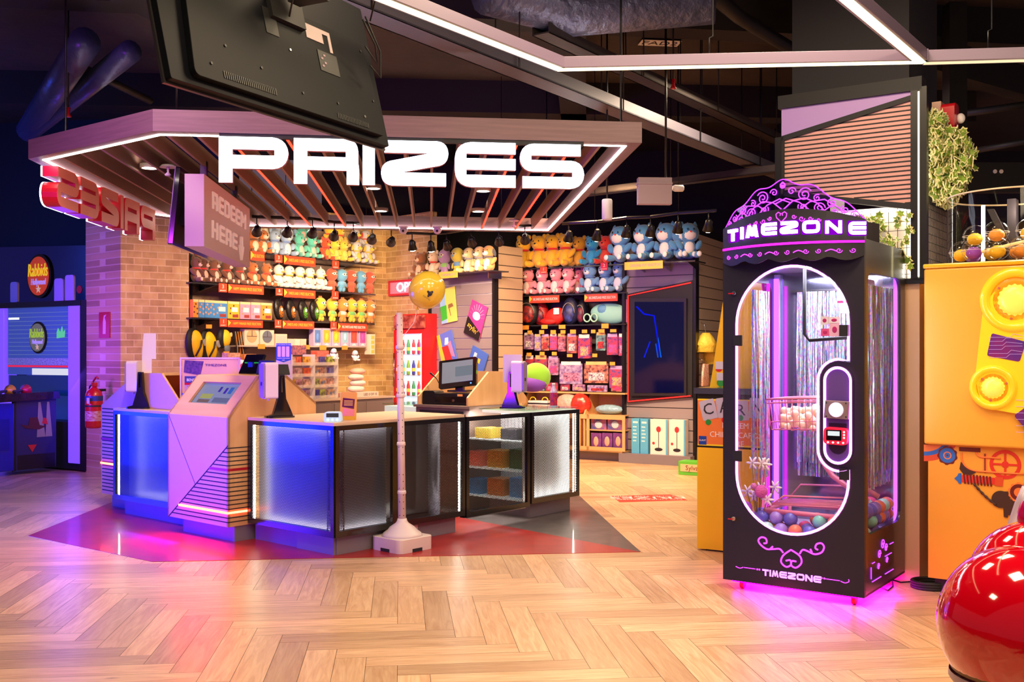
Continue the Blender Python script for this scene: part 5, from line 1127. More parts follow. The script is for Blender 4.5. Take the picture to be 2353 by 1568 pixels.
for ri, (x0, x1, lb) in enumerate(racks):
    off = -0.5; t0, t1 = LW.t(x0, off), LW.t(x1, off); w_ = t1-t0; base = LW.w(t0, off, 0.887)
    r = thing('acrylic_rack', lb, 'display rack', base, LW.a)
    H_ = LW.tz(x0, 815, off)[1]-0.887
    for z in (0.0, H_*.25, H_*.5, H_*.75):
        obj('shelf', G().box(0, w_, 0, .22, z, z+.006), ACR, r); obj('front_lip', G().box(0, w_, -.003, 0, z, z+.045), mat('lip_clear', (226, 210, 200), 0.2, alpha=.35), r)
    for q in (0, w_): obj('side_panel', G().box(q-.003, q+.003, 0, .22, 0, H_), mat('acrylic_edge', (240, 232, 226), 0.2, alpha=.5), r)
    cs = [((226, 110, 50), (160, 60, 50)), ((240, 190, 60), (150, 90, 40)), ((200, 150, 170), (130, 80, 80)), ((90, 60, 60), (230, 180, 160))] if ri == 0 else [((90, 80, 160), (60, 50, 110)), ((190, 210, 70), (90, 80, 60)), ((240, 170, 50), (80, 110, 150)), ((60, 40, 44), (220, 160, 140))]
    kinds = ['sweet bag', 'pouch', 'snack bag', 'candy pack']
    for a_ in range(4):
        for b_ in range(3):
            c1, c2 = cs[(a_+b_) % 4]; z = H_*.25*a_+.007
            o = obj('sweet_bag', G().prism(rad([(-w_*.14, 0, .012), (w_*.14, 0, .012), (w_*.13, H_*.13, .01), (w_*.15, H_*.19, .004), (-w_*.15, H_*.19, .004), (-w_*.13, H_*.13, .01)], 3), 'y', -.02, .02), bagm(c1, c2), bevel=.008, loc=LW.w(t0+w_*(.17+.33*b_), off+.08+.03*(b_ % 2), 0.887+z), rot=(0, 0, LW.a+random.uniform(-.3, .3)))
            tag(o, 'small bag of sweets in the %s acrylic rack, row %s, %s' % (('left', 'right')[ri], ('at the bottom', 'above the bottom', 'below the top', 'at the top')[a_], ('left', 'middle', 'right')[b_]), 'sweets', 'bags of sweets in the acrylic racks')
for k in range(4):
    o = obj('folded_cushion', G().ell((0, 0, .045), (.135-.005*k, .11, .05), 16, 9), mat('cushion_white', (240, 214, 206), 0.6, bump=(9, .7, .03)) if k < 3 else mat('cushion_peach', (240, 180, 160), 0.5), loc=LW.w(LW.t(818+(k % 2)*4, -.35), -.35, .95+k*.083), rot=(0, 0, LW.a+.1*k)); tag(o, 'soft white cushion pack in the stack by the brick wall, %s' % ('bottom one', 'second from the bottom', 'second from the top', 'peach one on top')[k], 'cushion', 'stacked cushion packs by the brick wall')
o = obj('magazine_pile', G().box(-.2, .2, -.12, .12, 0, .055), printed('mag', (240, 190, 110), (200, 90, 120)), loc=LW.w(LW.t(812, -.4), -.4, .886), rot=(0, 0, LW.a+.15)); tag(o, 'colourful flat pile of packs beneath the cushion stack', 'packs')
o, w_, h_ = item(LW, 806, 870, 903, 920, 0.22, mat('carton_cream', (0, 0, 0)), 'long_carton', 'long white cardboard carton lying on the cabinet by the brick wall', 'box', off=-0.58, zbase=0.886)
text('LED 3 OF 15', 0.05, INK, o, (w_*.2, -.001, h_*.5)); rect(o, w_, h_, -.46, -.3, .2, .8, mat('choc_spot', (0, 0, 0)))
for i, (x, y) in enumerate(((538, 823), (575, 826), (690, 806), (742, 818))):
    o, w_, h_ = item(LW, x-14, x+14, y-12, y+10, 0.12, printed('counter_goods_%d' % i, ((230, 200, 180), (250, 170, 60), (50, 50, 110), (220, 80, 60))[i], (200, 120, 110)), 'goods_box', ('pale clear box of goods behind the near kiosk', 'orange topped box behind the customer display', 'navy basket of goods behind the left acrylic rack', 'red carton on top behind the right acrylic rack')[i], 'box', off=-.25, zbase=None)
for i, x in enumerate((767, 816)):
    plush('dog', (246, 244, 244), (250, 248, 248), (176, 164, 172), LW.w(LW.t(x, -.42), -.42, LW.tz(x, 826 if i == 0 else 830, -.42)[1]), LW.a-.3, .16, 'tiny white dog figure with grey ears, %s' % ('standing on the right acrylic rack' if i == 0 else 'hanging beside the white carton'), 'tiny white dog figures')

# ------------------------------------------------------------------ right wall: bags on the third shelf, packets on hooks
Z3R = RW.tz(1190, 748)[1]
def bagthing(x, off, w_, h_, c1, c2, label, yaw=0.0, tilt=0.0):
    r = thing('backpack', label, 'backpack', RW.w(RW.t(x, off), off, Z3R+.001), RW.a+yaw)
    obj('shell', G().ell((0, 0, h_/2), (w_/2, .09, h_/2), 18, 12, Matrix.Rotation(tilt, 3, 'Y'), tz=.12), mat('bagc_%d%d%d' % c1, c1, 0.45), r)
    obj('front_pocket', G().ell((0, -.055, h_*.40), (w_*.34, .05, h_*.32), 16, 10), printed('bagp_%d%d%d' % c2, c2, (40, 30, 50), 16), r)
    obj('handle', G().tube([(-.03, 0, h_*.95), (-.03, 0, h_+.04), (.03, 0, h_+.04), (.03, 0, h_*.95)], .008, 6), MATB, r)
    obj('zip', G().tube([(w_*.36*math.cos(a_), -.088, h_*.42+h_*.36*math.sin(a_)) for a_ in [math.pi*k/10 for k in range(11)]], .004, 6), mat('zip_grey', (180, 170, 170), 0.4), r)
    return r
bagthing(1215, 0.14, .34, .42, (30, 26, 32), (226, 60, 44), 'black backpack with a red printed pocket at the left of the bag shelf', .1)
bagthing(1243, 0.24, .26, .36, (200, 30, 30), (170, 24, 30), 'red and black backpack behind the black one')
o = obj('folded_jacket', G().ell((0, 0, .12), (.17, .09, .13), 16, 10, Matrix.Rotation(-.4, 3, 'Y')).ell((-.08, -.05, .05), (.14, .07, .055), 14, 8), mat('red_cloth', (216, 36, 34), 0.6, bump=(8, .6, .03)), loc=RW.w(RW.t(1276, .14), .14, Z3R+.001), rot=(0, 0, RW.a)); tag(o, 'bright red folded bag slumped on the bag shelf', 'bag')
obj('white_tag', G().box(.03, .12, -.11, -.108, .15, .24), WHT, o)
bagthing(1311, 0.14, .26, .40, (32, 34, 70), (70, 90, 190), 'navy oval backpack with a blue and red print on the bag shelf', .1)
bagthing(1338, 0.22, .18, .36, (24, 26, 48), (150, 50, 80), 'narrow dark backpack beside the oval one')
r = thing('plush_cushion', 'mint green and blue cushion bag with heart goggles on the bag shelf', 'cushion', RW.w(RW.t(1392, .14), .14, Z3R+.001), RW.a)
obj('cushion', G().ell((0.06, 0, .15), (.30, .09, .15), 20, 12, Matrix.Rotation(.08, 3, 'Y')), mat('mint_cloth', (150, 214, 206), 0.6), r); obj('blue_patch', G().ell((-.02, -.03, .2), (.10, .07, .08), 12, 8), mat('blue_cloth', (100, 160, 210), 0.6), r)
for s in (-1, 1): obj('goggle_ring', G().tube([(-.19+s*.055+.05*math.cos(a_), -.1, .09+.055*math.sin(a_)) for a_ in [2*math.pi*k/16 for k in range(16)]], .011, 7, True), mat('mint_rim', (170, 226, 206), 0.4), r)
obj('pink_panel', G().box(.30, .40, -.05, .05, .02, .34), mat('pink_panel', (236, 130, 190), 0.5), r)
PK = [((200, 150, 190), (90, 60, 110)), ((120, 170, 180), (70, 60, 90)), ((210, 120, 140), (80, 50, 90)), ((190, 170, 210), (110, 80, 150)), ((60, 60, 110), (200, 60, 60)), ((220, 110, 90), (90, 60, 90)), ((230, 140, 120), (60, 40, 60)), ((50, 60, 120), (190, 60, 70)), ((226, 70, 50), (40, 60, 140)), ((50, 80, 160), (220, 60, 60))]
cn = ['lilac', 'teal', 'rose', 'pale violet', 'navy and red', 'coral', 'pink and orange', 'dark blue', 'red and blue', 'blue and red']
rows = [[(1204, 1227, 766, 803), (1229, 1243, 769, 806), (1245, 1262, 769, 806), (1264, 1280, 768, 805), (1282, 1300, 768, 808), (1303, 1326, 768, 812), (1328, 1358, 770, 824), (1370, 1392, 765, 806), (1395, 1420, 768, 816), (1422, 1436, 768, 818)],
        [(1207, 1228, 818, 872), (1229, 1258, 818, 874), (1260, 1284, 820, 862), (1287, 1338, 832, 882), (1343, 1398, 832, 880), (1400, 1434, 842, 892)],
        [(1207, 1232, 879, 898), (1235, 1252, 880, 898), (1254, 1282, 878, 898), (1288, 1310, 880, 898), (1316, 1345, 882, 898), (1350, 1396, 884, 900), (1404, 1434, 878, 900)]]
wh = ['upper hooks', 'lower hooks', 'timber unit top']
for ri, rw_ in enumerate(rows):
    for i, (x0, x1, y0, y1) in enumerate(rw_):
        c1, c2 = PK[(i*3+ri*4) % 10]; nme = cn[(i*3+ri*4) % 10]
        for dpt in range(2 if ri < 2 else 1):
            off = 0.05+dpt*0.09; t0, t1 = RW.t(x0, off), RW.t(x1, off); za, zb = RW.tz(x0, y0, off)[1], RW.tz(x0, y1, off)[1]; w_, h_ = t1-t0, za-zb
            r = thing('hanging_packet' if ri < 2 else 'toy_packet', '%s toy packet, %s on the %s%s' % (nme, ordl(i, len(rw_)), wh[ri], '' if dpt == 0 else ', rear one'), 'packet', RW.w((t0+t1)/2+.012*dpt, off, zb), RW.a+random.uniform(-.1, .25), 'toy packets on the %s' % wh[ri])
            b = obj('packet', G().prism(rad([(-w_*.47, 0, .01), (w_*.47, 0, .01), (w_*.47, h_*.93, .01), (-w_*.47, h_*.93, .01)], 3), 'y', -.012, .012), mat('pkt_%d%d' % (ri, (i*3+ri*4) % 10), c1, 0.22, var=((26, 26, 26), 0, c2), coat=.7), r)
            if dpt == 0:
                obj('printed_panel', G().box(-w_*.3, w_*.32, -.0135, -.012, h_*.12, h_*.5), mat('pp_%d' % ((i+ri) % 5), ((250, 236, 240), (250, 200, 90), (226, 60, 60), (110, 80, 180), (240, 150, 190))[(i+ri) % 5], 0.3, var=((50, 50, 50), 0, c2)), b)
                if ri < 2: obj('header_card', G().box(-w_*.4, w_*.4, -.014, -.002, h_*.86, h_*1.02), mat('hd_%d' % (i % 3), ((240, 226, 230), (236, 180, 120), (180, 150, 210))[i % 3], 0.5), r)
g = G()
for ri in (0, 1):
    for (x0, x1, y0, y1) in rows[ri]:
        off = 0.0; t, z = RW.tz((x0+x1)/2, y0-1, 0.05); g.tube([(t, -.03, z), (t, .375, z)], .003, 5)
o = obj('display_hooks', g, CHROME, loc=RW.loc(), rot=(0, 0, RW.a)); tag(o, 'long metal display hooks the toy packets hang from', 'hooks', kind='stuff')
for i, z in enumerate((1.60, 1.28)):
    o = obj('hook_rail', G().box(RW.t(1195, .38), RW.t(1436, .38), .38, .415, z, z+.04), BLACK, loc=RW.loc(), rot=(0, 0, RW.a)); tag(o, 'dark rail behind the %s row of toy packets' % ('upper', 'lower')[i], 'rail')
# timber cubby unit below
zt = RW.tz(1300, 901, -0.03)[1]; tu = thing('timber_unit', 'maple cubby unit with an open slanted front below the packets', 'shelving unit', RW.loc(), RW.a)
u0, u1 = RW.t(1200, -.03), RW.t(1436, -.03); um = RW.t(1348, -.03); ue = RW.t(1340, -.03)
obj('top_board', G().box(u0, u1, -.03, .36, zt-.02, zt), WOOD, tu); obj('back_panel', G().box(u0, u1, .34, .36, .13, zt), WOOD, tu)
zl_ = RW.tz(1360, 953, -.10)[1]
obj('front_rail', G().box(u0, u1, -.12, -.10, .13, .20), WOOD, tu); obj('front_rail', G().box(u0, u1, -.12, -.10, zl_-.06, zl_), WOOD, tu); obj('base', G().box(u0, u1, -.12, .34, .13, .15), WOOD, tu)
for t in (RW.t(1332, -.1), RW.t(1352, -.1), RW.t(1434, -.1)): obj('upright', G().box(t-.02, t+.02, -.12, -.10, .15, zl_), WOOD, tu)
for t in (um, u0+.02): obj('divider', G().prism([(-.11, .15), (.34, .15), (.34, zt-.02), (.10, zt-.02), (-.11, zl_)], 'x', t-.01, t+.01), WOOD, tu)
obj('inner_shelf', G().box(um, u1, -.08, .34, .42, .435), WOOD, tu); obj('inner_shelf', G().box(u0, um, -.10, .34, zl_-.014, zl_), WOOD, tu); obj('inner_shelf', G().box(um, u1, -.10, .34, zl_-.014, zl_), WOOD, tu)
for ri, (yy0, yy1, n_) in enumerate(((962, 990, 2), (995, 1034, 3))):
    for i in range(n_):
        x0 = 1358+i*(76/n_); c = [((230, 110, 120), (50, 90, 170)), ((150, 80, 170), (90, 50, 120))][ri]
        o, w_, h_ = item(RW, x0, x0+70/n_, yy0, yy1, .16, mat('pack_%d' % ri, c[0], 0.2, var=((9, 9, 9), 0, c[1]), coat=.8), 'toy_pack', '%s plastic toy pack in the timber cubby, %s row, %s' % (('pink and blue', 'purple')[ri], ('upper', 'lower')[ri], ordl(i, n_)), 'pack', 'toy packs in the timber cubby', off=-.06)
        obj('printed_face', G().ell((0, -.004, h_*.5), (w_*.25, .008, h_*.3), 12, 8), mat('pf_%d' % ri, ((200, 220, 240), (240, 170, 150))[ri], 0.3), o)
o = obj('clear_packs', G().ell((0, 0, .06), (.22, .1, .07), 16, 8), mat('cellophane', (150, 190, 220), 0.15, bump=(14, .9, .04), coat=.6), loc=RW.w(RW.t(1400, .05), .05, zl_+.01), rot=(0, 0, RW.a)); tag(o, 'pale blue cellophane pack lying on the timber cubby', 'pack')
o = obj('clear_packs', G().ell((0, 0, .10), (.20, .12, .14), 16, 8), mat('cellophane2', (236, 170, 160), 0.15, bump=(12, .9, .05), coat=.6), loc=RW.w(RW.t(1306, .02), .02, zl_+.04), rot=(0, 0, RW.a)); tag(o, 'pink cellophane pack piled on the left half of the timber unit', 'pack')
o = obj('red_ball_pack', G().ell((0, 0, .12), (.16, .12, .15), 16, 8, tz=.2), mat('red_shiny', (220, 50, 40), 0.2, coat=.5, bump=(8, .5, .03)), loc=RW.w(RW.t(1334, .0), -.0, zl_+.03), rot=(0, 0, RW.a)); tag(o, 'shiny red wrapped toy beside the pink cellophane pack', 'toy')
bx = thing('storage_box', 'white lidded box with yellow handles in the timber unit behind the end counter', 'box', RW.w(RW.t(1243, 0.0), 0.0, zl_+.001), RW.a)
obj('body', G().box(-.16, .16, -.1, .1, 0, .17), WHITE, bx, bevel=.006); obj('lid_band', G().box(-.165, .165, -.104, .104, .12, .14), INK, bx)
for s in (-1, 1): obj('handle', G().tube([(s*.1+.05*math.cos(a_), -.06, .17+.05*math.sin(a_)) for a_ in [math.pi*k/8 for k in range(9)]], .008, 6), mat('handle_yellow', (250, 200, 30), 0.4), bx)
# bottle on the end cabinet
bt = thing('drink_bottle', 'purple and red labelled bottle standing on the glowing end cabinet', 'bottle', FC.w(-.10, 2.72, ZT+.023), 0)
obj('bottle', G().lathe((0, 0, 0), [(.02, 0), (.034, .01), (.034, .14), (.03, .16), (.014, .195), (.013, .21)], 18), mat('bottle_clear', (190, 180, 214), 0.15), bt); obj('label', G().lathe((0, 0, .02), [(.035, 0), (.035, .12)], 18, cap=False), mat('bottle_label', (90, 40, 110), 0.3, var=((30, 30, 30), 0, (220, 50, 50))), bt); obj('cap', G().lathe((0, 0, .21), [(.015, 0), (.015, .02)], 14), WHITE, bt)
# white plush pile and yellow chicks beside the near kiosk
stn = obj('display_riser', G().box(-.10, .10, -.08, .10, 0, .17), CLEAR, loc=FC.w(-2.06, .62, ZT+.022), rot=(0, 0, FC.a)); tag(stn, 'clear riser under the white plush pile left of the near kiosk', 'stand')
for i, (x, y, z, h, yw, le, c, lb) in enumerate(((-2.06, .62, 1.158, .30, -.5, 0, (226, 40, 60), 'white plush dog with red ribbon, top of the pile by the near kiosk'), (-2.22, .62, 1.10, .27, -.9, .0, (90, 130, 220), 'white plush dog with a blue ribbon, left in the pile by the near kiosk'), (-2.08, .34, .988, .27, -.7, .0, (220, 80, 190), 'white plush dog with a pink ribbon, lower front of the pile'))):
    plush('dog', (250, 240, 246), (252, 246, 250), c, FC.w(x, y, z), FC.a+yw, h, lb, 'white plush pile by the near kiosk', le)
for i, (x, y, z) in enumerate(((-2.06, .16, .988), (-2.17, .10, .988))):
    plush('duck', (250, 200, 40), (250, 210, 60), (250, 150, 40), FC.w(x, y, z), FC.a-.6, .15, 'small yellow chick plush on the counter, %s' % ('next to the kiosk' if i == 0 else 'by the notice board'), 'yellow chick plush by the near kiosk')
# green and purple plush behind the till
gp_ = obj('plush_cushion', G().ell((0, 0, .1), (.16, .12, .15), 18, 11), mat('lime_plush', (150, 214, 50), 0.9, sheen=.4), loc=FC.w(-.95, 3.5, 1.15), rot=(0, 0, FC.a+.4)); tag(gp_, 'lime green and purple plush dome behind the till surround', 'plush toy')
obj('purple_band', G().ell((-.03, -.03, .03), (.16, .12, .09), 16, 9), mat('violet_plush', (140, 80, 190), 0.9), gp_)
# ------------------------------------------------------------------ tall screen in a red LED frame on the slatted panel
def q(fr, pts, off=0.0): return [fr.tz(x, y, off) for x, y in pts]
so = 0.06
outp = q(RW, [(1441, 926), (1441, 676), (1592, 644), (1590, 914)], so); inn_ = q(RW, [(1450, 916), (1450, 684), (1583, 656), (1583, 905)], so)
sc_ = thing('wall_display', 'tall dark video screen inside a slanted red LED frame on the slatted panel', 'screen', RW.loc(), RW.a)
obj('surround', G().prism(outp, 'y', so, 0.10), MATB, sc_)
g = G(); P3 = [Vector((t, so-.012, z)) for t, z in q(RW, [(1444, 923), (1444, 680), (1588, 650)], so)]; g.tube(P3, .008, 8)
g.tube([Vector((t, so-.012, z)) for t, z in q(RW, [(1444, 923), (1587, 910)], so)], .008, 8); obj('red_led_line', g, emit('led_red_strip', (255, 40, 34), 3.0), sc_)
mn = obj('monitor_bezel', G().prism(q(RW, [(1450, 910), (1450, 686), (1577, 686), (1577, 910)], .02), 'y', .02, so), mat('bezel_charcoal', (40, 36, 44), 0.3), sc_)
obj('monitor_glass', G().prism(q(RW, [(1458, 903), (1458, 694), (1571, 694), (1571, 903)], .012), 'y', .012, .02), mat('screen_navy', (4, 6, 24), 0.06, em=(4, 10, 70), es=.5, coat=.8), mn)
for pts, cc, r_ in (([(1463, 705), (1480, 722), (1503, 726), (1510, 770), (1517, 820)], (20, 30, 255), .012), ([(1507, 790), (1512, 822)], (30, 90, 255), .009), ([(1480, 822), (1494, 785)], (30, 40, 255), .010), ([(1519, 822), (1512, 776)], (20, 150, 255), .006)):  # painted reflections of lit tubes elsewhere, drawn as glowing curves on the glass
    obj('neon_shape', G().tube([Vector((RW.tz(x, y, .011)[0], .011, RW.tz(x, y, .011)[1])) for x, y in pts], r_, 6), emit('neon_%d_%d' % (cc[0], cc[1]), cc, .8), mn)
# boxed punch-ball sets on a small clear shelf below
obj_sh = thing('wall_shelf', 'small clear shelf under the red framed screen', 'shelf', RW.loc(), RW.a)
ta_, tb2_ = RW.t(1450, -.06), RW.t(1578, -.06); zsh = RW.tz(1515, 1046, -.06)[1]
obj('board', G().box(ta_, tb2_, -.06, .10, zsh-.01, zsh), mat('shelf_acrylic', (220, 214, 226), 0.2, alpha=.6), obj_sh)
BLU = mat('box_sky', (90, 176, 226), 0.4); PWH = mat('box_white', (246, 234, 228), 0.4)
for i, (x0, x1, m, nm_) in enumerate(((1451, 1469, BLU, 'blue-sided, leftmost'), (1471, 1489, BLU, 'blue-sided, second from the left'), (1494, 1533, PWH, 'white-faced, third from the left'), (1537, 1574, PWH, 'white-faced, rightmost'))):
    o, w_, h_ = item(RW, x0, x1, 962+i*.8, 1042, .125, m, 'boxed_set', 'tall punch-ball box under the screen, %s' % nm_, 'box', 'punch-ball boxes under the screen', off=-.04, zbase=zsh+.001)
    if i < 2:
        for k in range(5): rect(o, w_, h_, -.3, .1+.05*(k % 3), .35+.10*k, .38+.10*k, WHT, 'print_line')
        rect(o, w_, h_, -.3, .3, .87, .92, WHT, 'print_line')
    else:
        RDB = mat('punch_red', (190, 50, 60), 0.4)
        obj('printed_ball', G().ell((0, -.002, h_*.72), (w_*.14, .003, h_*.085), 12, 7), RDB, o); rect(o, w_, h_, -.015, .02, .18, .68, INK, 'printed_pole'); obj('printed_base', G().ell((0, -.002, h_*.15), (w_*.24, .003, h_*.05), 12, 6), INK, o)
        obj('printed_glove', G().ell((-w_*.3, -.002, h_*.32), (w_*.08, .003, h_*.04), 10, 6), RDB, o); rect(o, w_, h_, .42, .5, 0, 1, BLU, 'blue_edge')
# green brand box low on the right
p = hz(1604, 1094); o = thing('toy_box_display', 'green display box lettered Sylvan on the floor at the end of the slatted panel', 'display box', (p.x, p.y+.1, 0), RW.a)
obj('body', G().box(-.20, .2, -.1, .12, 0, .17), mat('leaf_green', (90, 180, 50), 0.4), o, bevel=.004); obj('name_plate', G().box(-.17, .2, -.104, -.1, .045, .135), mat('plate_cream', (240, 190, 140), 0.5), o)
text('Sylvan', .085, mat('brown_print', (120, 60, 40), 0.5), o, (0, -.106, .09))
fg = thing('plush_toy', 'small cream figure in a red chequered dress standing on the green box', 'plush toy', (p.x+.12, p.y+.13, .172), RW.a)
obj('body', G().ell((0, 0, .11), (.06, .05, .11), 12, 8, tz=.3), printed('gingham', (200, 40, 50), (240, 220, 210), 60), fg); obj('head', G().ell((0, 0, .27), (.06, .055, .065), 12, 8), fur((240, 224, 200)), fg)
for s in (-1, 1): obj('ear', G().ell((s*.03, 0, .34), (.015, .01, .04), 8, 6), fur((240, 224, 200)), fg)

# ------------------------------------------------------------------ posters, small shelf, fridge, open sign
def poster(x, y, w_, h_, rot, c, label):
    t, z = W3.tz(x, y, -.02); p = W3.w(t, -.02, z)
    o = obj('poster', G().box(-w_/2, w_/2, -.006, .004, -h_/2, h_/2), mat('poster_%d_%d' % (c[0], c[1]), c, 0.5), loc=p, rot=Euler((0, 0, W3.a))); o.rotation_euler = (Matrix.Rotation(W3.a, 3, 'Z') @ Matrix.Rotation(rot, 3, 'Y')).to_euler()
    tag(o, label, 'poster', 'posters on the slatted wall'); return o
def fill(o, pts, c, w_, h_, name='printed_area', y=-.0072): obj(name, G().prism([(a*w_, b*h_) for a, b in pts], 'y', y, -.006), mat('print_%d_%d_%d' % c, c, 0.5), o)
w_, h_ = .34, .50
o = poster(1030, 702, w_, h_, -.13, (250, 222, 110), 'yellow poster with blue side and green block, upper left of the four')
fill(o, [(-.5, -.5), (-.12, -.5), (-.12, .5), (-.5, .5)], (150, 200, 240), w_, h_); fill(o, [(-.5, -.42), (-.1, -.38), (-.1, 0.02), (-.5, .0)], (60, 190, 60), w_, h_, y=-.008); fill(o, [(.0, -.1), (.35, -.06), (.28, .04), (.02, .02)], (150, 110, 70), w_, h_); fill(o, [(.1, -.32), (.14, -.32), (.1, -.1), (.04, -.1)], (150, 110, 70), w_, h_)
o = poster(1093, 736, w_, h_, .37, (236, 60, 150), 'pink poster lettered stylin in yellow over black')
fill(o, [(-.5, -.5), (.5, -.5), (.5, -.28), (-.5, .02)], (24, 20, 24), w_, h_)
for k in range(9):
    a_ = math.pi*(.05+.9*k/8); ca, sa = math.cos(a_), math.sin(a_); fill(o, [(ca*.22, .1+sa*.18), (ca*.24+.02, .1+sa*.18), (ca*.46+.03, .1+sa*.36), (ca*.46, .1+sa*.36)], (252, 180, 200), w_, h_)
obj('printed_swirl', G().ell((.0, -.007, .06), (.08, .002, .06), 16, 8), WHT, o)
text("stylin'", .105, YELT, o, (-.01, -.009, -.13), rot=(math.pi/2, .28, 0), ex=.001)
o = poster(1028, 803, w_, h_, -.28, (90, 120, 220), 'blue and yellow poster with a red house shape, lower left of the four')
fill(o, [(-.5, -.5), (-.25, -.5), (-.3, .5), (-.5, .5)], (250, 206, 60), w_, h_); fill(o, [(-.2, -.5), (.25, -.5), (.1, .1), (-.3, .12)], (230, 50, 50), w_, h_, y=-.008); fill(o, [(.1, -.2), (.4, -.3), (.3, .2), (.1, .15)], (240, 140, 190), w_, h_); fill(o, [(-.1, .15), (.15, .12), (.2, .32), (0, .34)], (240, 240, 246), w_, h_)
o = poster(1095, 838, w_, h_*.9, .40, (70, 110, 210), 'blue poster half hidden behind the till monitor')
fill(o, [(-.3, .05), (-.12, .0), (-.12, .3), (-.28, .3)], (246, 244, 246), w_, h_); fill(o, [(.0, .08), (.16, .06), (.16, .2), (.02, .2)], (244, 200, 60), w_, h_)
sY = lambda x: 626.0
z3 = W3.tz(1060, 627, -.3)[1]; r = thing('wall_shelf', 'small shelf of plush high on the slatted poster wall', 'shelf', W3.loc(), W3.a)
obj('board', G().box(W3.t(985, -.3), W3.t(1133, -.3), -.32, -.002, z3-.015, z3), SHG, r); obj('bracket', G().box(W3.t(1115, -.3), W3.t(1115, -.3)+.01, -.25, -.002, z3-.1, z3-.015), CHROME, r)
hl = [(967, ((150, 90, 50), (244, 200, 160), (120, 70, 40)), 'bear', 'brown-topped doll plush at the left end of the poster wall shelf'), (997, ((240, 206, 170), (250, 226, 200), (226, 60, 40)), 'bear', 'tan plush with a red ribbon on the poster wall shelf'), (1022, ((196, 150, 200), (240, 220, 200), (150, 210, 110)), 'tuft', 'mauve doll plush on the poster wall shelf'),
      (1051, ((250, 226, 90), (250, 236, 180), (120, 170, 220)), 'doll', 'pale yellow doll plush on the poster wall shelf'), (1078, ((246, 214, 150), (250, 236, 200), (150, 150, 160)), 'dog', 'cream puppy plush with grey ears on the poster wall shelf'), (1103, ((244, 190, 130), (250, 236, 220), (140, 140, 150)), 'dog', 'tan and white puppy plush, second from the right on that shelf'), (1124, ((230, 160, 90), (250, 240, 230), (90, 90, 100)), 'dog', 'tan puppy plush at the right end of the poster wall shelf')]
for x, c, k_, lb in hl: plush(k_, *c, W3.w(W3.t(x, -.14), -.14, z3+.002), W3.a+.1, .38, lb, 'plush on the poster wall shelf')
board(W3, 1008, 626, 1051, 641, mat('shelf_yellow', (0, 0, 0)), 'CARNIVAL POT', 'short yellow shelf sign behind the balloon', group='red prize selection signs', tm=mat('mauve_print', (0, 0, 0)), off=-.34)
fo = -.24
fx0, fx1 = W2.t(904, fo), W2.t(976, fo); ft, fb = W2.tz(940, 722, fo)[1], 0.08
fz = thing('drinks_fridge', 'red glass-door drinks fridge glowing white beside the brick wall', 'fridge', W2.loc(), W2.a)
RDF = mat('fridge_red', (206, 26, 34), 0.35)
mid = W2.tz(940, 758, fo)[1]
obj('case', G().prism([(fx0, fb), (fx1, fb), (fx1, ft), (fx0, ft)], 'y', fo+.03, -.01, 0), RDF, fz)
hd_ = obj('header', G().box(fx0+.03, fx1-.02, fo-.02, fo+.03, mid+.02, ft-.02), printed('fridge_picture', (210, 120, 100), (120, 20, 30), 14), fz)
dr = obj('door', G().prism([(fx0+.02, fb), (fx1, fb), (fx1, mid), (fx0+.02, mid)], 'y', fo-.01, fo+.03, 0, [[(fx0+.08, fb+.15), (fx0+.08, mid-.06), (fx1-.06, mid-.06), (fx1-.06, fb+.15)]]), RDF, fz)
obj('lit_interior', G().box(fx0+.06, fx1-.05, fo+.022, fo+.029, fb+.1, mid-.05), mat('fridge_inside', (170, 190, 200), 0.4, em=(200, 225, 240), es=.9), fz)
obj('led_strip', G().box(fx1-.085, fx1-.065, fo, fo+.02, fb+.15, mid-.06), emit('fridge_led', (236, 246, 255), 5.0), fz)
obj('door_handle', G().tube([(fx0+.05, fo-.03, 1.0), (fx0+.05, fo-.03, 1.5)], .012, 8), CHROME, dr)
bc = [(150, 40, 90), (60, 60, 160), (200, 50, 50), (230, 120, 40), (60, 150, 90), (90, 180, 170), (190, 60, 70), (120, 170, 60)]
bn = ['plum', 'indigo', 'red', 'orange', 'green', 'aqua', 'crimson', 'lime']
for ri in range(4):
    z = mid-.06-.30-ri*.305
    obj('rack', G().box(fx0+.08, fx1-.09, fo+.0, fo+.022, z-.01, z), WHITE, fz)
    for k in range(5):
        c = bc[(ri*3+k*2) % 8]; t = fx0+.115+k*(fx1-fx0-.24)/4
        b = obj('drink_bottle', G().lathe((0, 0, 0), [(.024, 0), (.026, .02), (.026, .14), (.012, .19), (.012, .21)], 12), mat('drink_%d' % ((ri*3+k*2) % 8), c, 0.2, coat=.5), loc=W2.w(t, fo-.004+.0, z+.001), rot=(0, 0, W2.a))
        tag(b, '%s drink bottle in the fridge, %s shelf, %s' % (bn[(ri*3+k*2) % 8], ('top', 'second', 'third', 'bottom')[ri], ordl(k, 5)), 'bottle', 'bottles in the drinks fridge')
        obj('label', G().lathe((0, 0, .05), [(.0268, 0), (.0268, .05)], 12, cap=False), WHT if (k+ri) % 2 else YELT, b); obj('cap', G().lathe((0, 0, .21), [(.013, 0), (.013, .015)], 10), WHITE, b)
s0, z0_ = W2.tz(893, 646, -.06); s1, z1_ = W2.tz(893, 681, -.06); s1 = W2.t(985, -.06)
os_ = thing('open_sign', 'lit white OPEN sign in a red frame on the brick wall, half behind the balloon', 'sign', W2.loc(), W2.a)
obj('frame', G().prism([(s0, z1_), (s1, z1_), (s1, z0_), (s0, z0_)], 'y', -.07, -.0, 0, [[(s0+.03, z1_+.03), (s0+.03, z0_-.03), (s1-.03, z0_-.03), (s1-.03, z1_+.03)]]), mat('sign_red', (214, 50, 70), 0.4), os_)
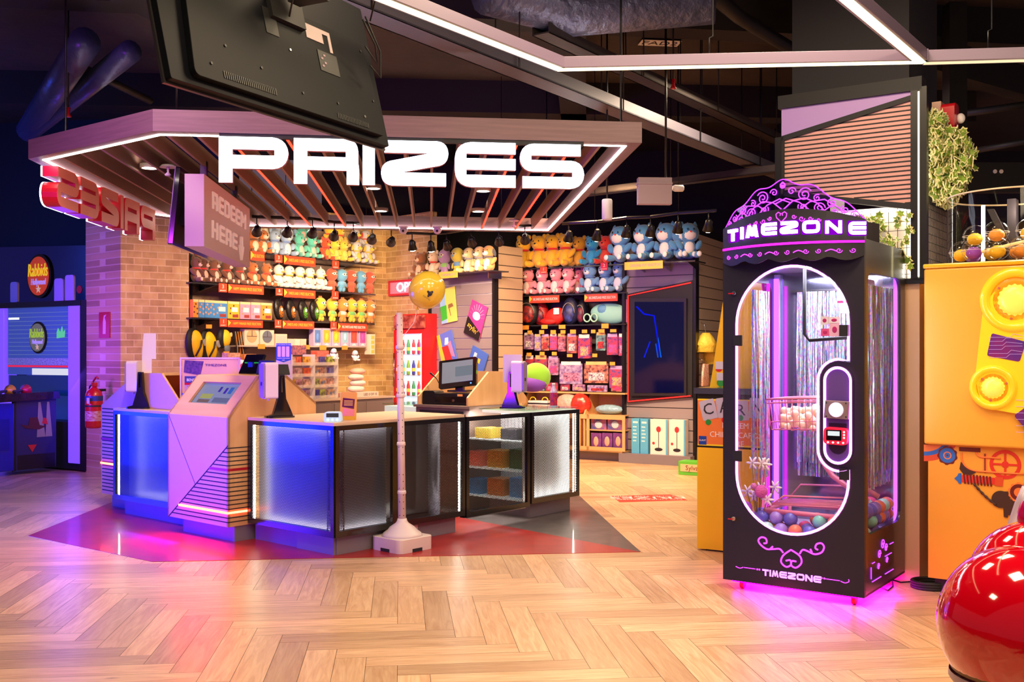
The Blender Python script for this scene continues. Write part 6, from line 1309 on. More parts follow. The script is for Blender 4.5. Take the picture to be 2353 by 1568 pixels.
obj('light_panel', G().box(s0+.02, s1-.02, -.05, -.03, z1_+.02, z0_-.02), mat('sign_pink', (200, 120, 140), 0.5, em=(255, 150, 170), es=.4), os_)
text('OPEN', (z0_-z1_)*.86, emit('open_white', (255, 250, 255), 5.0), os_, ((s0+s1)/2, -.055, (z0_+z1_)/2), ex=.004, sx=1.12)
# signs on the brick column
def wallsign(fr, x0, y0, x1, y1, label, m, off=-.012, name='wall_sign'):
    t0, za = fr.tz(x0, y0, off); t1 = fr.t(x1, off); zb = fr.tz(x0, y1, off)[1]; w_, h_ = t1-t0, za-zb
    o = obj(name, G().box(-w_/2, w_/2, -.004, .008, 0, h_), m, loc=fr.w((t0+t1)/2, off, zb), rot=(0, 0, fr.a)); tag(o, label, 'sign'); return o, w_, h_
o, w_, h_ = wallsign(FB, 346, 601, 373, 632, 'red and white CCTV notice high on the brick wall', mat('notice_red', (226, 60, 50), 0.5))
rect(o, w_, h_, -.42, .42, .42, .94, WHT, y=-.0055); obj('camera_symbol', G().ell((0, -.005, h_*.68), (w_*.2, .003, h_*.14), 10, 6), mat('notice_red', (0, 0, 0)), o); text('CCTV', h_*.2, WHT, o, (0, -.005, h_*.27)); text('IN OPERATION', h_*.09, WHT, o, (0, -.005, h_*.11))
o, w_, h_ = wallsign(FBl, 228, 718, 252, 777, 'red fire extinguisher symbol sign on the purple-lit brick', mat('sign_crimson', (200, 24, 56), 0.4))
obj('extinguisher_symbol', G().prism([(-.12*w_, .15*h_), (.14*w_, .15*h_), (.16*w_, .62*h_), (.05*w_, .78*h_), (.2*w_, .9*h_), (-.02*w_, .86*h_), (-.1*w_, .62*h_)], 'y', -.0055, -.004), mat('symbol_pink', (250, 200, 220), 0.5), o)
pe = px(216, 965, 12.25); fe = thing('fire_extinguisher', 'red fire extinguisher hanging low on the brick column', 'fire extinguisher', (pe.x, pe.y, .60), FBl.a)
obj('cylinder', G().lathe((0, 0, 0), [(.06, 0), (.095, .01), (.10, .03), (.10, .38), (.085, .44), (.04, .48), (.03, .50)], 24), RED, fe)
obj('label', G().lathe((0, 0, .09), [(.1012, 0), (.1012, .12)], 24, cap=False), mat('ext_label', (190, 40, 60), 0.4, var=((30, 30, 60), 0, (220, 190, 200))), fe); obj('blue_band', G().lathe((0, 0, .33), [(.1012, 0), (.1012, .06)], 24, cap=False), mat('ext_blue', (40, 60, 150), 0.4), fe); obj('strap', G().lathe((0, 0, .26), [(.103, 0), (.103, .02)], 24, cap=False), INK, fe)
obj('valve', G().box(-.03, .05, -.02, .02, .50, .55), RED, fe, bevel=.004); obj('lever', G().tube([(-.02, 0, .56), (.06, 0, .62), (.10, 0, .60)], .012, 6), RED, fe); obj('hose', G().tube([(-.03, 0, .53), (-.10, 0, .50), (-.13, 0, .40), (-.12, 0, .25)], .012, 8), INK, fe); obj('tag', G().box(.03, .09, -.105, -.1, .30, .37), WHT, fe)
obj('wall_hook', G().box(-.02, .02, 0, .14, .44, .47), BLACK, fe)

# ------------------------------------------------------------------ track spotlights over the store
tk = [(590, 528, 0), (660, 530, 0), (718, 532, 0), (768, 539, 0), (812, 541, 0), (855, 547, 0), (899, 553, 0), (947, 562, 1), (990, 564, 1), (1026, 561, 0), (1083, 553, 0), (1146, 551, 0), (1206, 547, 0), (1307, 541, 1), (1372, 538, 1), (1440, 530, 1), (1495, 528, 1), (1558, 520, 1), (1628, 516, 1)]
HZ = 2.90
rt = thing('lighting_track', 'black lighting track carrying the shop spotlights', 'lighting track', (0, 0, 0))
pts = [hc(x, y, HZ) for x, y, l in tk]
for seg in (range(0, 7), range(7, 13), range(13, 19)):
    ps = [pts[i] for i in seg]; a_, b_ = ps[0], ps[-1]; d = (b_-a_); d.z = 0
    obj('rail', G().tube([a_+Vector((0, 0, .145))-d*.05]+[p+Vector((0, 0, .145)) for p in ps]+[b_+Vector((0, 0, .145))+d*.05], .018, 6, sm=False), BLACK, rt)
    for p in (a_.lerp(b_, .2), a_.lerp(b_, .8)): obj('drop_wire', G().tube([(p.x, p.y, HZ+.13), (p.x, p.y, 4.9)], .004, 5), BLACK, rt)
SPL = thing('spotlight', 'x', 'spotlight')
yk = obj('yoke', G().tube([(0, 0, .13), (0, 0, .06), (.04, 0, .03), (.04, 0, 0)], .007, 6), BLACK, SPL)
SPh = obj('lamp_head', G().lathe((0, 0, 0), [(.018, .06), (.03, .05), (.036, .02), (.062, -.07), (.058, -.07), (.03, .0), (.02, .02)], 20), BLACK, SPL)
obj('bulb', G().lathe((0, 0, 0), [(.03, -.086), (.052, -.072), (.055, -.066)], 18), emit('spot_bulb', (255, 236, 205), 26.0), SPh)
for i, (x, y, lit) in enumerate(tk):
    p = pts[i]; p = Vector((p.x, p.y, HZ)); r = SPL if i == 0 else dup(SPL)
    r.location = p
    if i < 7: aim = LW.w(LW.t(600+i*44, .1), .1, 2.0)
    elif i < 13: aim = Vector((-.9+.25*(i-7), 15.0, 1.7))
    else: aim = RW.w(RW.t(1215+(i-13)*72, .1), .1, 1.9)
    if lit: aim = p+Vector(((aim.x-p.x)*.25, (aim.y-p.y)*.25, -1.2))
    dv = (aim-p).normalized(); qd = (-dv).to_track_quat('Z', 'Y')
    for ch in r.children:
        if ch.name.startswith('lamp_head'): ch.rotation_euler = qd.to_euler()
    r['label'] = ('glowing ' if lit else 'dark-backed ')+'shop spotlight on the track, ' + (['above the puppy plush, left end', 'above the pale blue plush', 'above the teal plush', 'above the red and yellow plush', 'above the white-grey plush', 'before the left brick edge', 'before the brick pier corner', 'left of the lit pair near the balloon', 'right of the lit pair near the balloon', 'over the doll plush shelf', 'over the poster wall', 'by the black wall edge', 'left of the yellow bears', 'in front of the yellow bears', 'above the bright blue bear', 'above the first blue cat', 'between the first two blue cats', 'above the third blue cat', 'right of the black panel edge'][i])
    r['group'] = 'track spotlights over the store'
    lamp('SPOT', p+dv*.09, (255, 214, 165), 115 if i < 7 else 90 if i < 13 else 125, p+dv*2, .03, 78 if not lit else 100, .6, name='spotlight_lamp')
for i, x in enumerate((930, 1007)):
    p = hc(x, 534, 2.95); o = thing('dome_camera', 'small white dome camera under the canopy back edge, %s' % ('left one' if i == 0 else 'right one'), 'camera', (p.x, p.y-.15, 2.955)); obj('dome', G().ell((0, 0, 0), (.05, .05, .045), 14, 8), WHITE, o); obj('lens', G().ell((0, -.042, -.012), (.016, .016, .016), 10, 6), GLOSSB, o)
    obj('ceiling_plate', G().lathe((0, 0, .03), [(.055, 0), (.055, .012)], 16), WHITE, o)
p = hc(1504, 440, 2.92); es = thing('hanging_sign', 'blank pale back of a hanging box sign with a small camera beside it', 'sign', (p.x, p.y, 0), .05)
zz0, zz1 = HY, HY
top_z = EYE-(409-HY)*p.y/F; bot_z = EYE-(470-HY)*p.y/F; hw = 39*p.y/F
obj('box', G().box(-hw, hw, -.03, .05, bot_z, top_z), mat('sign_back_lilac', (186, 166, 180), 0.5), es, bevel=.003); obj('top_flange', G().box(-hw-.004, hw+.004, -.04, .06, top_z-.06, top_z-.045), mat('sign_back_lilac', (0, 0, 0)), es)
obj('hanger_rod', G().tube([(.1, 0, top_z), (.1, 0, 4.9)], .01, 6), BLACK, es); obj('side_camera', G().lathe((hw+.01, 0, top_z-.09), [(.02, 0), (.03, .02), (.03, .09), (.02, .1)], 12, ax='x'), WHITE, es)
p = hc(1395, 482, 2.75); cy = thing('pendant_speaker', 'small white cylinder pendant hanging right of the canopy', 'pendant', p)
obj('cylinder', G().lathe((0, 0, -.09), [(.04, 0), (.046, .01), (.046, .17), (.04, .18)], 18), WHITE, cy); obj('hanger_rod', G().tube([(0, 0, .09), (0, 0, 4.9-p.z)], .008, 6), BLACK, cy)
# clothes on the far slatted wall
for i, (x, y, lb) in enumerate(((1622, 784, 'yellow frilled raincoat hanging on the far slatted wall'), (1636, 812, 'second yellow raincoat hanging lower on the far slatted wall'))):
    t, z = FW5.tz(x, y, -.08); r = thing('raincoat', lb, 'clothing', FW5.w(t, -.08, z), FW5.a)
    obj('coat', G().lathe((0, 0, -.15), [(.16, 0), (.13, .08), (.16, .1), (.10, .2), (.05, .26)], 14), mat('raincoat_yellow', (250, 216, 80), 0.5, bump=(16, .8, .03)), r); obj('hanger', G().tube([(0, .07, .25), (0, .02, .22), (0, 0, .10)], .005, 6), CHROME, r)
t, z = FW5.tz(1620, 858, -.1); r = thing('candy_bag', 'clear bag of red striped candy canes on the far wall', 'bag', FW5.w(t, -.1, z), FW5.a)
g = G()
for k in range(6): g.tube([(-.12+.05*k, 0, -.17), (-.10+.045*k, 0, .0), (-.05+.03*k, 0, .12)], .018, 7)
obj('candy_canes', g, mat('cane_red', (226, 110, 90), 0.35, var=((60, 60, 60), 0, (250, 220, 200))), r); obj('bag_film', G().ell((0, 0, -.02), (.17, .06, .2), 14, 8), CLEAR, r)
obj('hanger', G().tube([(0, .09, .19), (0, .03, .17), (0, 0, .13)], .005, 6), CHROME, r)
# ------------------------------------------------------------------ the purple-lit claw machine
FM = Fr((1.345, 6.518), (2.067, 6.0)); MW, MD = 0.889, 0.875
cm = thing('claw_machine', 'tall black claw machine with purple lit oval window and TIMEZONE lettering', 'claw machine', FM.loc(), FM.a)
MB_ = mat('machine_black', (24, 19, 34), 0.5, coat=.05)
MBS = mat('machine_side', (38, 30, 32), 0.35, 0.2, coat=.3)
PURH = emit('led_purple_hot', (244, 130, 255), 4.5); MAG = emit('led_magenta', (255, 30, 230), 3.5); VIO = emit('led_violet', (150, 70, 255), 4.5)
tl, tr_ = FM.t(1690), FM.t(1954); r_ = (tr_-tl)/2; tc = (tl+tr_)/2
zt_ = FM.tz(1822, 608)[1]; zb_ = FM.tz(1822, 1232)[1]
pl, prr = FM.t(1897), FM.t(1961); pc = (pl+prr)/2; rp = (prr-pl)/2; pzt = FM.tz(1928, 843)[1]-rp; pzb = FM.tz(1928, 1066)[1]+rp
def arc(cx, cz, r, a0, a1, n=14): return [(cx+r*math.cos(math.radians(a0+(a1-a0)*k/n)), cz+r*math.sin(math.radians(a0+(a1-a0)*k/n))) for k in range(n+1)]
zn1 = FM.tz(1955, 1077)[1]; zn2 = FM.tz(1955, 833)[1]; ro = rp+.035
def winpath(d=0.0):
    p = arc(tc, zt_-r_, r_-d, 0, 180, 26)+arc(tc, zb_+r_, r_-d, 180, 360, 26)
    p += [(tr_-d, zn1-d)] + arc(pc, pzb, ro+d, -68, -180, 12) + arc(pc, pzt, ro+d, 180, 92, 10) + [(tr_-d, zn2+d)]
    return p
WP = winpath()
obj('front_panel', G().prism([(0, .06), (MW, .06), (MW, 2.157), (0, 2.157)], 'y', 0, .03, 0, [WP]), MB_, cm)
obj('led_outline', G().tube([Vector((t, -.004, z)) for t, z in winpath(.010)], .0085, 6, True), PURH, cm)
obj('window_glass', G().prism(WP, 'y', .012, .016), CLEAR, cm)
pod = obj('control_pod', G().prism(arc(pc, pzt, rp, 0, 180, 14)+arc(pc, pzb, rp, 180, 360, 14), 'y', -.03, .012), mat('pod_violet', (96, 70, 140), 0.2, coat=.6), cm)
obj('led_outline', G().tube([Vector((t, -.034, z)) for t, z in arc(pc, pzt, rp-.006, 0, 180, 14)+arc(pc, pzb, rp-.006, 180, 360, 14)], .0085, 6, True), PURH, pod)
obj('lower_panel', G().prism(arc(pc, pzb+.03, rp-.03, 180, 360, 10)+[(pc+rp-.03, pzb+.16), (pc-rp+.03, pzb+.16)], 'y', -.033, -.03), mat('pod_dark', (40, 20, 60), 0.3), pod)
zbn = FM.tz(1922, 941)[1]
bn_ = obj('button_plate', G().prism([(pc-.075, zbn-.05), (pc+.07, zbn-.055), (pc+.075, zbn+.05), (pc-.065, zbn+.055)], 'y', -.06, -.03), mat('plate_tan', (150, 130, 140), 0.35, .4), pod, bevel=.003)
obj('push_button', G().lathe((pc, -.06, zbn), [(.044, 0), (.040, -.015), (.022, -.022), (.002, -.024)], 24, ax='y'), mat('button_white', (250, 240, 250), 0.3, em=(255, 230, 255), es=.8), bn_)
for sx in (-1, 1):
    for sz in (-1, 1): obj('screw', G().lathe((pc+sx*.058, -.0615, zbn+sz*.04), [(.005, 0), (.005, .002)], 8, ax='y'), CHROME, bn_)
zcr = FM.tz(1924, 1000)[1]
rd = obj('card_reader', G().prism(rad([(pc-.075, zcr-.05, .025), (pc+.065, zcr-.055, .025), (pc+.07, zcr+.045, .025), (pc-.07, zcr+.05, .025)]), 'y', -.07, -.03), mat('reader_red', (230, 30, 60), 0.3, em=(255, 30, 60), es=.8), pod, bevel=.006)
obj('reader_screen', G().box(pc-.055, pc+.035, -.073, -.07, zcr-.028, zcr+.035), GLOSSB, rd); obj('display', G().box(pc-.045, pc+.025, -.0745, -.073, zcr-.0, zcr+.027), mat('reader_disp', (170, 190, 200), 0.3, em=(190, 220, 230), es=.7), rd)
for k in range(4): obj('indicator', G().lathe((pc-.045+k*.03, -.0715, zcr-.04), [(.006, 0), (.006, .002)], 10, ax='y'), emit('red_dot', (255, 190, 170), 4), rd)
for k in range(3): obj('indicator', G().lathe((pc+.05, -.0715, zcr-.01+k*.017), [(.006, 0), (.006, .002)], 10, ax='y'), emit('red_dot', (0, 0, 0), 4), rd)
for (x, y) in ((1696, 783), (1695, 1048), (1941, 760), (1941, 1090)):
    t, z = FM.tz(x, y); obj('glass_clip', G().box(t-.03, t+.03, -.012, .0, z-.034, z+.034), MATB, cm, bevel=.002)
for (x, y) in ((1688, 674), (1687, 1192)):
    t, z = FM.tz(x, y); obj('key_lock', G().lathe((t, -.015, z), [(.013, 0), (.013, .015)], 14, ax='y'), CHROME, cm); obj('key', G().box(t-.035, t-.002, -.02, -.016, z-.006, z+.001), RED, cm)
# side panels: frame of the right side, with tall rounded window
sw = rad([(.07, .42, .05), (MD-.10, .42, .08), (MD-.10, 1.98, .08), (.07, 1.98, .06)])
side_o = [(.03, .06), (MD, .06), (MD, 2.157), (.03, 2.157)]
obj('side_panel', G().prism(side_o, 'x', MW-.02, MW, 0, [sw]), MBS, cm); obj('side_glass', G().prism(sw, 'x', MW-.010, MW-.007), CLEAR, cm)
obj('side_panel', G().prism(side_o, 'x', 0, .02, 0, [sw]), MBS, cm); obj('side_glass', G().prism(sw, 'x', .007, .010), CLEAR, cm)
obj('back_panel', G().box(.02, MW-.02, MD-.02, MD, .06, 2.157), mat('inner_silver', (150, 150, 176), 0.12, .85), cm)
obj('roof', G().box(0, MW, 0.03, MD, 2.157, 2.175), MBS, cm); obj('base_panel', G().box(0, MW, .03, MD, .06, .075), MB_, cm)
obj('inner_floor', G().box(.02, MW-.02, .03, MD-.02, .34, .352), mat('inner_floor', (190, 180, 210), 0.3), cm); obj('inner_ceiling', G().box(.02, MW-.02, .03, MD-.02, 2.06, 2.075), mat('inner_ceiling', (190, 190, 216), 0.25, .3), cm)
for t, y in ((.035, MD-.04), (MW-.035, MD-.04)):
    g = G().box(t-.018, t+.018, y-.018, y+.018, .36, 2.05); obj('inner_post', g, mat('post_white', (180, 170, 220), 0.3), cm); obj('violet_led', G().box(t-.02, t+.02, y-.026, y-.019, .36, 2.02), VIO, cm)
obj('magenta_led', G().box(.021, .034, MD-.20, MD-.17, .38, 1.98), MAG, cm); obj('violet_led', G().box(MW-.034, MW-.026, MD-.13, MD-.11, .44, 1.95), VIO, cm)
obj('ceiling_light', G().lathe((.5, .35, 2.052), [(.09, 0), (.09, .008)], 24), emit('inner_light', (240, 240, 255), 5), cm)
obj('ceiling_light', G().lathe((.78, .5, 2.052), [(.07, 0), (.07, .008)], 24), emit('inner_light', (0, 0, 0), 12), cm)
lamp('AREA', FM.w(.45, .42, 2.03), (240, 236, 255), 30, FM.w(.45, .42, 0), .5, name='cabinet_lamp')
lamp('AREA', FM.w(.845, .05, 1.25), (240, 230, 255), 8, FM.w(.845, .8, 1.2), (.04, 1.3), name='cabinet_lamp')  # added fill for the tinsel and balls behind the side glass
lamp('AREA', FM.w(.12, .6, 1.2), (200, 70, 255), 3, FM.w(.9, .3, 1.0), (.1, 1.2), name='violet_lamp')
# tinsel curtain on the back and sides
def tinsel_mat():
    m = bpy.data.materials.new('holographic_tinsel'); m.use_nodes = True; nt = m.node_tree; b = nt.nodes['Principled BSDF']
    tc = nt.nodes.new('ShaderNodeTexCoord'); mp = nt.nodes.new('ShaderNodeMapping'); mp.inputs['Scale'].default_value = (120, 120, 60); nt.links.new(tc.outputs['Object'], mp.inputs[0])
    vo = nt.nodes.new('ShaderNodeTexVoronoi'); vo.inputs['Scale'].default_value = 1; nt.links.new(mp.outputs[0], vo.inputs['Vector'])
    hs = nt.nodes.new('ShaderNodeHueSaturation'); hs.inputs['Saturation'].default_value = 1.1; hs.inputs['Value'].default_value = .9; nt.links.new(vo.outputs['Color'], hs.inputs['Color'])
    mx = nt.nodes.new('ShaderNodeMix'); mx.data_type = 'RGBA'; mx.inputs[0].default_value = .4; mx.inputs[7].default_value = (.55, .5, .72, 1)
    nt.links.new(hs.outputs[0], mx.inputs[6]); nt.links.new(mx.outputs[2], b.inputs['Base Color']); b.inputs['Metallic'].default_value = .25; b.inputs['Roughness'].default_value = .3
    return m
g = G()
def strand(x, y, dx, dy):
    z = 1.92; w_ = .0048; a_ = random.uniform(0, 3); zend = random.uniform(.60, .74); vs = []; n = 0
    while z > zend:
        a_ += random.uniform(-.7, .7); ex, ey = math.cos(a_)*w_, math.sin(a_)*w_
        vs += [(x-ex, y-ey, z), (x+ex, y+ey, z)]; n += 1; z -= .09; x += random.uniform(-.003, .003)
    g.add(vs, [(2*i, 2*i+1, 2*i+3, 2*i+2) for i in range(n-1)])
for k in range(300):
    x = .20+.62*random.random(); strand(x, MD-.06-.05*random.random(), 0, 0)
for k in range(190): strand(MW-.05-.05*random.random(), .16+.60*random.random(), 0, 0)
for k in range(26): strand(.05+.02*random.random(), .30+.35*random.random(), 0, 0)
o = obj('tinsel_curtain', g, tinsel_mat(), cm); o['kind'] = 'stuff'
obj('tinsel_rail', G().box(.15, .84, MD-.09, MD-.04, 1.92, 1.935), CHROME, cm)
# pink trolley hung inside
PNK = mat('pink_enamel', (240, 140, 170), 0.3, coat=.3)
tg = thing('pink_trolley', 'pink wire shopping trolley inside the claw machine', 'trolley', FM.loc(), FM.a)
g = G(); x0, x1, y0_, y1_ = .22, .80, .18, .52
def loop(z, ins=0.0): return [(x0+ins, y0_+ins, z), (x1, y0_+ins, z+.03), (x1, y1_-ins, z+.03), (x0+ins, y1_-ins, z)]
for z, ins, rr in ((1.205, 0, .007), (1.18, 0, .004), (1.06, .02, .003), (1.01, .03, .004)): g.tube(loop(z, ins), rr, 6, True)
for k in range(15):
    x = x0+(x1-x0)*k/14
    for y in (y0_, y1_): g.tube([(x, y, 1.205), (x+(.02 if k == 0 else 0), y+(.03 if y == y0_ else -.03), 1.01)], .0028, 5)
for k in range(7):
    y = y0_+(y1_-y0_)*k/6; g.tube([(x0, y, 1.205), (x0+.02, y, 1.01)], .0028, 5)
for k in range(9):
    x = x0+.02+(x1-x0)*k/9; g.tube([(x, y0_+.03, 1.01), (x, y1_-.03, 1.01)], .0025, 5)
obj('wire_basket', g, PNK, tg)
for y in (.24, .46): obj('frame_tube', G().tube([(.62, y, 1.01), (.58, y, .93), (.56, y, .82), (.62, y, .74), (.80, y, .62), (.84, y, .60)], .017, 10), PNK, tg)
g = G()
g.tube([(x0, .14, .50), (.80, .14, .50), (.80, .50, .50), (x0, .50, .50)], .016, 8, True)
for z, y in ((.60, .16), (.64, .46)): g.tube([(.24, y, .52), (.34, y, z), (.78, y, z+.02), (.72, y, .53)], .006, 6)
for k in range(6): g.tube([(.24, .16+.06*k, .54), (.78, .16+.06*k, .56)], .005, 6)
obj('lower_tray', g, PNK, tg); 
for x in (.26, .76):
    for y in (.16, .48): obj('leg', G().tube([(x, y, .50), (x, y, .353)], .012, 6), PNK, tg)
g = G()
for k in range(150):
    g.ell((x0+.04+(x1-x0-.06)*random.random(), y0_+.05+(y1_-y0_-.1)*random.random(), 1.03+.12*random.random()**1.2), random.uniform(.016, .028), 7, 5)
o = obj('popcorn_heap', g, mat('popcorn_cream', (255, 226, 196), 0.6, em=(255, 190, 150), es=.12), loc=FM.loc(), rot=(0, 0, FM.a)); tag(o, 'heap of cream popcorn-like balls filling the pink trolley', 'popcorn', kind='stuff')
# claw unit and rail
cw = thing('claw_unit', 'white claw carriage with a pink stripe inside the machine top', 'claw', FM.w(.72, .40, 1.80), FM.a)
obj('housing', G().prism([(-.09, .02), (-.08, .16), (.09, .16), (.10, 0), (.08, -.06), (-.08, -.05)], 'y', -.08, .08), WHITE, cw, bevel=.006); obj('pink_stripe', G().box(-.093, .098, -.083, .083, .015, .028), mat('stripe_pink', (226, 60, 110), 0.4), cw)
obj('cable', G().tube([(0, 0, .16), (0, 0, .255)], .008, 6), INK, cw); obj('motor_box', G().box(-.12, .10, -.07, .07, .19, .255), MATB, cw)
rl = obj('black_rail', G().tube([(.46, .20, 2.05), (.46, .20, 1.62), (.49, .20, 1.58), (.80, .20, 1.60), (.83, .20, 1.64)], .011, 8), MATB, loc=FM.loc(), rot=(0, 0, FM.a)); tag(rl, 'black bent rail hanging inside the claw machine window', 'rail')
for i, (x, y, w_, h_) in enumerate(((1895, 737, .05, .05), (1917, 736, .07, .04), (1896, 764, .05, .045), (1918, 758, .06, .08))):
    t, z = FM.tz(x, y, .02); o = obj('window_sticker', G().box(-w_/2, w_/2, 0, .001, -h_/2, h_/2), mat('sticker_%d' % i, ((246, 240, 246), (250, 244, 250), (236, 90, 150), (250, 200, 220))[i], 0.5), loc=FM.w(t, .018, z), rot=(0, 0, FM.a)); tag(o, 'small pink and white instruction sticker inside the glass, %s' % ('upper left', 'upper right, wider', 'lower left, pinkest', 'lower right, tall')[i], 'sticker')
    obj('printed_mark', G().ell((0, -.0005, 0), (w_*.25, .0008, h_*.25), 8, 5), mat('magenta_ink', (200, 40, 120), .5), o)
# pit balls
BCs = [('mint', (130, 220, 200)), ('violet blue', (96, 96, 200)), ('coral', (250, 130, 100)), ('lilac', (160, 130, 220)), ('pink', (230, 80, 130)), ('pale mint', (180, 232, 216))]
bp0 = None; br = .044; cnt = 0; used = {}
where = lambda x, y: ('left' if x < .3 else 'centre' if x < .6 else 'right')
P_ = []
for layer, z in ((0, .352+br), (1, .352+br*2.45)):
    for iy in range(6 if layer == 0 else 4):
        for ix in range(9 if layer == 0 else 7):
            x = .075+ix*.092+(.046 if iy % 2 else 0)+(.04 if layer else 0); y = .08+iy*.086+(.06 if layer else 0)
            if x > MW-.07: continue
            if layer == 1 and random.random() < .25: continue
            if not (y < .30 or x > .62): continue
            P_.append((x, y, z, layer))
for k in range(8): P_.append((MW-.075, .10+.09*k, .352+br*3.9, 2))
for k in range(7): P_.append((MW-.165, .14+.09*k, .352+br*3.9, 2))
for k in range(8):
    if .10+.09*k >= .30: P_.append((MW-.075, .10+.09*k, .352+br*2.45, 1)); P_.append((MW-.165, .10+.09*k, .352+br*2.45, 1))
for i, (x, y, z, layer) in enumerate(P_):
    nm_, c = BCs[random.randrange(6)]
    k_ = (nm_, layer, where(x, y)); used[k_] = used.get(k_, 0)+1
    if nm_ not in used: used[nm_] = G().ell((0, 0, 0), br, 16, 10).mesh('pit_ball', mat('ball_'+nm_.replace(' ', '_'), c, 0.35, coat=.3))
    o = bpy.data.objects.new('pit_ball', used[nm_]); COL.objects.link(o); o.location = FM.w(x, y, z)
    tag(o, '%s plastic ball in the claw machine, %s layer, %s part' % (nm_, ('bottom', 'upper', 'topmost')[layer], where(x, y) if layer < 2 else ('nearest', 'middle', 'farthest')[min(2, int(y/.27))]), 'ball', '%s balls in the %s layer, %s' % (nm_, ('bottom', 'upper', 'topmost')[layer], where(x, y) if layer < 2 else ('near', 'middle', 'far')[min(2, int(y/.27))]))
# flowers
fl_ = thing('artificial_flowers', 'white lilies and pink pompom flowers at the lower left of the window', 'flowers', FM.w(.16, .13, .353), FM.a)
g = G(); gw = G(); 
for k in range(9):
    x, z = -.06+.022*k, .22+.26*random.random(); y = random.uniform(-.03, .05)
    g.tube([(.03, 0, 0), (x*.5+.01, y*.5, z*.5), (x, y, z)], .003, 5)
    for j in range(6):
        a_ = j*math.pi/3; d = Vector((math.cos(a_), .25, math.sin(a_))); gw.ell(Vector((x, y, z))+d*.024, (.024, .005, .008), 7, 4, d.to_track_quat('X', 'Z').to_matrix())
obj('stems', g, mat('stem_brown', (110, 84, 60), .6), fl_); obj('white_petals', gw, mat('petal_white', (250, 240, 244), .5), fl_)
for x, z, r__, c in ((.05, .27, .042, (246, 110, 200)), (-.05, .16, .038, (170, 60, 200)), (.0, .30, .02, (240, 140, 210))):
    obj('pompom', G().ell((x, -.02, z), r__, 14, 9), mat('pompom_%d' % c[0], c, .9, bump=(120, 1.0, .02)), fl_)
# header with bowed front
BUL = .15
def by(t): u = 2*t/MW-1; return -BUL*(1-u*u)
def hdr(z0, z1f, y_back, m, name, parent=cm, dy=0.0, th=None, n=28, t0=0.0, t1=MW):
    g = G(); vs = []
    for k in range(n+1):
        t = t0+(t1-t0)*k/n; u = 2*t/MW-1; zt = z1f(u) if callable(z1f) else z1f; z0_ = z0(u) if callable(z0) else z0
        yf = by(t)+dy; yb = y_back if th is None else yf+th
        vs += [(t, yf, z0_), (t, yf, zt), (t, yb, zt), (t, yb, z0_)]
    fs = []
    for k in range(n):
        a_ = 4*k
        for j in range(4): fs.append((a_+j, a_+(j+1) % 4, a_+4+(j+1) % 4, a_+4+j))
    fs += [(0, 1, 2, 3), (4*n, 4*n+3, 4*n+2, 4*n+1)]
    return obj(name, g.add(vs, fs), m, parent)
hd = hdr(2.157, lambda u: 2.29+.075*(1-u*u), .04, MB_, 'header')
hdr(2.176, lambda u: 2.29+.05*(1-u*u), MD*.35, MBS, 'header_top', dy=.3)
hdr(2.150, 2.163, 0, MAG, 'pink_led_line', dy=-.006, th=.012, parent=hd)
SCA = lambda u: 2.075-.028*abs(math.sin(u*math.pi*2.5+math.pi/2))
vl = hdr(SCA, 2.15, 0, MB_, 'valance', dy=0.0, th=.01)
def spiral(cx, cz, r, turns=1.6, a0=0.0, sgn=1, n=26, tail=None):
    p = []
    for k in range(n+1):
        f = k/n; a_ = a0+sgn*turns*2*math.pi*f; rr = r*(1-.86*f); p.append((cx+rr*math.cos(a_), cz+rr*math.sin(a_)))
    return (list(tail) if tail else [])+p
def curve3(ps, dy=-.008): return [Vector((t, by(min(max(t, 0), MW))+dy, z)) for t, z in ps]
def mirr(ps): return [(MW-t, z) for t, z in ps]
SCR = emit('scroll_violet', (190, 60, 255), 3.0); SCP = emit('scroll_pink', (235, 60, 255), 3.2)
g = G()
for k in range(5):
    c = MW*(.1+.2*k)
    for s in (-1, 1): g.tube(curve3(spiral(c+s*.035, 2.105, .016, 1.3, math.pi if s > 0 else 0, s), -.004), .0022, 5)
    g.tube(curve3([(c+.07, 2.10), (c+.085, 2.108), (c+.1, 2.112), (c+.115, 2.108), (c+.13, 2.10)], -.004), .003, 5) if k < 4 else None
obj('scrollwork', g, SCP, vl)
g = G(); C_ = MW/2
heart = [(C_, 2.285), (C_-.03, 2.315), (C_-.034, 2.335), (C_-.02, 2.347), (C_-.004, 2.338), (C_-.008, 2.325)]
g.tube(curve3(heart), .0028, 5); g.tube(curve3([(2*C_-t, z) for t, z in heart]), .0028, 5)
for x, z, r in ((.075, 2.315, .014), (.12, 2.30, .018), (.17, 2.298, .014), (.215, 2.288, .012), (.27, 2.275, .010)):
    for s in (-1, 1):
        g.tube(curve3(spiral(C_+s*x, z, r, 1.2, 0 if s > 0 else math.pi, -s)+[], -.006), .0025, 5)
obj('scrollwork', g, SCP, hd)
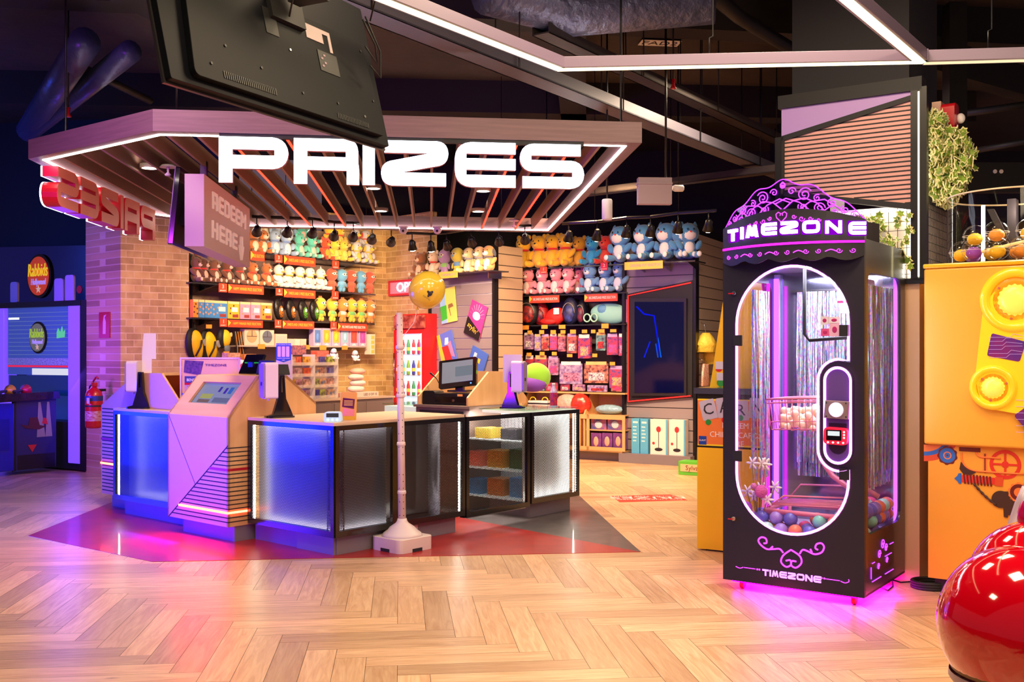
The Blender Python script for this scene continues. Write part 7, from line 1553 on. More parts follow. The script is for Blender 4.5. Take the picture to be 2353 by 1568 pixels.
# lettering on the header
word_, tend = word('TIMEZONE', 0, 0, .074, .18, .98)
x_ = 0.055; LETP = emit('letter_pinkwhite', (255, 225, 255), 8.0)
for ch in 'TIMEZONE':
    wd, o_, hs = LT(ch); ww = wd*.074*.97; tm_ = x_+ww/2; u = 2*tm_/MW-1; slope = math.atan(BUL*2*u*2/MW)
    z_ = 2.194+.02*(1-u*u)
    l_ = obj('letter', G().prism([(q_[0]*.074*.97-ww/2, q_[1]*.074) for q_ in o_], 'y', -.012, .002, 0, [[(q_[0]*.074*.97-ww/2, q_[1]*.074) for q_ in h] for h in hs]), LETP, hd, loc=(tm_, by(tm_)-.003, z_), rot=(0, 0, slope))
    obj('letter_halo', G().prism(rad([(-ww/2-.008, -.008, .012), (ww/2+.008, -.008, .012), (ww/2+.008, .082, .012), (-ww/2-.008, .082, .012)]), 'y', .0025, .0045), emit('halo_purple', (150, 0, 220), .9), l_)
    x_ += ww+.022
# acrylic crown with scrolls
def crz(u): a_ = abs(u); return 2.30+.235*(1-a_**1.7)+.012*math.sin(a_*math.pi*5+math.pi/2)
cr_ = hdr(lambda u: 2.27+.05*(1-u*u), crz, 0, glassy('crown_acrylic', (210, 190, 250), .2), 'crown', dy=.02, th=.006, n=60)
g = G(); g.tube([Vector((MW*k/60, by(MW*k/60)+.023, crz(2*k/60-1))) for k in range(61)], .0035, 5); obj('crown_edge', g, SCR, cr_)
g = G(); sp_ = [(.0, 2.505, .018, 1.2, 1.57), (.055, 2.47, .025, 1.3, 0), (.13, 2.445, .042, 1.8, .5), (.12, 2.37, .030, 1.5, 2.5), (.20, 2.42, .022, 1.4, 1), (.21, 2.36, .034, 1.7, 0), (.28, 2.385, .028, 1.6, 1.2), (.29, 2.33, .020, 1.4, 0), (.345, 2.345, .024, 1.5, 2), (.39, 2.315, .018, 1.4, 1)]
for x, z, r, tn, a0 in sp_:
    for s in (-1, 1):
        ps = spiral(0, 0, r, tn, a0, 1); g.tube(curve3([(C_+s*(x+a_), z+b_) for a_, b_ in ps], .014), .0034, 5)
for ps in ([(0, 2.36), (.06, 2.41), (.13, 2.425), (.20, 2.39), (.25, 2.33)], [(-.05, 2.40), (.02, 2.43), (.10, 2.40), (.16, 2.35), (.24, 2.345), (.3, 2.39)], [(.02, 2.34), (.09, 2.35), (.16, 2.40), (.24, 2.41), (.31, 2.36), (.36, 2.32)], [(0, 2.53), (.015, 2.515), (0, 2.50), (-.015, 2.515), (0, 2.53)]):
    pp = []
    for k in range(len(ps)-1):
        for j in range(5): f = j/5; pp.append((ps[k][0]*(1-f)+ps[k+1][0]*f, ps[k][1]*(1-f)+ps[k+1][1]*f))
    for s in (-1, 1): g.tube(curve3([(C_+s*a_, b_) for a_, b_ in pp], .014), .0036, 5)
obj('scrollwork', g, SCR, cr_)
# bottom ornament, lettering
g = G(); zc0 = FM.tz(1820, 1290)[1]; tcc = FM.t(1818)
def pt2(lst): return [FM.tz(x, y) for x, y in lst]
def tubez(ps, r=.0045): g.tube([Vector((t, -.002, z)) for t, z in ps], r, 5)
orn = [[(1818, 1264), (1800, 1277), (1795, 1292), (1806, 1303), (1817, 1299), (1816, 1288), (1806, 1289)], [(1818, 1264), (1838, 1278), (1842, 1294), (1830, 1305), (1819, 1300), (1820, 1290), (1830, 1291)],
       [(1800, 1271), (1792, 1262), (1778, 1262), (1762, 1262), (1748, 1252), (1743, 1242), (1750, 1235), (1760, 1238), (1762, 1248), (1755, 1249)], [(1838, 1273), (1845, 1264), (1856, 1267), (1872, 1274), (1888, 1270), (1894, 1258), (1888, 1249), (1877, 1251), (1874, 1260), (1880, 1264)],
       [(1776, 1256), (1770, 1262)], [(1862, 1262), (1866, 1270)]]
for ps in orn: tubez(smooth(pt2(ps)), .0055)
for ps in ([(1691, 1302), (1700, 1306), (1708, 1304)], [(1710, 1304.5), (1736, 1308)], [(1893, 1330), (1930, 1335)], [(1932, 1336), (1942, 1340), (1951, 1337), (1950, 1332)]): tubez(smooth(pt2(ps)), .0025)
for x, y in ((1740, 1309), (1745, 1309.5), (1888, 1329), (1894, 1330)): t, z = FM.tz(x, y); g.ell((t, 0, z), (.006, .003, .006), 8, 5)
obj('scrollwork', g, SCP, cm)
tA, zA = FM.tz(1752, 1306); tB, zB = FM.tz(1887, 1325); _, zC = FM.tz(1752, 1322)
hh = .040; word_, xe = word('TIMEZONE', 0, 0, hh, .16, 1.0); kx_ = (tB-tA)/xe; 
gl = G()
for o_, hs in word_:
    gl.prism([(tA+a_*kx_, zC-.002+b_) for a_, b_ in o_], 'y', -.003, .0, 0, [[(tA+a_*kx_, zC-.002+b_) for a_, b_ in h] for h in hs])
obj('timezone_lettering', gl, emit('letter_violet', (225, 110, 255), 4.0), cm)
# side ornament
g = G()
def sd(y, z): return Vector((MW+.002, y, z))
for pts_ in ([(.15, .24), (.20, .24)], [(.15, .13), (.33, .13), ], [(.13, .15), (.13, .22)], [(.42, .24), (.56, .24), ], [(.42, .13), (.60, .13)], [(.52, .30), (.60, .30)]): g.tube([sd(*p) for p in pts_], .0028, 5)
for cy, cz, r in ((.30, .27, .03), (.37, .32, .035), (.44, .29, .028), (.28, .20, .022), (.46, .21, .022)):
    g.tube([sd(cy+a_, cz+b_) for a_, b_ in spiral(0, 0, r, 1.5, 0, 1)], .0028, 5)
obj('scrollwork', g, SCR, cm)
for t, y in ((.10, .08), (MW-.08, .07), (.10, MD-.1), (MW-.08, MD-.1)):
    c = obj('caster', G().lathe((t-.012, y, .028), [(.026, 0), (.028, .004), (.028, .020), (.026, .024)], 16, ax='x'), mat('caster_red', (230, 20, 50), 0.3), cm); obj('caster_fork', G().box(t-.016, t+.016, y-.012, y+.02, .045, .06), CHROME, c)
lamp('AREA', FM.w(MW/2, MD/2, .055), (255, 10, 240), 85, FM.w(MW/2, MD/2, 0), (.75, .75), name='under_glow_lamp')
obj('under_glow_strip', G().tube([(.05, .04, .052), (MW-.05, .04, .052), (MW-.05, MD-.05, .052), (.05, MD-.05, .052)], .006, 6, True), emit('under_magenta', (255, 0, 240), 14.0), cm)

# ------------------------------------------------------------------ yellow chip counter behind, left of the machine
p0_ = hz(1602, 1264); FN = Fr((p0_.x, p0_.y), ang=math.radians(-30))
YB2 = mat('counter_yellow', (246, 196, 40), 0.4)
yn = thing('redemption_counter', 'yellow chips and cards redemption stand partly hidden behind the claw machine', 'counter', FN.loc(), FN.a)
H2 = FN.tz(1603, 905)[1]; e_ = .56
obj('body', G().box(0, e_, 0, .35, 0.012, FN.tz(1603, 1028)[1]), YB2, yn); obj('foot', G().box(.06, e_, .02, .33, 0, .012), MATB, yn)
za_, zb2 = FN.tz(1603, 920)[1], FN.tz(1603, 1020)[1]
obj('label_panel', G().box(.0, e_, .0, .35, FN.tz(1603, 1028)[1], H2), mat('label_black', (24, 22, 20), .4), yn)
lp = obj('label', G().box(.004, e_, -.002, .0, zb2, za_), mat('label_orange', (240, 130, 60), .4), yn)
for z in (za_, zb2-.012): obj('yellow_band', G().box(.004, e_, -.0025, 0, z, z+.012), mat('band_yellow', (250, 220, 40), .4), yn)
obj('steel_rim', G().box(-.02, e_, -.02, .36, H2, H2+.045), CHROME, yn)
for k, ch in enumerate('CARN'):
    c = obj('card_print', G().prism(rad([(-.06, -.075, .01), (.06, -.075, .01), (.06, .075, .01), (-.06, .075, .01)]), 'y', -.005, -.002), mat('card_silver', (190, 186, 200), .4), yn, loc=(.09+k*.125, 0, za_-.07+.02*(k % 2)), rot=(0, -.25+.10*k, 0)); text(ch, .12, INK, c, (0, -.006, 0))
    obj('chip_print', G().lathe((.09+k*.125, -.006, za_-.165+.02*(k % 3)), [(.022, 0), (.022, .004)], 14, ax='y'), mat(('chip_green', 'chip_red')[k % 2], ((40, 150, 60), (210, 40, 50))[k % 2], .4), yn)
for s_, z in (('REDEEM', zb2+.145), ('CHIPS & CARDS', zb2+.075), ('HERE', zb2+.01)): text(s_, .06, WHT, yn, (.30, -.004, z), ex=.001, sx=.95)
obj('brand_patch', G().box(.015, .075, -.004, 0, zb2-.005, zb2+.06), mat('patch_blue', (20, 70, 170), .4), yn); text('ELAUT', .018, WHT, yn, (.045, -.005, zb2+.028))
# tall yellow shark-fin board
fin = [(1630, 905), (1638, 860), (1662, 700), (1690, 560), (1740, 560), (1780, 905)]
fb_ = obj('fin_board', G().prism([FN.tz(x, y, .30) for x, y in fin], 'y', .28, .30), YB2, yn)
for x, y, c in ((1652, 846, (230, 40, 60)), (1656, 880, (60, 160, 70))): t, z = FN.tz(x, y, .28); obj('chip_print', G().lathe((t, .277, z), [(.03, 0), (.03, .003)], 16, ax='y'), mat('chipc_%d' % c[0], c, .4), fb_)
for x, y in ((1654, 840), (1657, 866)): t, z = FN.tz(x, y, .28); obj('card_print', G().box(t-.035, t+.05, .275, .28, z-.03, z+.03), mat('card_lilac', (220, 210, 226), .4), fb_)

# ------------------------------------------------------------------ square column with slatted panel, mesh and ivy
FWc = Fr((1.905, 7.214), (2.67, 6.70)); CLN = FWc.len
struct('wall_column', G().prism([(1.905, 7.214), (2.67, 6.70), (3.19, 7.43), (2.42, 7.94)], 'z', 0.0, 1.98), mat('column_cream', (214, 178, 142), .5))
struct('wall_column_upper', G().prism([(2.0, 7.3), (2.66, 6.85), (3.10, 7.46), (2.42, 7.9)], 'z', 3.2, 4.9), mat('column_dark', (30, 28, 38), .7))
cpn = thing('column_cladding', 'column cladding with pink slats, lilac triangle and black frame above the machine', 'cladding', FWc.loc(), FWc.a)
def cz_(x, y): return FWc.tz(x, y)
LILP = mat('panel_lilac', (176, 142, 206), .45); SLP = mat('slat_pink', (218, 160, 148), .5)
zbot = cz_(2095, 470)[1]; ztop = 3.22
obj('black_cap', G().prism([(-.02, 3.22), (CLN+.02, 3.22), (CLN+.02, 3.31), (-.02, 3.31)], 'y', -.03, .1), MATB, cpn)
obj('triangle_panel', G().prism([(0, cz_(1797, 316)[1]), (CLN-.03, 3.19), (CLN, 3.22), (0, 3.22)], 'y', -.012, .04), LILP, cpn)
z1l = cz_(1797, 316)[1]; zb_l = cz_(1797, 440)[1]
obj('slat_panel', G().prism([(0.02, zb_l), (CLN-.04, zbot), (CLN-.04, 3.18), (0.02, z1l-.01)], 'y', -.004, .03), SLP, cpn)
def top_at(t): return z1l+(3.19-z1l)*t/(CLN-.03)
def bot_at(t): return zb_l+(zbot-zb_l)*t/(CLN-.03)
g = G(); z = zbot+.012; 
while z < 3.18:
    t0 = .02; 
    while t0 < CLN-.05 and top_at(t0) < z: t0 += .01
    b0_ = t0
    while b0_ < CLN-.05 and bot_at(b0_) > z and zb_l > zbot: b0_ += .01
    if b0_ < CLN-.06: g.box(b0_, CLN-.04, -.006, -.003, z-.0045, z+.0045)
    z += .0305
obj('slat_grooves', g, MATB, cpn)
obj('black_trim', G().prism([(0, z1l-.03), (CLN-.03, 3.165), (CLN-.03, 3.20), (0, z1l+.006)], 'y', -.016, .03).prism([(0, zb_l-.03), (CLN-.03, zbot-.04), (CLN-.03, zbot), (0, zb_l)], 'y', -.016, .03).prism([(0, zb_l-.03), (.02, zb_l-.03), (.02, z1l), (0, z1l)], 'y', -.016, .03), MATB, cpn)
obj('corner_post', G().box(CLN-.05, CLN-.004, -.03, .03, 1.98, 3.22), BLACK, cpn); obj('corner_post', G().box(CLN+.006, CLN+.05, -.03, .03, 1.98, 3.24), BLACK, cpn); obj('corner_led', G().box(CLN-.004, CLN+.006, -.032, -.02, 2.0, 3.21), LEDW, cpn)
obj('side_post', G().box(-.045, .0, -.02, .05, 1.98, z1l), BLACK, cpn); obj('lower_rail', G().box(0, CLN+.05, -.03, .03, 1.955, 1.99), BLACK, cpn)
zg = bot_at(CLN/2)-.03
obj('grid_backing', G().box(0, CLN-.04, .05, .06, 1.99, zbot), mat('grid_back_white', (236, 220, 210), .5), cpn)
obj('led_strip', G().box(.0, CLN-.06, .0, .02, zbot-.035, zbot-.025), emit('led_grid', (255, 248, 226), 16.0), cpn); obj('led_strip', G().box(CLN-.062, CLN-.052, .02, .03, 2.0, zbot-.03), emit('led_grid', (0, 0, 0), 16.0), cpn)
g = G()
k = 0
while .03+k*.058 < CLN-.06: g.box(.03+k*.058-.0015, .03+k*.058+.0015, -.004, 0, 1.99, zbot-.02); k += 1
for k in range(7): g.box(0, CLN-.05, -.003, .001, 2.02+k*.058, 2.023+k*.058)
obj('wire_grid', g, MATB, cpn)
# right face of the column: mesh and ivy
FWr = Fr((2.67, 6.70), (3.19, 7.43))
cpr = thing('column_trellis', 'right face of the column with black wire mesh lit from behind', 'trellis', FWr.loc(), FWr.a)
obj('backing', G().box(0.05, FWr.len, .03, .05, 1.98, 3.15), mat('grid_back_white', (0, 0, 0)), cpr)
g = G()
for k in range(24): g.box(.05+k*.034, .053+k*.034, -.012, -.009, 1.98, 2.52)
for k in range(9): g.box(.05, FWr.len, -.011, -.008, 2.02+k*.056, 2.023+k*.056)
obj('wire_grid', g, MATB, cpr); obj('rail', G().box(.04, FWr.len, -.03, .02, 2.52, 2.545), MATB, cpr)
obj('led_strip', G().box(.06, .08, .0, .02, 2.0, 3.12), emit('led_grid', (0, 0, 0), 16.0), cpr)
LFM = mat('ivy_leaf', (150, 176, 56), .5, var=((30, 30, 30), 0, (88, 128, 40))); LFE = mat('ivy_edge', (238, 232, 176), .5)
star = [(0, -.5), (.16, -.34), (.46, -.30), (.30, -.04), (.44, .22), (.16, .18), (0, .55), (-.16, .18), (-.44, .22), (-.30, -.04), (-.46, -.30), (-.16, -.34)]
def leaf(g, c, s, R):
    c = Vector(c); o_ = [c+R @ Vector((x*s, 0, z*s)) for x, z in star]; i_ = [c+R @ Vector((x*s*.78, -.002-.06*s, z*s*.78)) for x, z in star]; n = len(star)
    g.add(o_+i_, [(k, (k+1) % n, n+(k+1) % n, n+k) for k in range(n)], 1); g.add(i_+[c+R @ Vector((0, -.004, 0))], [(k, (k+1) % n, n) for k in range(n)], 0)
def rndR(sp=.8): return (Euler((random.uniform(-sp, sp), random.uniform(-2.4, 2.4), random.uniform(-sp, sp)))).to_matrix()
iv = thing('ivy', 'bushy variegated ivy cascading down the right face of the column', 'plant', FWr.loc(), FWr.a)
g = G()
for k in range(820):
    a_ = random.random()*2*math.pi; rr = random.random()**.5; t = .34+.30*rr*math.cos(a_); z = 2.80+.30*rr*math.sin(a_)
    if z > 2.95 and t > .25+.2*(3.1-z)/.2: t *= .5
    leaf(g, (t, -.05-.22*random.random()*(1-rr*rr*.75)*(1 if z < 2.98 else .3), z), random.uniform(.055, .095), rndR(1.0))
for k in range(150): leaf(g, (.06+.20*random.random(), -.03-.08*random.random(), 2.88+.22*random.random()), random.uniform(.04, .075), rndR(1.0))
for k in range(70): leaf(g, (.06+.5*random.random(), -.02-.05*random.random(), 2.55+.08*random.random()), random.uniform(.04, .07), rndR(1.0))
o = obj('leaves', g, [LFM, LFE], iv); o['kind'] = 'stuff'
g = G()
for k in range(12):
    t = .1+.04*k; g.tube([(t, -.02, 3.1-.03*k), (t+.05, -.08, 2.9), (t+.02, -.1, 2.7), (t, -.03, 2.56)], .003, 5)
obj('vines', g, mat('vine_brown', (96, 84, 40), .7), iv)
iv2 = thing('ivy', 'smaller ivy trailing over the lit wire grid above the claw machine', 'plant', FWc.loc(), FWc.a)
g = G()
for k in range(150):
    f = random.random(); t = CLN*(.12+.84*f); zz = zbot-.06-(.05+.34*max(0, f-.45)/.55)*random.random(); leaf(g, (t, -.02-.05*random.random(), zz), random.uniform(.04, .075), rndR(.8))
o = obj('leaves', g, [LFM, LFE], iv2); o['kind'] = 'stuff'
obj('vines', G().tube([(.1, -.01, zbot-.05), (.4, -.03, zbot-.10), (.6, -.03, zbot-.08), (.75, -.03, zbot-.2), (.8, -.02, zbot-.36)], .003, 5), mat('vine_brown', (0, 0, 0)), iv2)
hb = hc(2168, 248, 3.1); hb2 = thing('alarm_beacon', 'red wall alarm sounder with a clear lamp above the ivy', 'alarm', FWr.w(.42, -.05, 3.10), FWr.a)
obj('body', G().prism(rad([(-.07, -.10, .04), (.07, -.10, .04), (.07, .10, .04), (-.07, .10, .04)]), 'y', -.09, 0.0), RED, hb2, bevel=.015); obj('clear_lamp', G().ell((.02, -.11, .0), (.03, .03, .035), 12, 8), WHITE, hb2)
obj('back_post', G().box(-.05, .12, .0, .06, -.35, .12), mat('post_pink', (190, 150, 130), .5), hb2)
# ------------------------------------------------------------------ big yellow capsule machine at the right edge
FY = Fr((2.585, 6.42), ang=FM.a); YL = 1.75; YD = .92
OY = mat('machine_orange_yellow', (252, 180, 62), .35, coat=.25); OY2 = mat('machine_yellow_lower', (248, 170, 62), .4)
ym = thing('capsule_machine', 'large orange-yellow capsule vending machine with gear graphics at the right edge', 'capsule machine', FY.loc(), FY.a)
obj('upper_body', G().box(0, YL, 0, YD, .93, 2.03), OY, ym, bevel=.012); obj('top_deck', G().box(-.004, YL, -.01, YD, 2.03, 2.058), mat('deck_yellow', (252, 186, 20), .3, coat=.4), ym, bevel=.008)
lowb = obj('lower_body', G().box(.014, YL, .05, YD, .085, .93), OY2, ym)
for x in (.1, YL-.1):
    for y in (.12, YD-.1): obj('foot', G().box(x-.05, x+.05, y-.05, y+.05, 0, .085), MATB, ym)
def yp(x, y, off=0.0): return FY.tz(x, y, off)
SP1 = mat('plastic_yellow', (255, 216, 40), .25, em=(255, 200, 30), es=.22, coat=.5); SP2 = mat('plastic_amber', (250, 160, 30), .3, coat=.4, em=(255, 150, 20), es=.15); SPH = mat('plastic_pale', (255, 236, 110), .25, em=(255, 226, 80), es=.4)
c1 = yp(2334, 690); c2 = yp(2284, 891); R1, R2 = .195, .135
c3_ = (c1[0]+.52, c2[1]-.12)
def ringshape(parent, c, R, nm):
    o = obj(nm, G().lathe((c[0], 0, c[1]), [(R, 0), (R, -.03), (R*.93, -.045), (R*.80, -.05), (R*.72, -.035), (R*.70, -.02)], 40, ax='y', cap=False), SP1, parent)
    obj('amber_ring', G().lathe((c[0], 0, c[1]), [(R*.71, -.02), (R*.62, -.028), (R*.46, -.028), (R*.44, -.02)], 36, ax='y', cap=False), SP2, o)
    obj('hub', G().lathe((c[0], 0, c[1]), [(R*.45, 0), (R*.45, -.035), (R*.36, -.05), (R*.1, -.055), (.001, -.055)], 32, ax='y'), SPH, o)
    obj('gear_teeth', G().prism([(c[0]+(R*(.50 if k % 2 else .455))*math.cos(2*math.pi*k/36), c[1]+(R*(.50 if k % 2 else .455))*math.sin(2*math.pi*k/36)) for k in range(36)], 'y', -.031, -.02, 0, [arc(c[0], c[1], R*.42, 0, 350, 24)]), SPH, o)
    for a_ in (20, 140, 260): obj('screw', G().lathe((c[0]+R*.58*math.cos(math.radians(a_)), -.03, c[1]+R*.58*math.sin(math.radians(a_))), [(.008, 0), (.007, -.004)], 10, ax='y'), mat('screw_pink', (200, 110, 90), .3), o)
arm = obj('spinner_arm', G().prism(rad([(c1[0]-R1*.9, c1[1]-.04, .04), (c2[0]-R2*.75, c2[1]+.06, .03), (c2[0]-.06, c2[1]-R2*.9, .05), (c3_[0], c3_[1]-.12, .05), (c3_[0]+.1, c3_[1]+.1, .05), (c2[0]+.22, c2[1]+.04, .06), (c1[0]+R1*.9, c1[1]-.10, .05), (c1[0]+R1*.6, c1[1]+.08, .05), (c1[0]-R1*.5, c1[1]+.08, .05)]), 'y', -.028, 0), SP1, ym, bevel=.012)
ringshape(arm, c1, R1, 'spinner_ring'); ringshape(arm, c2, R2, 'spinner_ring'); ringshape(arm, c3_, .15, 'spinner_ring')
CIR = mat('circuit_violet', (150, 40, 110), .3, var=((6, 6, 6), 0, (70, 50, 160)), coat=.5); CLN_ = emit('circuit_line', (230, 170, 220), .9)
def circ(pts_):
    P = [yp(*p) for p in pts_]; o = obj('circuit_window', G().prism(rad([(a, b, .012) for a, b in P], 3), 'y', -.031, -.027), CIR, arm)
    x0, x1 = min(p[0] for p in P), max(p[0] for p in P); z0, z1 = min(p[1] for p in P), max(p[1] for p in P); g = G()
    for k in range(6):
        z = z0+(z1-z0)*(.15+.14*k); xm = x0+(x1-x0)*random.uniform(.3, .6); g.tube([(x0+.012, -.032, z), (xm, -.032, z), (xm+.02, -.032, z+.02), (x1-.02, -.032, z+.02-.01*(k % 2))], .0016, 4)
    obj('circuit_lines', g, CLN_, o)
circ([(2281, 766), (2360, 786), (2345, 832), (2270, 818)]); circ([(2332, 955), (2400, 905), (2440, 960), (2380, 1010)])
# printed gears on the lower body
GC = {'blue': (50, 110, 200), 'red': (226, 50, 40), 'dred': (110, 24, 20), 'brown': (70, 40, 34), 'org': (250, 130, 60), 'orange_red': (226, 80, 40)}
GM = {k: mat('print_gear_'+k, v, .5) for k, v in GC.items()}
dec_y = [.0495]
def lp_(x, y): return FY.tz(x, y, .05)
def dprint(nm, pts_, col, holes=()):
    dec_y[0] -= .0002; obj(nm, G().prism(pts_, 'y', dec_y[0], .051, 0, holes), GM[col], lowb)
def circle(c, r, n=24): return arc(c[0], c[1], r, 0, 360*(n-1)/n, n-1)
def gear(c, r, n, d=.14): return [(c[0]+r*(1+(d if (k//2) % 2 else 0))*math.cos(math.pi*k/n), c[1]+r*(1+(d if (k//2) % 2 else 0))*math.sin(math.pi*k/n)) for k in range(2*n)]
ce = lp_(2123, 1020)
dprint('printed_gear', [(ce[0]+.0, ce[1]-.005)]+[(ce[0]+.0+.20*math.cos(math.radians(a)), ce[1]+.05+.16*math.sin(math.radians(a))) for a in range(-90, -18, 8)]+[(ce[0]+.19, ce[1]-.005)], 'orange_red')
dprint('printed_gear', [(ce[0], ce[1]-.005)]+[(ce[0]+.16*math.cos(math.radians(a)), ce[1]+.05+.125*math.sin(math.radians(a))) for a in range(-90, -24, 8)]+[(ce[0]+.15, ce[1]-.005)], 'blue')
dprint('printed_gear', [(ce[0], ce[1]-.005)]+[(ce[0]+.13*math.cos(math.radians(a)), ce[1]+.05+.10*math.sin(math.radians(a))) for a in range(-90, -30, 8)]+[(ce[0]+.12, ce[1]-.005)], 'org')
c = lp_(2177, 1047); dprint('printed_gear', gear(c, .055, 18, .1), 'dred'); dprint('printed_gear', circle(c, .047), 'blue'); dprint('printed_gear', circle(c, .024), 'org'); dprint('printed_gear', circle(c, .018), 'blue'); dprint('printed_gear', circle(c, .006), 'dred')
g_ = [lp_(x, y) for x, y in ((2204, 1028), (2253, 1030), (2253, 1034), (2253, 1040), (2204, 1037))]; dprint('printed_pipe', g_, 'dred')
pa = [lp_(x, y) for x, y in ((2210, 1040), (2212, 1062), (2228, 1078), (2258, 1084), (2353, 1090))]
dec_y[0] -= .0002; obj('printed_pipe', G().tube([Vector((a, dec_y[0], b)) for a, b in smooth(pa)], .006, 6), GM['org'], lowb)
pa = [lp_(x, y) for x, y in ((2243, 1040), (2252, 1050), (2275, 1052), (2300, 1054))]; obj('printed_pipe', G().tube([Vector((a, dec_y[0], b)) for a, b in smooth(pa)], .006, 6), GM['org'], lowb)
dprint('printed_bracket', [lp_(x, y) for x, y in ((2259, 1043), (2268, 1043), (2268, 1088), (2259, 1087))], 'org'); dprint('printed_bracket', [lp_(x, y) for x, y in ((2262, 1043), (2265, 1043), (2265, 1088), (2262, 1087))], 'dred')
c = lp_(2310, 1068); ho = circle(c, .068); dprint('printed_wheel', circle(c, .088, 32), 'red', [ho])
for a in (0, 90, 180, 270):
    ca, sa = math.cos(math.radians(a)), math.sin(math.radians(a)); dprint('printed_wheel', [(c[0]-sa*.006, c[1]+ca*.006), (c[0]+ca*.07-sa*.006, c[1]+sa*.07+ca*.006), (c[0]+ca*.07+sa*.006, c[1]+sa*.07-ca*.006), (c[0]+sa*.006, c[1]-ca*.006)], 'red')
dprint('printed_wheel', circle(c, .02), 'red')
dprint('printed_casing', [lp_(x, y) for x, y in ((2208, 1062), (2216, 1066), (2224, 1078), (2243, 1086), (2232, 1092), (2214, 1090), (2205, 1078))], 'brown')
dprint('printed_spring', [lp_(x, y) for x, y in ((2193, 1100), (2200, 1094), (2203, 1088), (2209, 1088), (2209, 1112), (2204, 1112), (2200, 1106))], 'blue')
z_ = [lp_(x, y) for x, y in ((2210, 1092), (2300, 1100), (2300, 1115), (2210, 1108))]; dprint('printed_spring', z_, 'red')
for k in range(9): dprint('printed_coil', [lp_(x, y) for x, y in ((2213+k*7.5, 1089+k*.8), (2217+k*7.5, 1089+k*.8), (2220+k*7.5, 1112+k*.8), (2216+k*7.5, 1112+k*.8))], 'dred')
dprint('printed_block', [lp_(x, y) for x, y in ((2288, 1096), (2306, 1098), (2304, 1118), (2286, 1116))], 'orange_red')
pa = [lp_(x, y) for x, y in ((2238, 1112), (2262, 1138), (2290, 1162))]; obj('printed_chain', G().tube([Vector((a, dec_y[0], b)) for a, b in smooth(pa, 6)], [.009 if k % 2 else .005 for k in range(len(smooth(pa, 6)))], 6), GM['brown'], lowb)
dprint('printed_motor', circle(lp_(2300, 1148), .052), 'brown'); dprint('printed_motor', [lp_(x, y) for x, y in ((2298, 1130), (2316, 1130), (2322, 1148), (2350, 1150), (2350, 1186), (2316, 1184), (2316, 1190), (2307, 1188), (2306, 1168), (2290, 1164))], 'brown')
c = lp_(2342, 1132); dprint('printed_gear', gear(c, .055, 20, .12), 'org'); dprint('printed_gear', circle(c, .05), 'dred'); dprint('printed_gear', circle(c, .028), 'org')
# clear drum with capsules
dc = (.46, .44); DRr = .41; dz = 2.058; dt = 2.50
dm = thing('capsule_drum', 'clear plastic drum of prize capsules on top of the yellow machine', 'drum', FY.w(dc[0], dc[1], dz), FY.a)
DRM = glassy('drum_clear', (252, 250, 244), .12, .04)
lamp('POINT', FY.w(dc[0]+.05, dc[1]-.1, dz+.34), (255, 236, 200), 9, size=.05, name='drum_lamp')
obj('drum_wall', G().lathe((0, 0, 0), [(DRr, 0), (DRr, dt-dz)], 56, cap=False), DRM, dm); obj('top_rim', G().tube([(DRr*math.cos(2*math.pi*k/56), DRr*math.sin(2*math.pi*k/56), dt-dz) for k in range(56)], .006, 6, True), mat('rim_clear', (236, 214, 180), .2, coat=.5), dm)
obj('centre_post', G().box(-.05, .0, -.05, .05, 0, dt-dz-.02), mat('post_dark', (40, 36, 44), .3), dm); obj('base_plate', G().lathe((0, 0, 0), [(.36, 0), (.34, .012)], 40), mat('base_brown', (110, 66, 20), .5), dm)
obj('led_bar', G().box(.02, .38, -.03, -.01, .20, .215), emit('drum_led', (255, 250, 235), 6.0), dm); obj('yellow_arm', G().tube([(-.22, -.28, .06), (.05, -.25, .12), (.36, -.16, .20)], .01, 8), mat('arm_cream', (250, 220, 150), .4, em=(255, 220, 150), es=.5), dm)
obj('led_bar', G().tube([(-.20, .0, .02), (-.20, .0, .40)], .012, 8), emit('drum_led', (0, 0, 0), 6.0), dm)
dp = obj('deflector', G().prism([(0, 0), (.04, 0), (-.12, .36), (-.16, .36)], 'y', -.10, -.06), mat('post_dark', (0, 0, 0)), dm)
obj('yellow_spout', G().prism([(.20, 0), (.34, 0), (.30, .30), (.26, .30)], 'y', -.26, -.20), SP1, dm)
CAPM = glassy('capsule_clear', (255, 252, 250), .16, .05)
cps = [(-.30, -.16, 0), (-.20, -.28, 0), (-.06, -.30, 0), (.08, -.30, 0), (.21, -.27, 0), (-.26, -.02, 0), (-.12, -.16, 0), (.03, -.17, 0), (.17, -.14, 0), (-.22, -.15, .10), (-.08, -.22, .11), (.10, -.22, .11), (.28, -.10, 0)]
cn_ = ['yellow', 'violet', 'yellow', 'amber', 'yellow', 'violet', 'yellow', 'amber', 'yellow', 'yellow', 'amber', 'yellow', 'amber']
used2 = {}
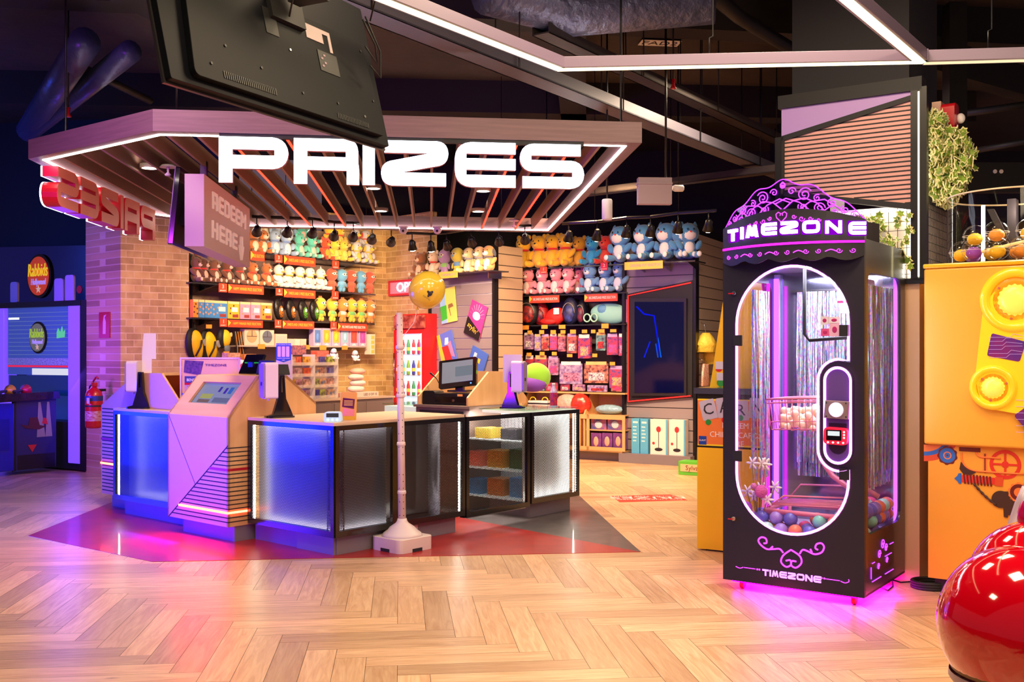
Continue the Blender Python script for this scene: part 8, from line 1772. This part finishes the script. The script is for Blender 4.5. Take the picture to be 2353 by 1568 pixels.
for i, (x, y, z) in enumerate(cps):
    c = {'yellow': (250, 200, 40), 'violet': (150, 70, 200), 'amber': (240, 160, 60)}[cn_[i]]
    p = dm.location; v = Matrix.Rotation(FY.a, 3, 'Z') @ Vector((x, y, 0)); used2[cn_[i]] = used2.get(cn_[i], 0)+1
    lb = '%s filled clear capsule in the drum, %s, %s' % (cn_[i], 'front ring' if y < -.2 and z == 0 else 'upper pile' if z else 'behind the front ring', 'far left' if x < -.21 else 'left' if x < -.1 else 'centre left' if x < .0 else 'centre' if x < .09 else 'right' if x < .2 else 'far right')
    r = thing('prize_capsule', lb, 'capsule', (p.x+v.x, p.y+v.y, dz+.013+.073+z), 0, 'capsules in the clear drum')
    obj('shell', G().ell((0, 0, 0), .073, 20, 13), CAPM, r); obj('toy', G().ell((0, 0, -.018), (.048, .045, .04), 12, 8), mat('toy_'+cn_[i], c, .5, em=c, es=.12), r); obj('seam', G().tube([(.0735*math.cos(2*math.pi*k/24), .0735*math.sin(2*math.pi*k/24), 0) for k in range(24)], .0018, 5, True), mat('seam_white', (230, 224, 224), .3), r)
# coil of cable on the floor
cc = hz(2136, 1350); g = G()
for k in range(3): g.tube([(.115*math.cos(2*math.pi*j/32), .10*math.sin(2*math.pi*j/32), .010+.016*k) for j in range(32)], .011, 8, True)
o = obj('cable_coil', g, MATB, loc=(cc.x, cc.y-.02, 0)); tag(o, 'black coil of cable on the floor by the yellow machine', 'cable')
o = obj('power_cable', G().tube([hz(2020, 1352)+Vector((0, 0, .01)), hz(2040, 1360)+Vector((0, 0, .006)), hz(2052, 1350)+Vector((0, 0, .006)), hz(2050, 1340)+Vector((0, 0, .02)), hz(2070, 1341)+Vector((0, 0, .006)), hz(2110, 1338)+Vector((0, 0, .006))], .005, 6), MATB); tag(o, 'thin black power cable running from the claw machine to the coil', 'cable')

# ------------------------------------------------------------------ shiny red ball ride in the right foreground
REDB = mat('ball_gloss_red', (206, 0, 26), .06, coat=1.0, spec=.7)
bd_ = 2.55; bc_ = px(2350, 1440, bd_); rb = .20
rb_t = thing('giant_red_ball', 'huge glossy red ball on a pale lilac stand in the right foreground', 'ball', (bc_.x, bc_.y, 0))
body_ = obj('ball', G().ell((0, 0, bc_.z), rb, 56, 36), REDB, rb_t)
p2_ = px(2386, 1350, bd_+.1); obj('rear_lobe', G().ell((p2_.x-bc_.x, .10, p2_.z), (.172, .17, .172), 48, 30), REDB, rb_t)
p3_ = px(2362, 1190, bd_+.12); obj('pink_knob', G().ell((p3_.x-bc_.x, .12, p3_.z), (.026, .026, .05), 20, 12), mat('knob_magenta', (190, 10, 90), .15, coat=.8), rb_t)
tb3 = [px(2362, 1122, bd_+.35), px(2345, 1160, bd_+.35), px(2330, 1205, bd_+.33), px(2326, 1250, bd_+.3)]
STL = mat('stand_lilac', (176, 156, 176), .35)
obj('grey_tube', G().tube([p-Vector((bc_.x, bc_.y, 0)) for p in tb3], .016, 10), STL, rb_t)
s1_ = px(2195, 1505, bd_+.02)
obj('cup_rim', G().lathe((0, 0, bc_.z-.21), [(.120, .045), (.158, .055), (.172, .075), (.170, .09)], 40, cap=False), STL, rb_t)
obj('stand_column', G().lathe((0, 0, 0), [(.24, 0), (.24, .03), (.13, .06), (.13, .36), (.125, bc_.z-.155)], 40), STL, rb_t)
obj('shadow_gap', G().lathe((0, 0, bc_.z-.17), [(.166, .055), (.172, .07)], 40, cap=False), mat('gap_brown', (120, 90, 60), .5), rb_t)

# ------------------------------------------------------------------ blue-violet arcade cabinet at the far left
FA_ = Fr((-6.95, 13.80), (-5.42, 12.92)); AL = FA_.len
ac = thing('arcade_cabinet', 'arcade shooting cabinet with violet glowing pillars and a round orange logo topper', 'arcade machine', FA_.loc(), FA_.a)
def ap(x, y, off=0.0): return FA_.tz(x, y, off)
VPL = mat('pillar_violet', (130, 90, 255), .3, em=(110, 70, 255), es=1.15)
ztop_ = ap(180, 694)[1]
obj('right_pillar', G().box(ap(159, 800)[0], ap(191, 800)[0], -.02, .18, .10, ztop_-.03), VPL, ac, bevel=.01); obj('left_pillar', G().box(ap(-16, 800)[0], ap(11, 800)[0], -.02, .18, .10, ztop_-.03), VPL, ac, bevel=.01)
obj('side_wall', G().box(AL-.02, AL+.10, -.03, .9, .02, ztop_+.02), MATB, ac); obj('header', G().box(ap(-16, 700)[0], AL+.0, -.04, .3, ztop_-.05, ztop_+.02), mat('header_dark', (24, 26, 40), .3), ac)
obj('base', G().box(ap(-16, 900)[0], AL, .0, .9, .02, .62), mat('cab_dark', (16, 20, 40), .4), ac)
gx0, gx1 = ap(15, 800)[0], ap(158, 800)[0]; gz0, gz1 = ap(90, 862)[1], ap(90, 705)[1]
obj('back_interior', G().box(gx0, gx1, .30, .34, .62, gz1), mat('interior_blue', (30, 50, 120), .3, em=(40, 70, 170), es=.35), ac)
scn = obj('screen_glass', G().box(gx0, gx1, .02, .03, gz0, gz1), mat('glass_blue', (60, 80, 140), .08, em=(50, 74, 150), es=.75, coat=.6), ac)
obj('lower_glass', G().box(gx0, gx1, .03, .04, .95, gz0-.01), mat('glass_deep', (16, 40, 90), .1, em=(14, 46, 100), es=.5, coat=.6), ac)
for k in range(11): z = gz1-.08-k*.055; obj('light_line', G().box(gx0+.02, gx1-.01, .017, .02, z, z+.005), emit('line_pale', (140, 160, 220), .55), scn)
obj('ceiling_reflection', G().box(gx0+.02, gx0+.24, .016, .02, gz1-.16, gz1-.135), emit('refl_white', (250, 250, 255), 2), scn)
obj('crowd_band', G().box(gx0, gx1, .016, .02, gz0+.13, gz0+.22), mat('crowd_sparkle', (200, 200, 230), .4, var=((60, 60, 60), 0, (60, 60, 110)), em=(120, 110, 190), es=.4), scn); obj('red_line', G().box(gx0, gx1, .014, .02, gz0+.10, gz0+.125), emit('band_red', (230, 40, 90), 1.0), scn); obj('white_stand', G().box(gx0+.52, gx1, .014, .02, gz0+.0, gz0+.085), emit('stand_white', (230, 230, 250), .9), scn)
obj('green_hand', G().prism([ap(128, 778), ap(146, 775), (ap(147, 758)[0], ap(147, 758)[1]), ap(143, 764), ap(140, 750), ap(136, 764), ap(131, 754), ap(128, 764)], 'y', .013, .018), emit('hand_green', (110, 230, 190), .7), scn)
def logo(parent, cx, cy, s, y, glow, face):
    t, z = ap(cx, cy); k = s
    d = obj('logo_disc', G().prism([(t+math.cos(a)*.245*k, z+math.sin(a)*.29*k) for a in [2*math.pi*j/40 for j in range(40)]], 'y', y, y+.05), mat('logo_black', (14, 12, 20), .3), parent)
    obj('logo_face', G().prism([(t-.01+math.cos(a)*.215*k, z+math.sin(a)*.255*k) for a in [2*math.pi*j/40 for j in range(40)]], 'y', y-.006, y), face, d)
    text('Rabbids', .24*k, glow, d, (t-.015, y-.010, z+.07*k), ex=.004, fit=.40*k, sh=.12, name='logo_word'); text('Hollywood', .12*k, mat('logo_lilac', (200, 180, 250), .4, em=(190, 170, 255), es=.4), d, (t, y-.010, z-.08*k), ex=.004, fit=.30*k, sh=.12, name='logo_word')
    st = [(t+(.055 if j % 2 == 0 else .022)*k*math.cos(math.pi/2+j*math.pi/5), z-.175*k+(.055 if j % 2 == 0 else .022)*k*math.sin(math.pi/2+j*math.pi/5)) for j in range(10)]
    obj('logo_star', G().prism(st, 'y', y-.012, y-.006), mat('star_cream', (252, 226, 150), .4, em=(255, 220, 140), es=.3), d); return d
logo(ac, 83, 634, 1.0, .04, mat('logo_yellow', (250, 226, 40), .4, em=(250, 220, 30), es=.5), mat('logo_orange', (226, 80, 30), .4, em=(226, 70, 24), es=.35))
logo(scn, 86, 776, .72, .005, mat('logo_lime', (170, 210, 60), .4, em=(170, 210, 60), es=.5), mat('logo_olive', (110, 120, 90), .4, em=(120, 124, 80), es=.4))
obj('topper_red_disc', G().lathe((ap(174, 665)[0], .05, ap(174, 665)[1]), [(.05, 0), (.05, .015)], 20, ax='y'), mat('topper_crimson', (170, 20, 50), .4), ac)
for (a_, b_, c_, d_) in ((14, 30, 648, 694), (115, 135, 640, 694), (140, 160, 632, 694)): t0, z1__ = ap(a_, c_); t1, z0__ = ap(b_, d_); obj('topper_shape', G().prism(rad([(t0, z0__, .02), (t1, z0__, .02), (t1, z1__, .04), (t0, z1__, .04)]), 'y', .06, .09), mat('topper_lilac', (190, 170, 220), .5), ac)
# console in front
pA = px(37, 900, 12.55); pB = px(129, 900, 13.0); FCn = Fr((pA.x, pA.y), (pB.x, pB.y))
cn2 = thing('arcade_console', 'blue gun console with dark illustrated side panel in front of the arcade cabinet', 'arcade console', FCn.loc(), FCn.a)
zc1 = FCn.tz(80, 914)[1]; CB = mat('console_blue', (10, 30, 200), .25, coat=.4)
cl_ = FCn.len
obj('side_panel', G().box(0, cl_, 0, .03, .06, zc1), mat('art_navy', (44, 44, 100), .4), cn2); obj('dark_edge', G().box(-.04, 0.0, -.002, .03, .05, zc1), MATB, cn2)
fr_o = G().prism([(-.75, .06), (-.04, .06), (-.04, zc1-.06), (-.75, zc1-.06)], 'y', -.02, .4); obj('front_body', fr_o, CB, cn2, bevel=.01)
obj('access_door', G().box(-.34, -.10, -.028, -.02, .32, .70), mat('door_blue', (8, 22, 170), .3), cn2); obj('top_deck', G().prism([(-.8, zc1-.06), (cl_+.03, zc1-.02), (cl_, zc1+.07), (-.8, zc1+.05)], 'y', -.05, .42), mat('deck_film', (18, 20, 36), .1, coat=.8, bump=(14, .8, .02)), cn2)
obj('lower_art', G().box(.02, cl_-.02, -.003, 0, .06, .24), mat('art_dark', (26, 22, 30), .4), cn2)
for (a, b, c_) in ((.30, .40, .16), (.42, .55, .12)): obj('spot_beam', G().prism([(a*cl_/.55, zc1-.06), (a*cl_/.55+.03, zc1-.06), (a*cl_/.55+c_*.6, .45), (a*cl_/.55-.02, .45)], 'y', -.003, 0), mat('beam_cream', (150, 140, 140), .5), cn2)
obj('printed_hat', G().prism([(.06, .62), (.16, .60), (.18, .70), (.28, .70), (.31, .60), (.40, .58), (.30, .545), (.12, .57)], 'y', -.005, 0), mat('hat_brown', (80, 30, 24), .5), cn2); obj('printed_scarf', G().prism([(.15, .36), (.27, .36), (.21, .27)], 'y', -.005, 0), mat('scarf_red', (200, 40, 36), .5), cn2); obj('printed_plunger', G().prism([(.34, .62), (.42, .60), (.40, .68), (.36, .69)], 'y', -.005, 0), mat('scarf_red', (0, 0, 0)), cn2)
for i, (x, y, c, nm) in enumerate(((14, 884, (250, 180, 20), 'yellow'), (50, 886, (220, 20, 50), 'red'))):
    t, z = FCn.tz(x, y, .1); r = thing('toy_blaster', '%s fronted toy blaster resting on the arcade console' % nm, 'toy gun', FCn.w(t, .1, zc1+.06), FCn.a+.6)
    obj('horn', G().lathe((0, 0, .03), [(.02, 0), (.03, .04), (.075, .11)], 16, ax='x'), mat('horn_%d' % i, c, .3, coat=.4), r); obj('barrel', G().tube([(-.22, 0, .02), (0, 0, .03)], .018, 8), MATB, r); obj('grip', G().box(-.2, -.14, -.015, .015, -.02, .04), MATB, r)
lamp('AREA', FA_.w(ap(175, 800)[0], -.06, 1.2), (110, 60, 255), 26, FA_.w(ap(175, 800)[0]+.6, -1.5, .6), (.2, 1.6), name='pillar_lamp')
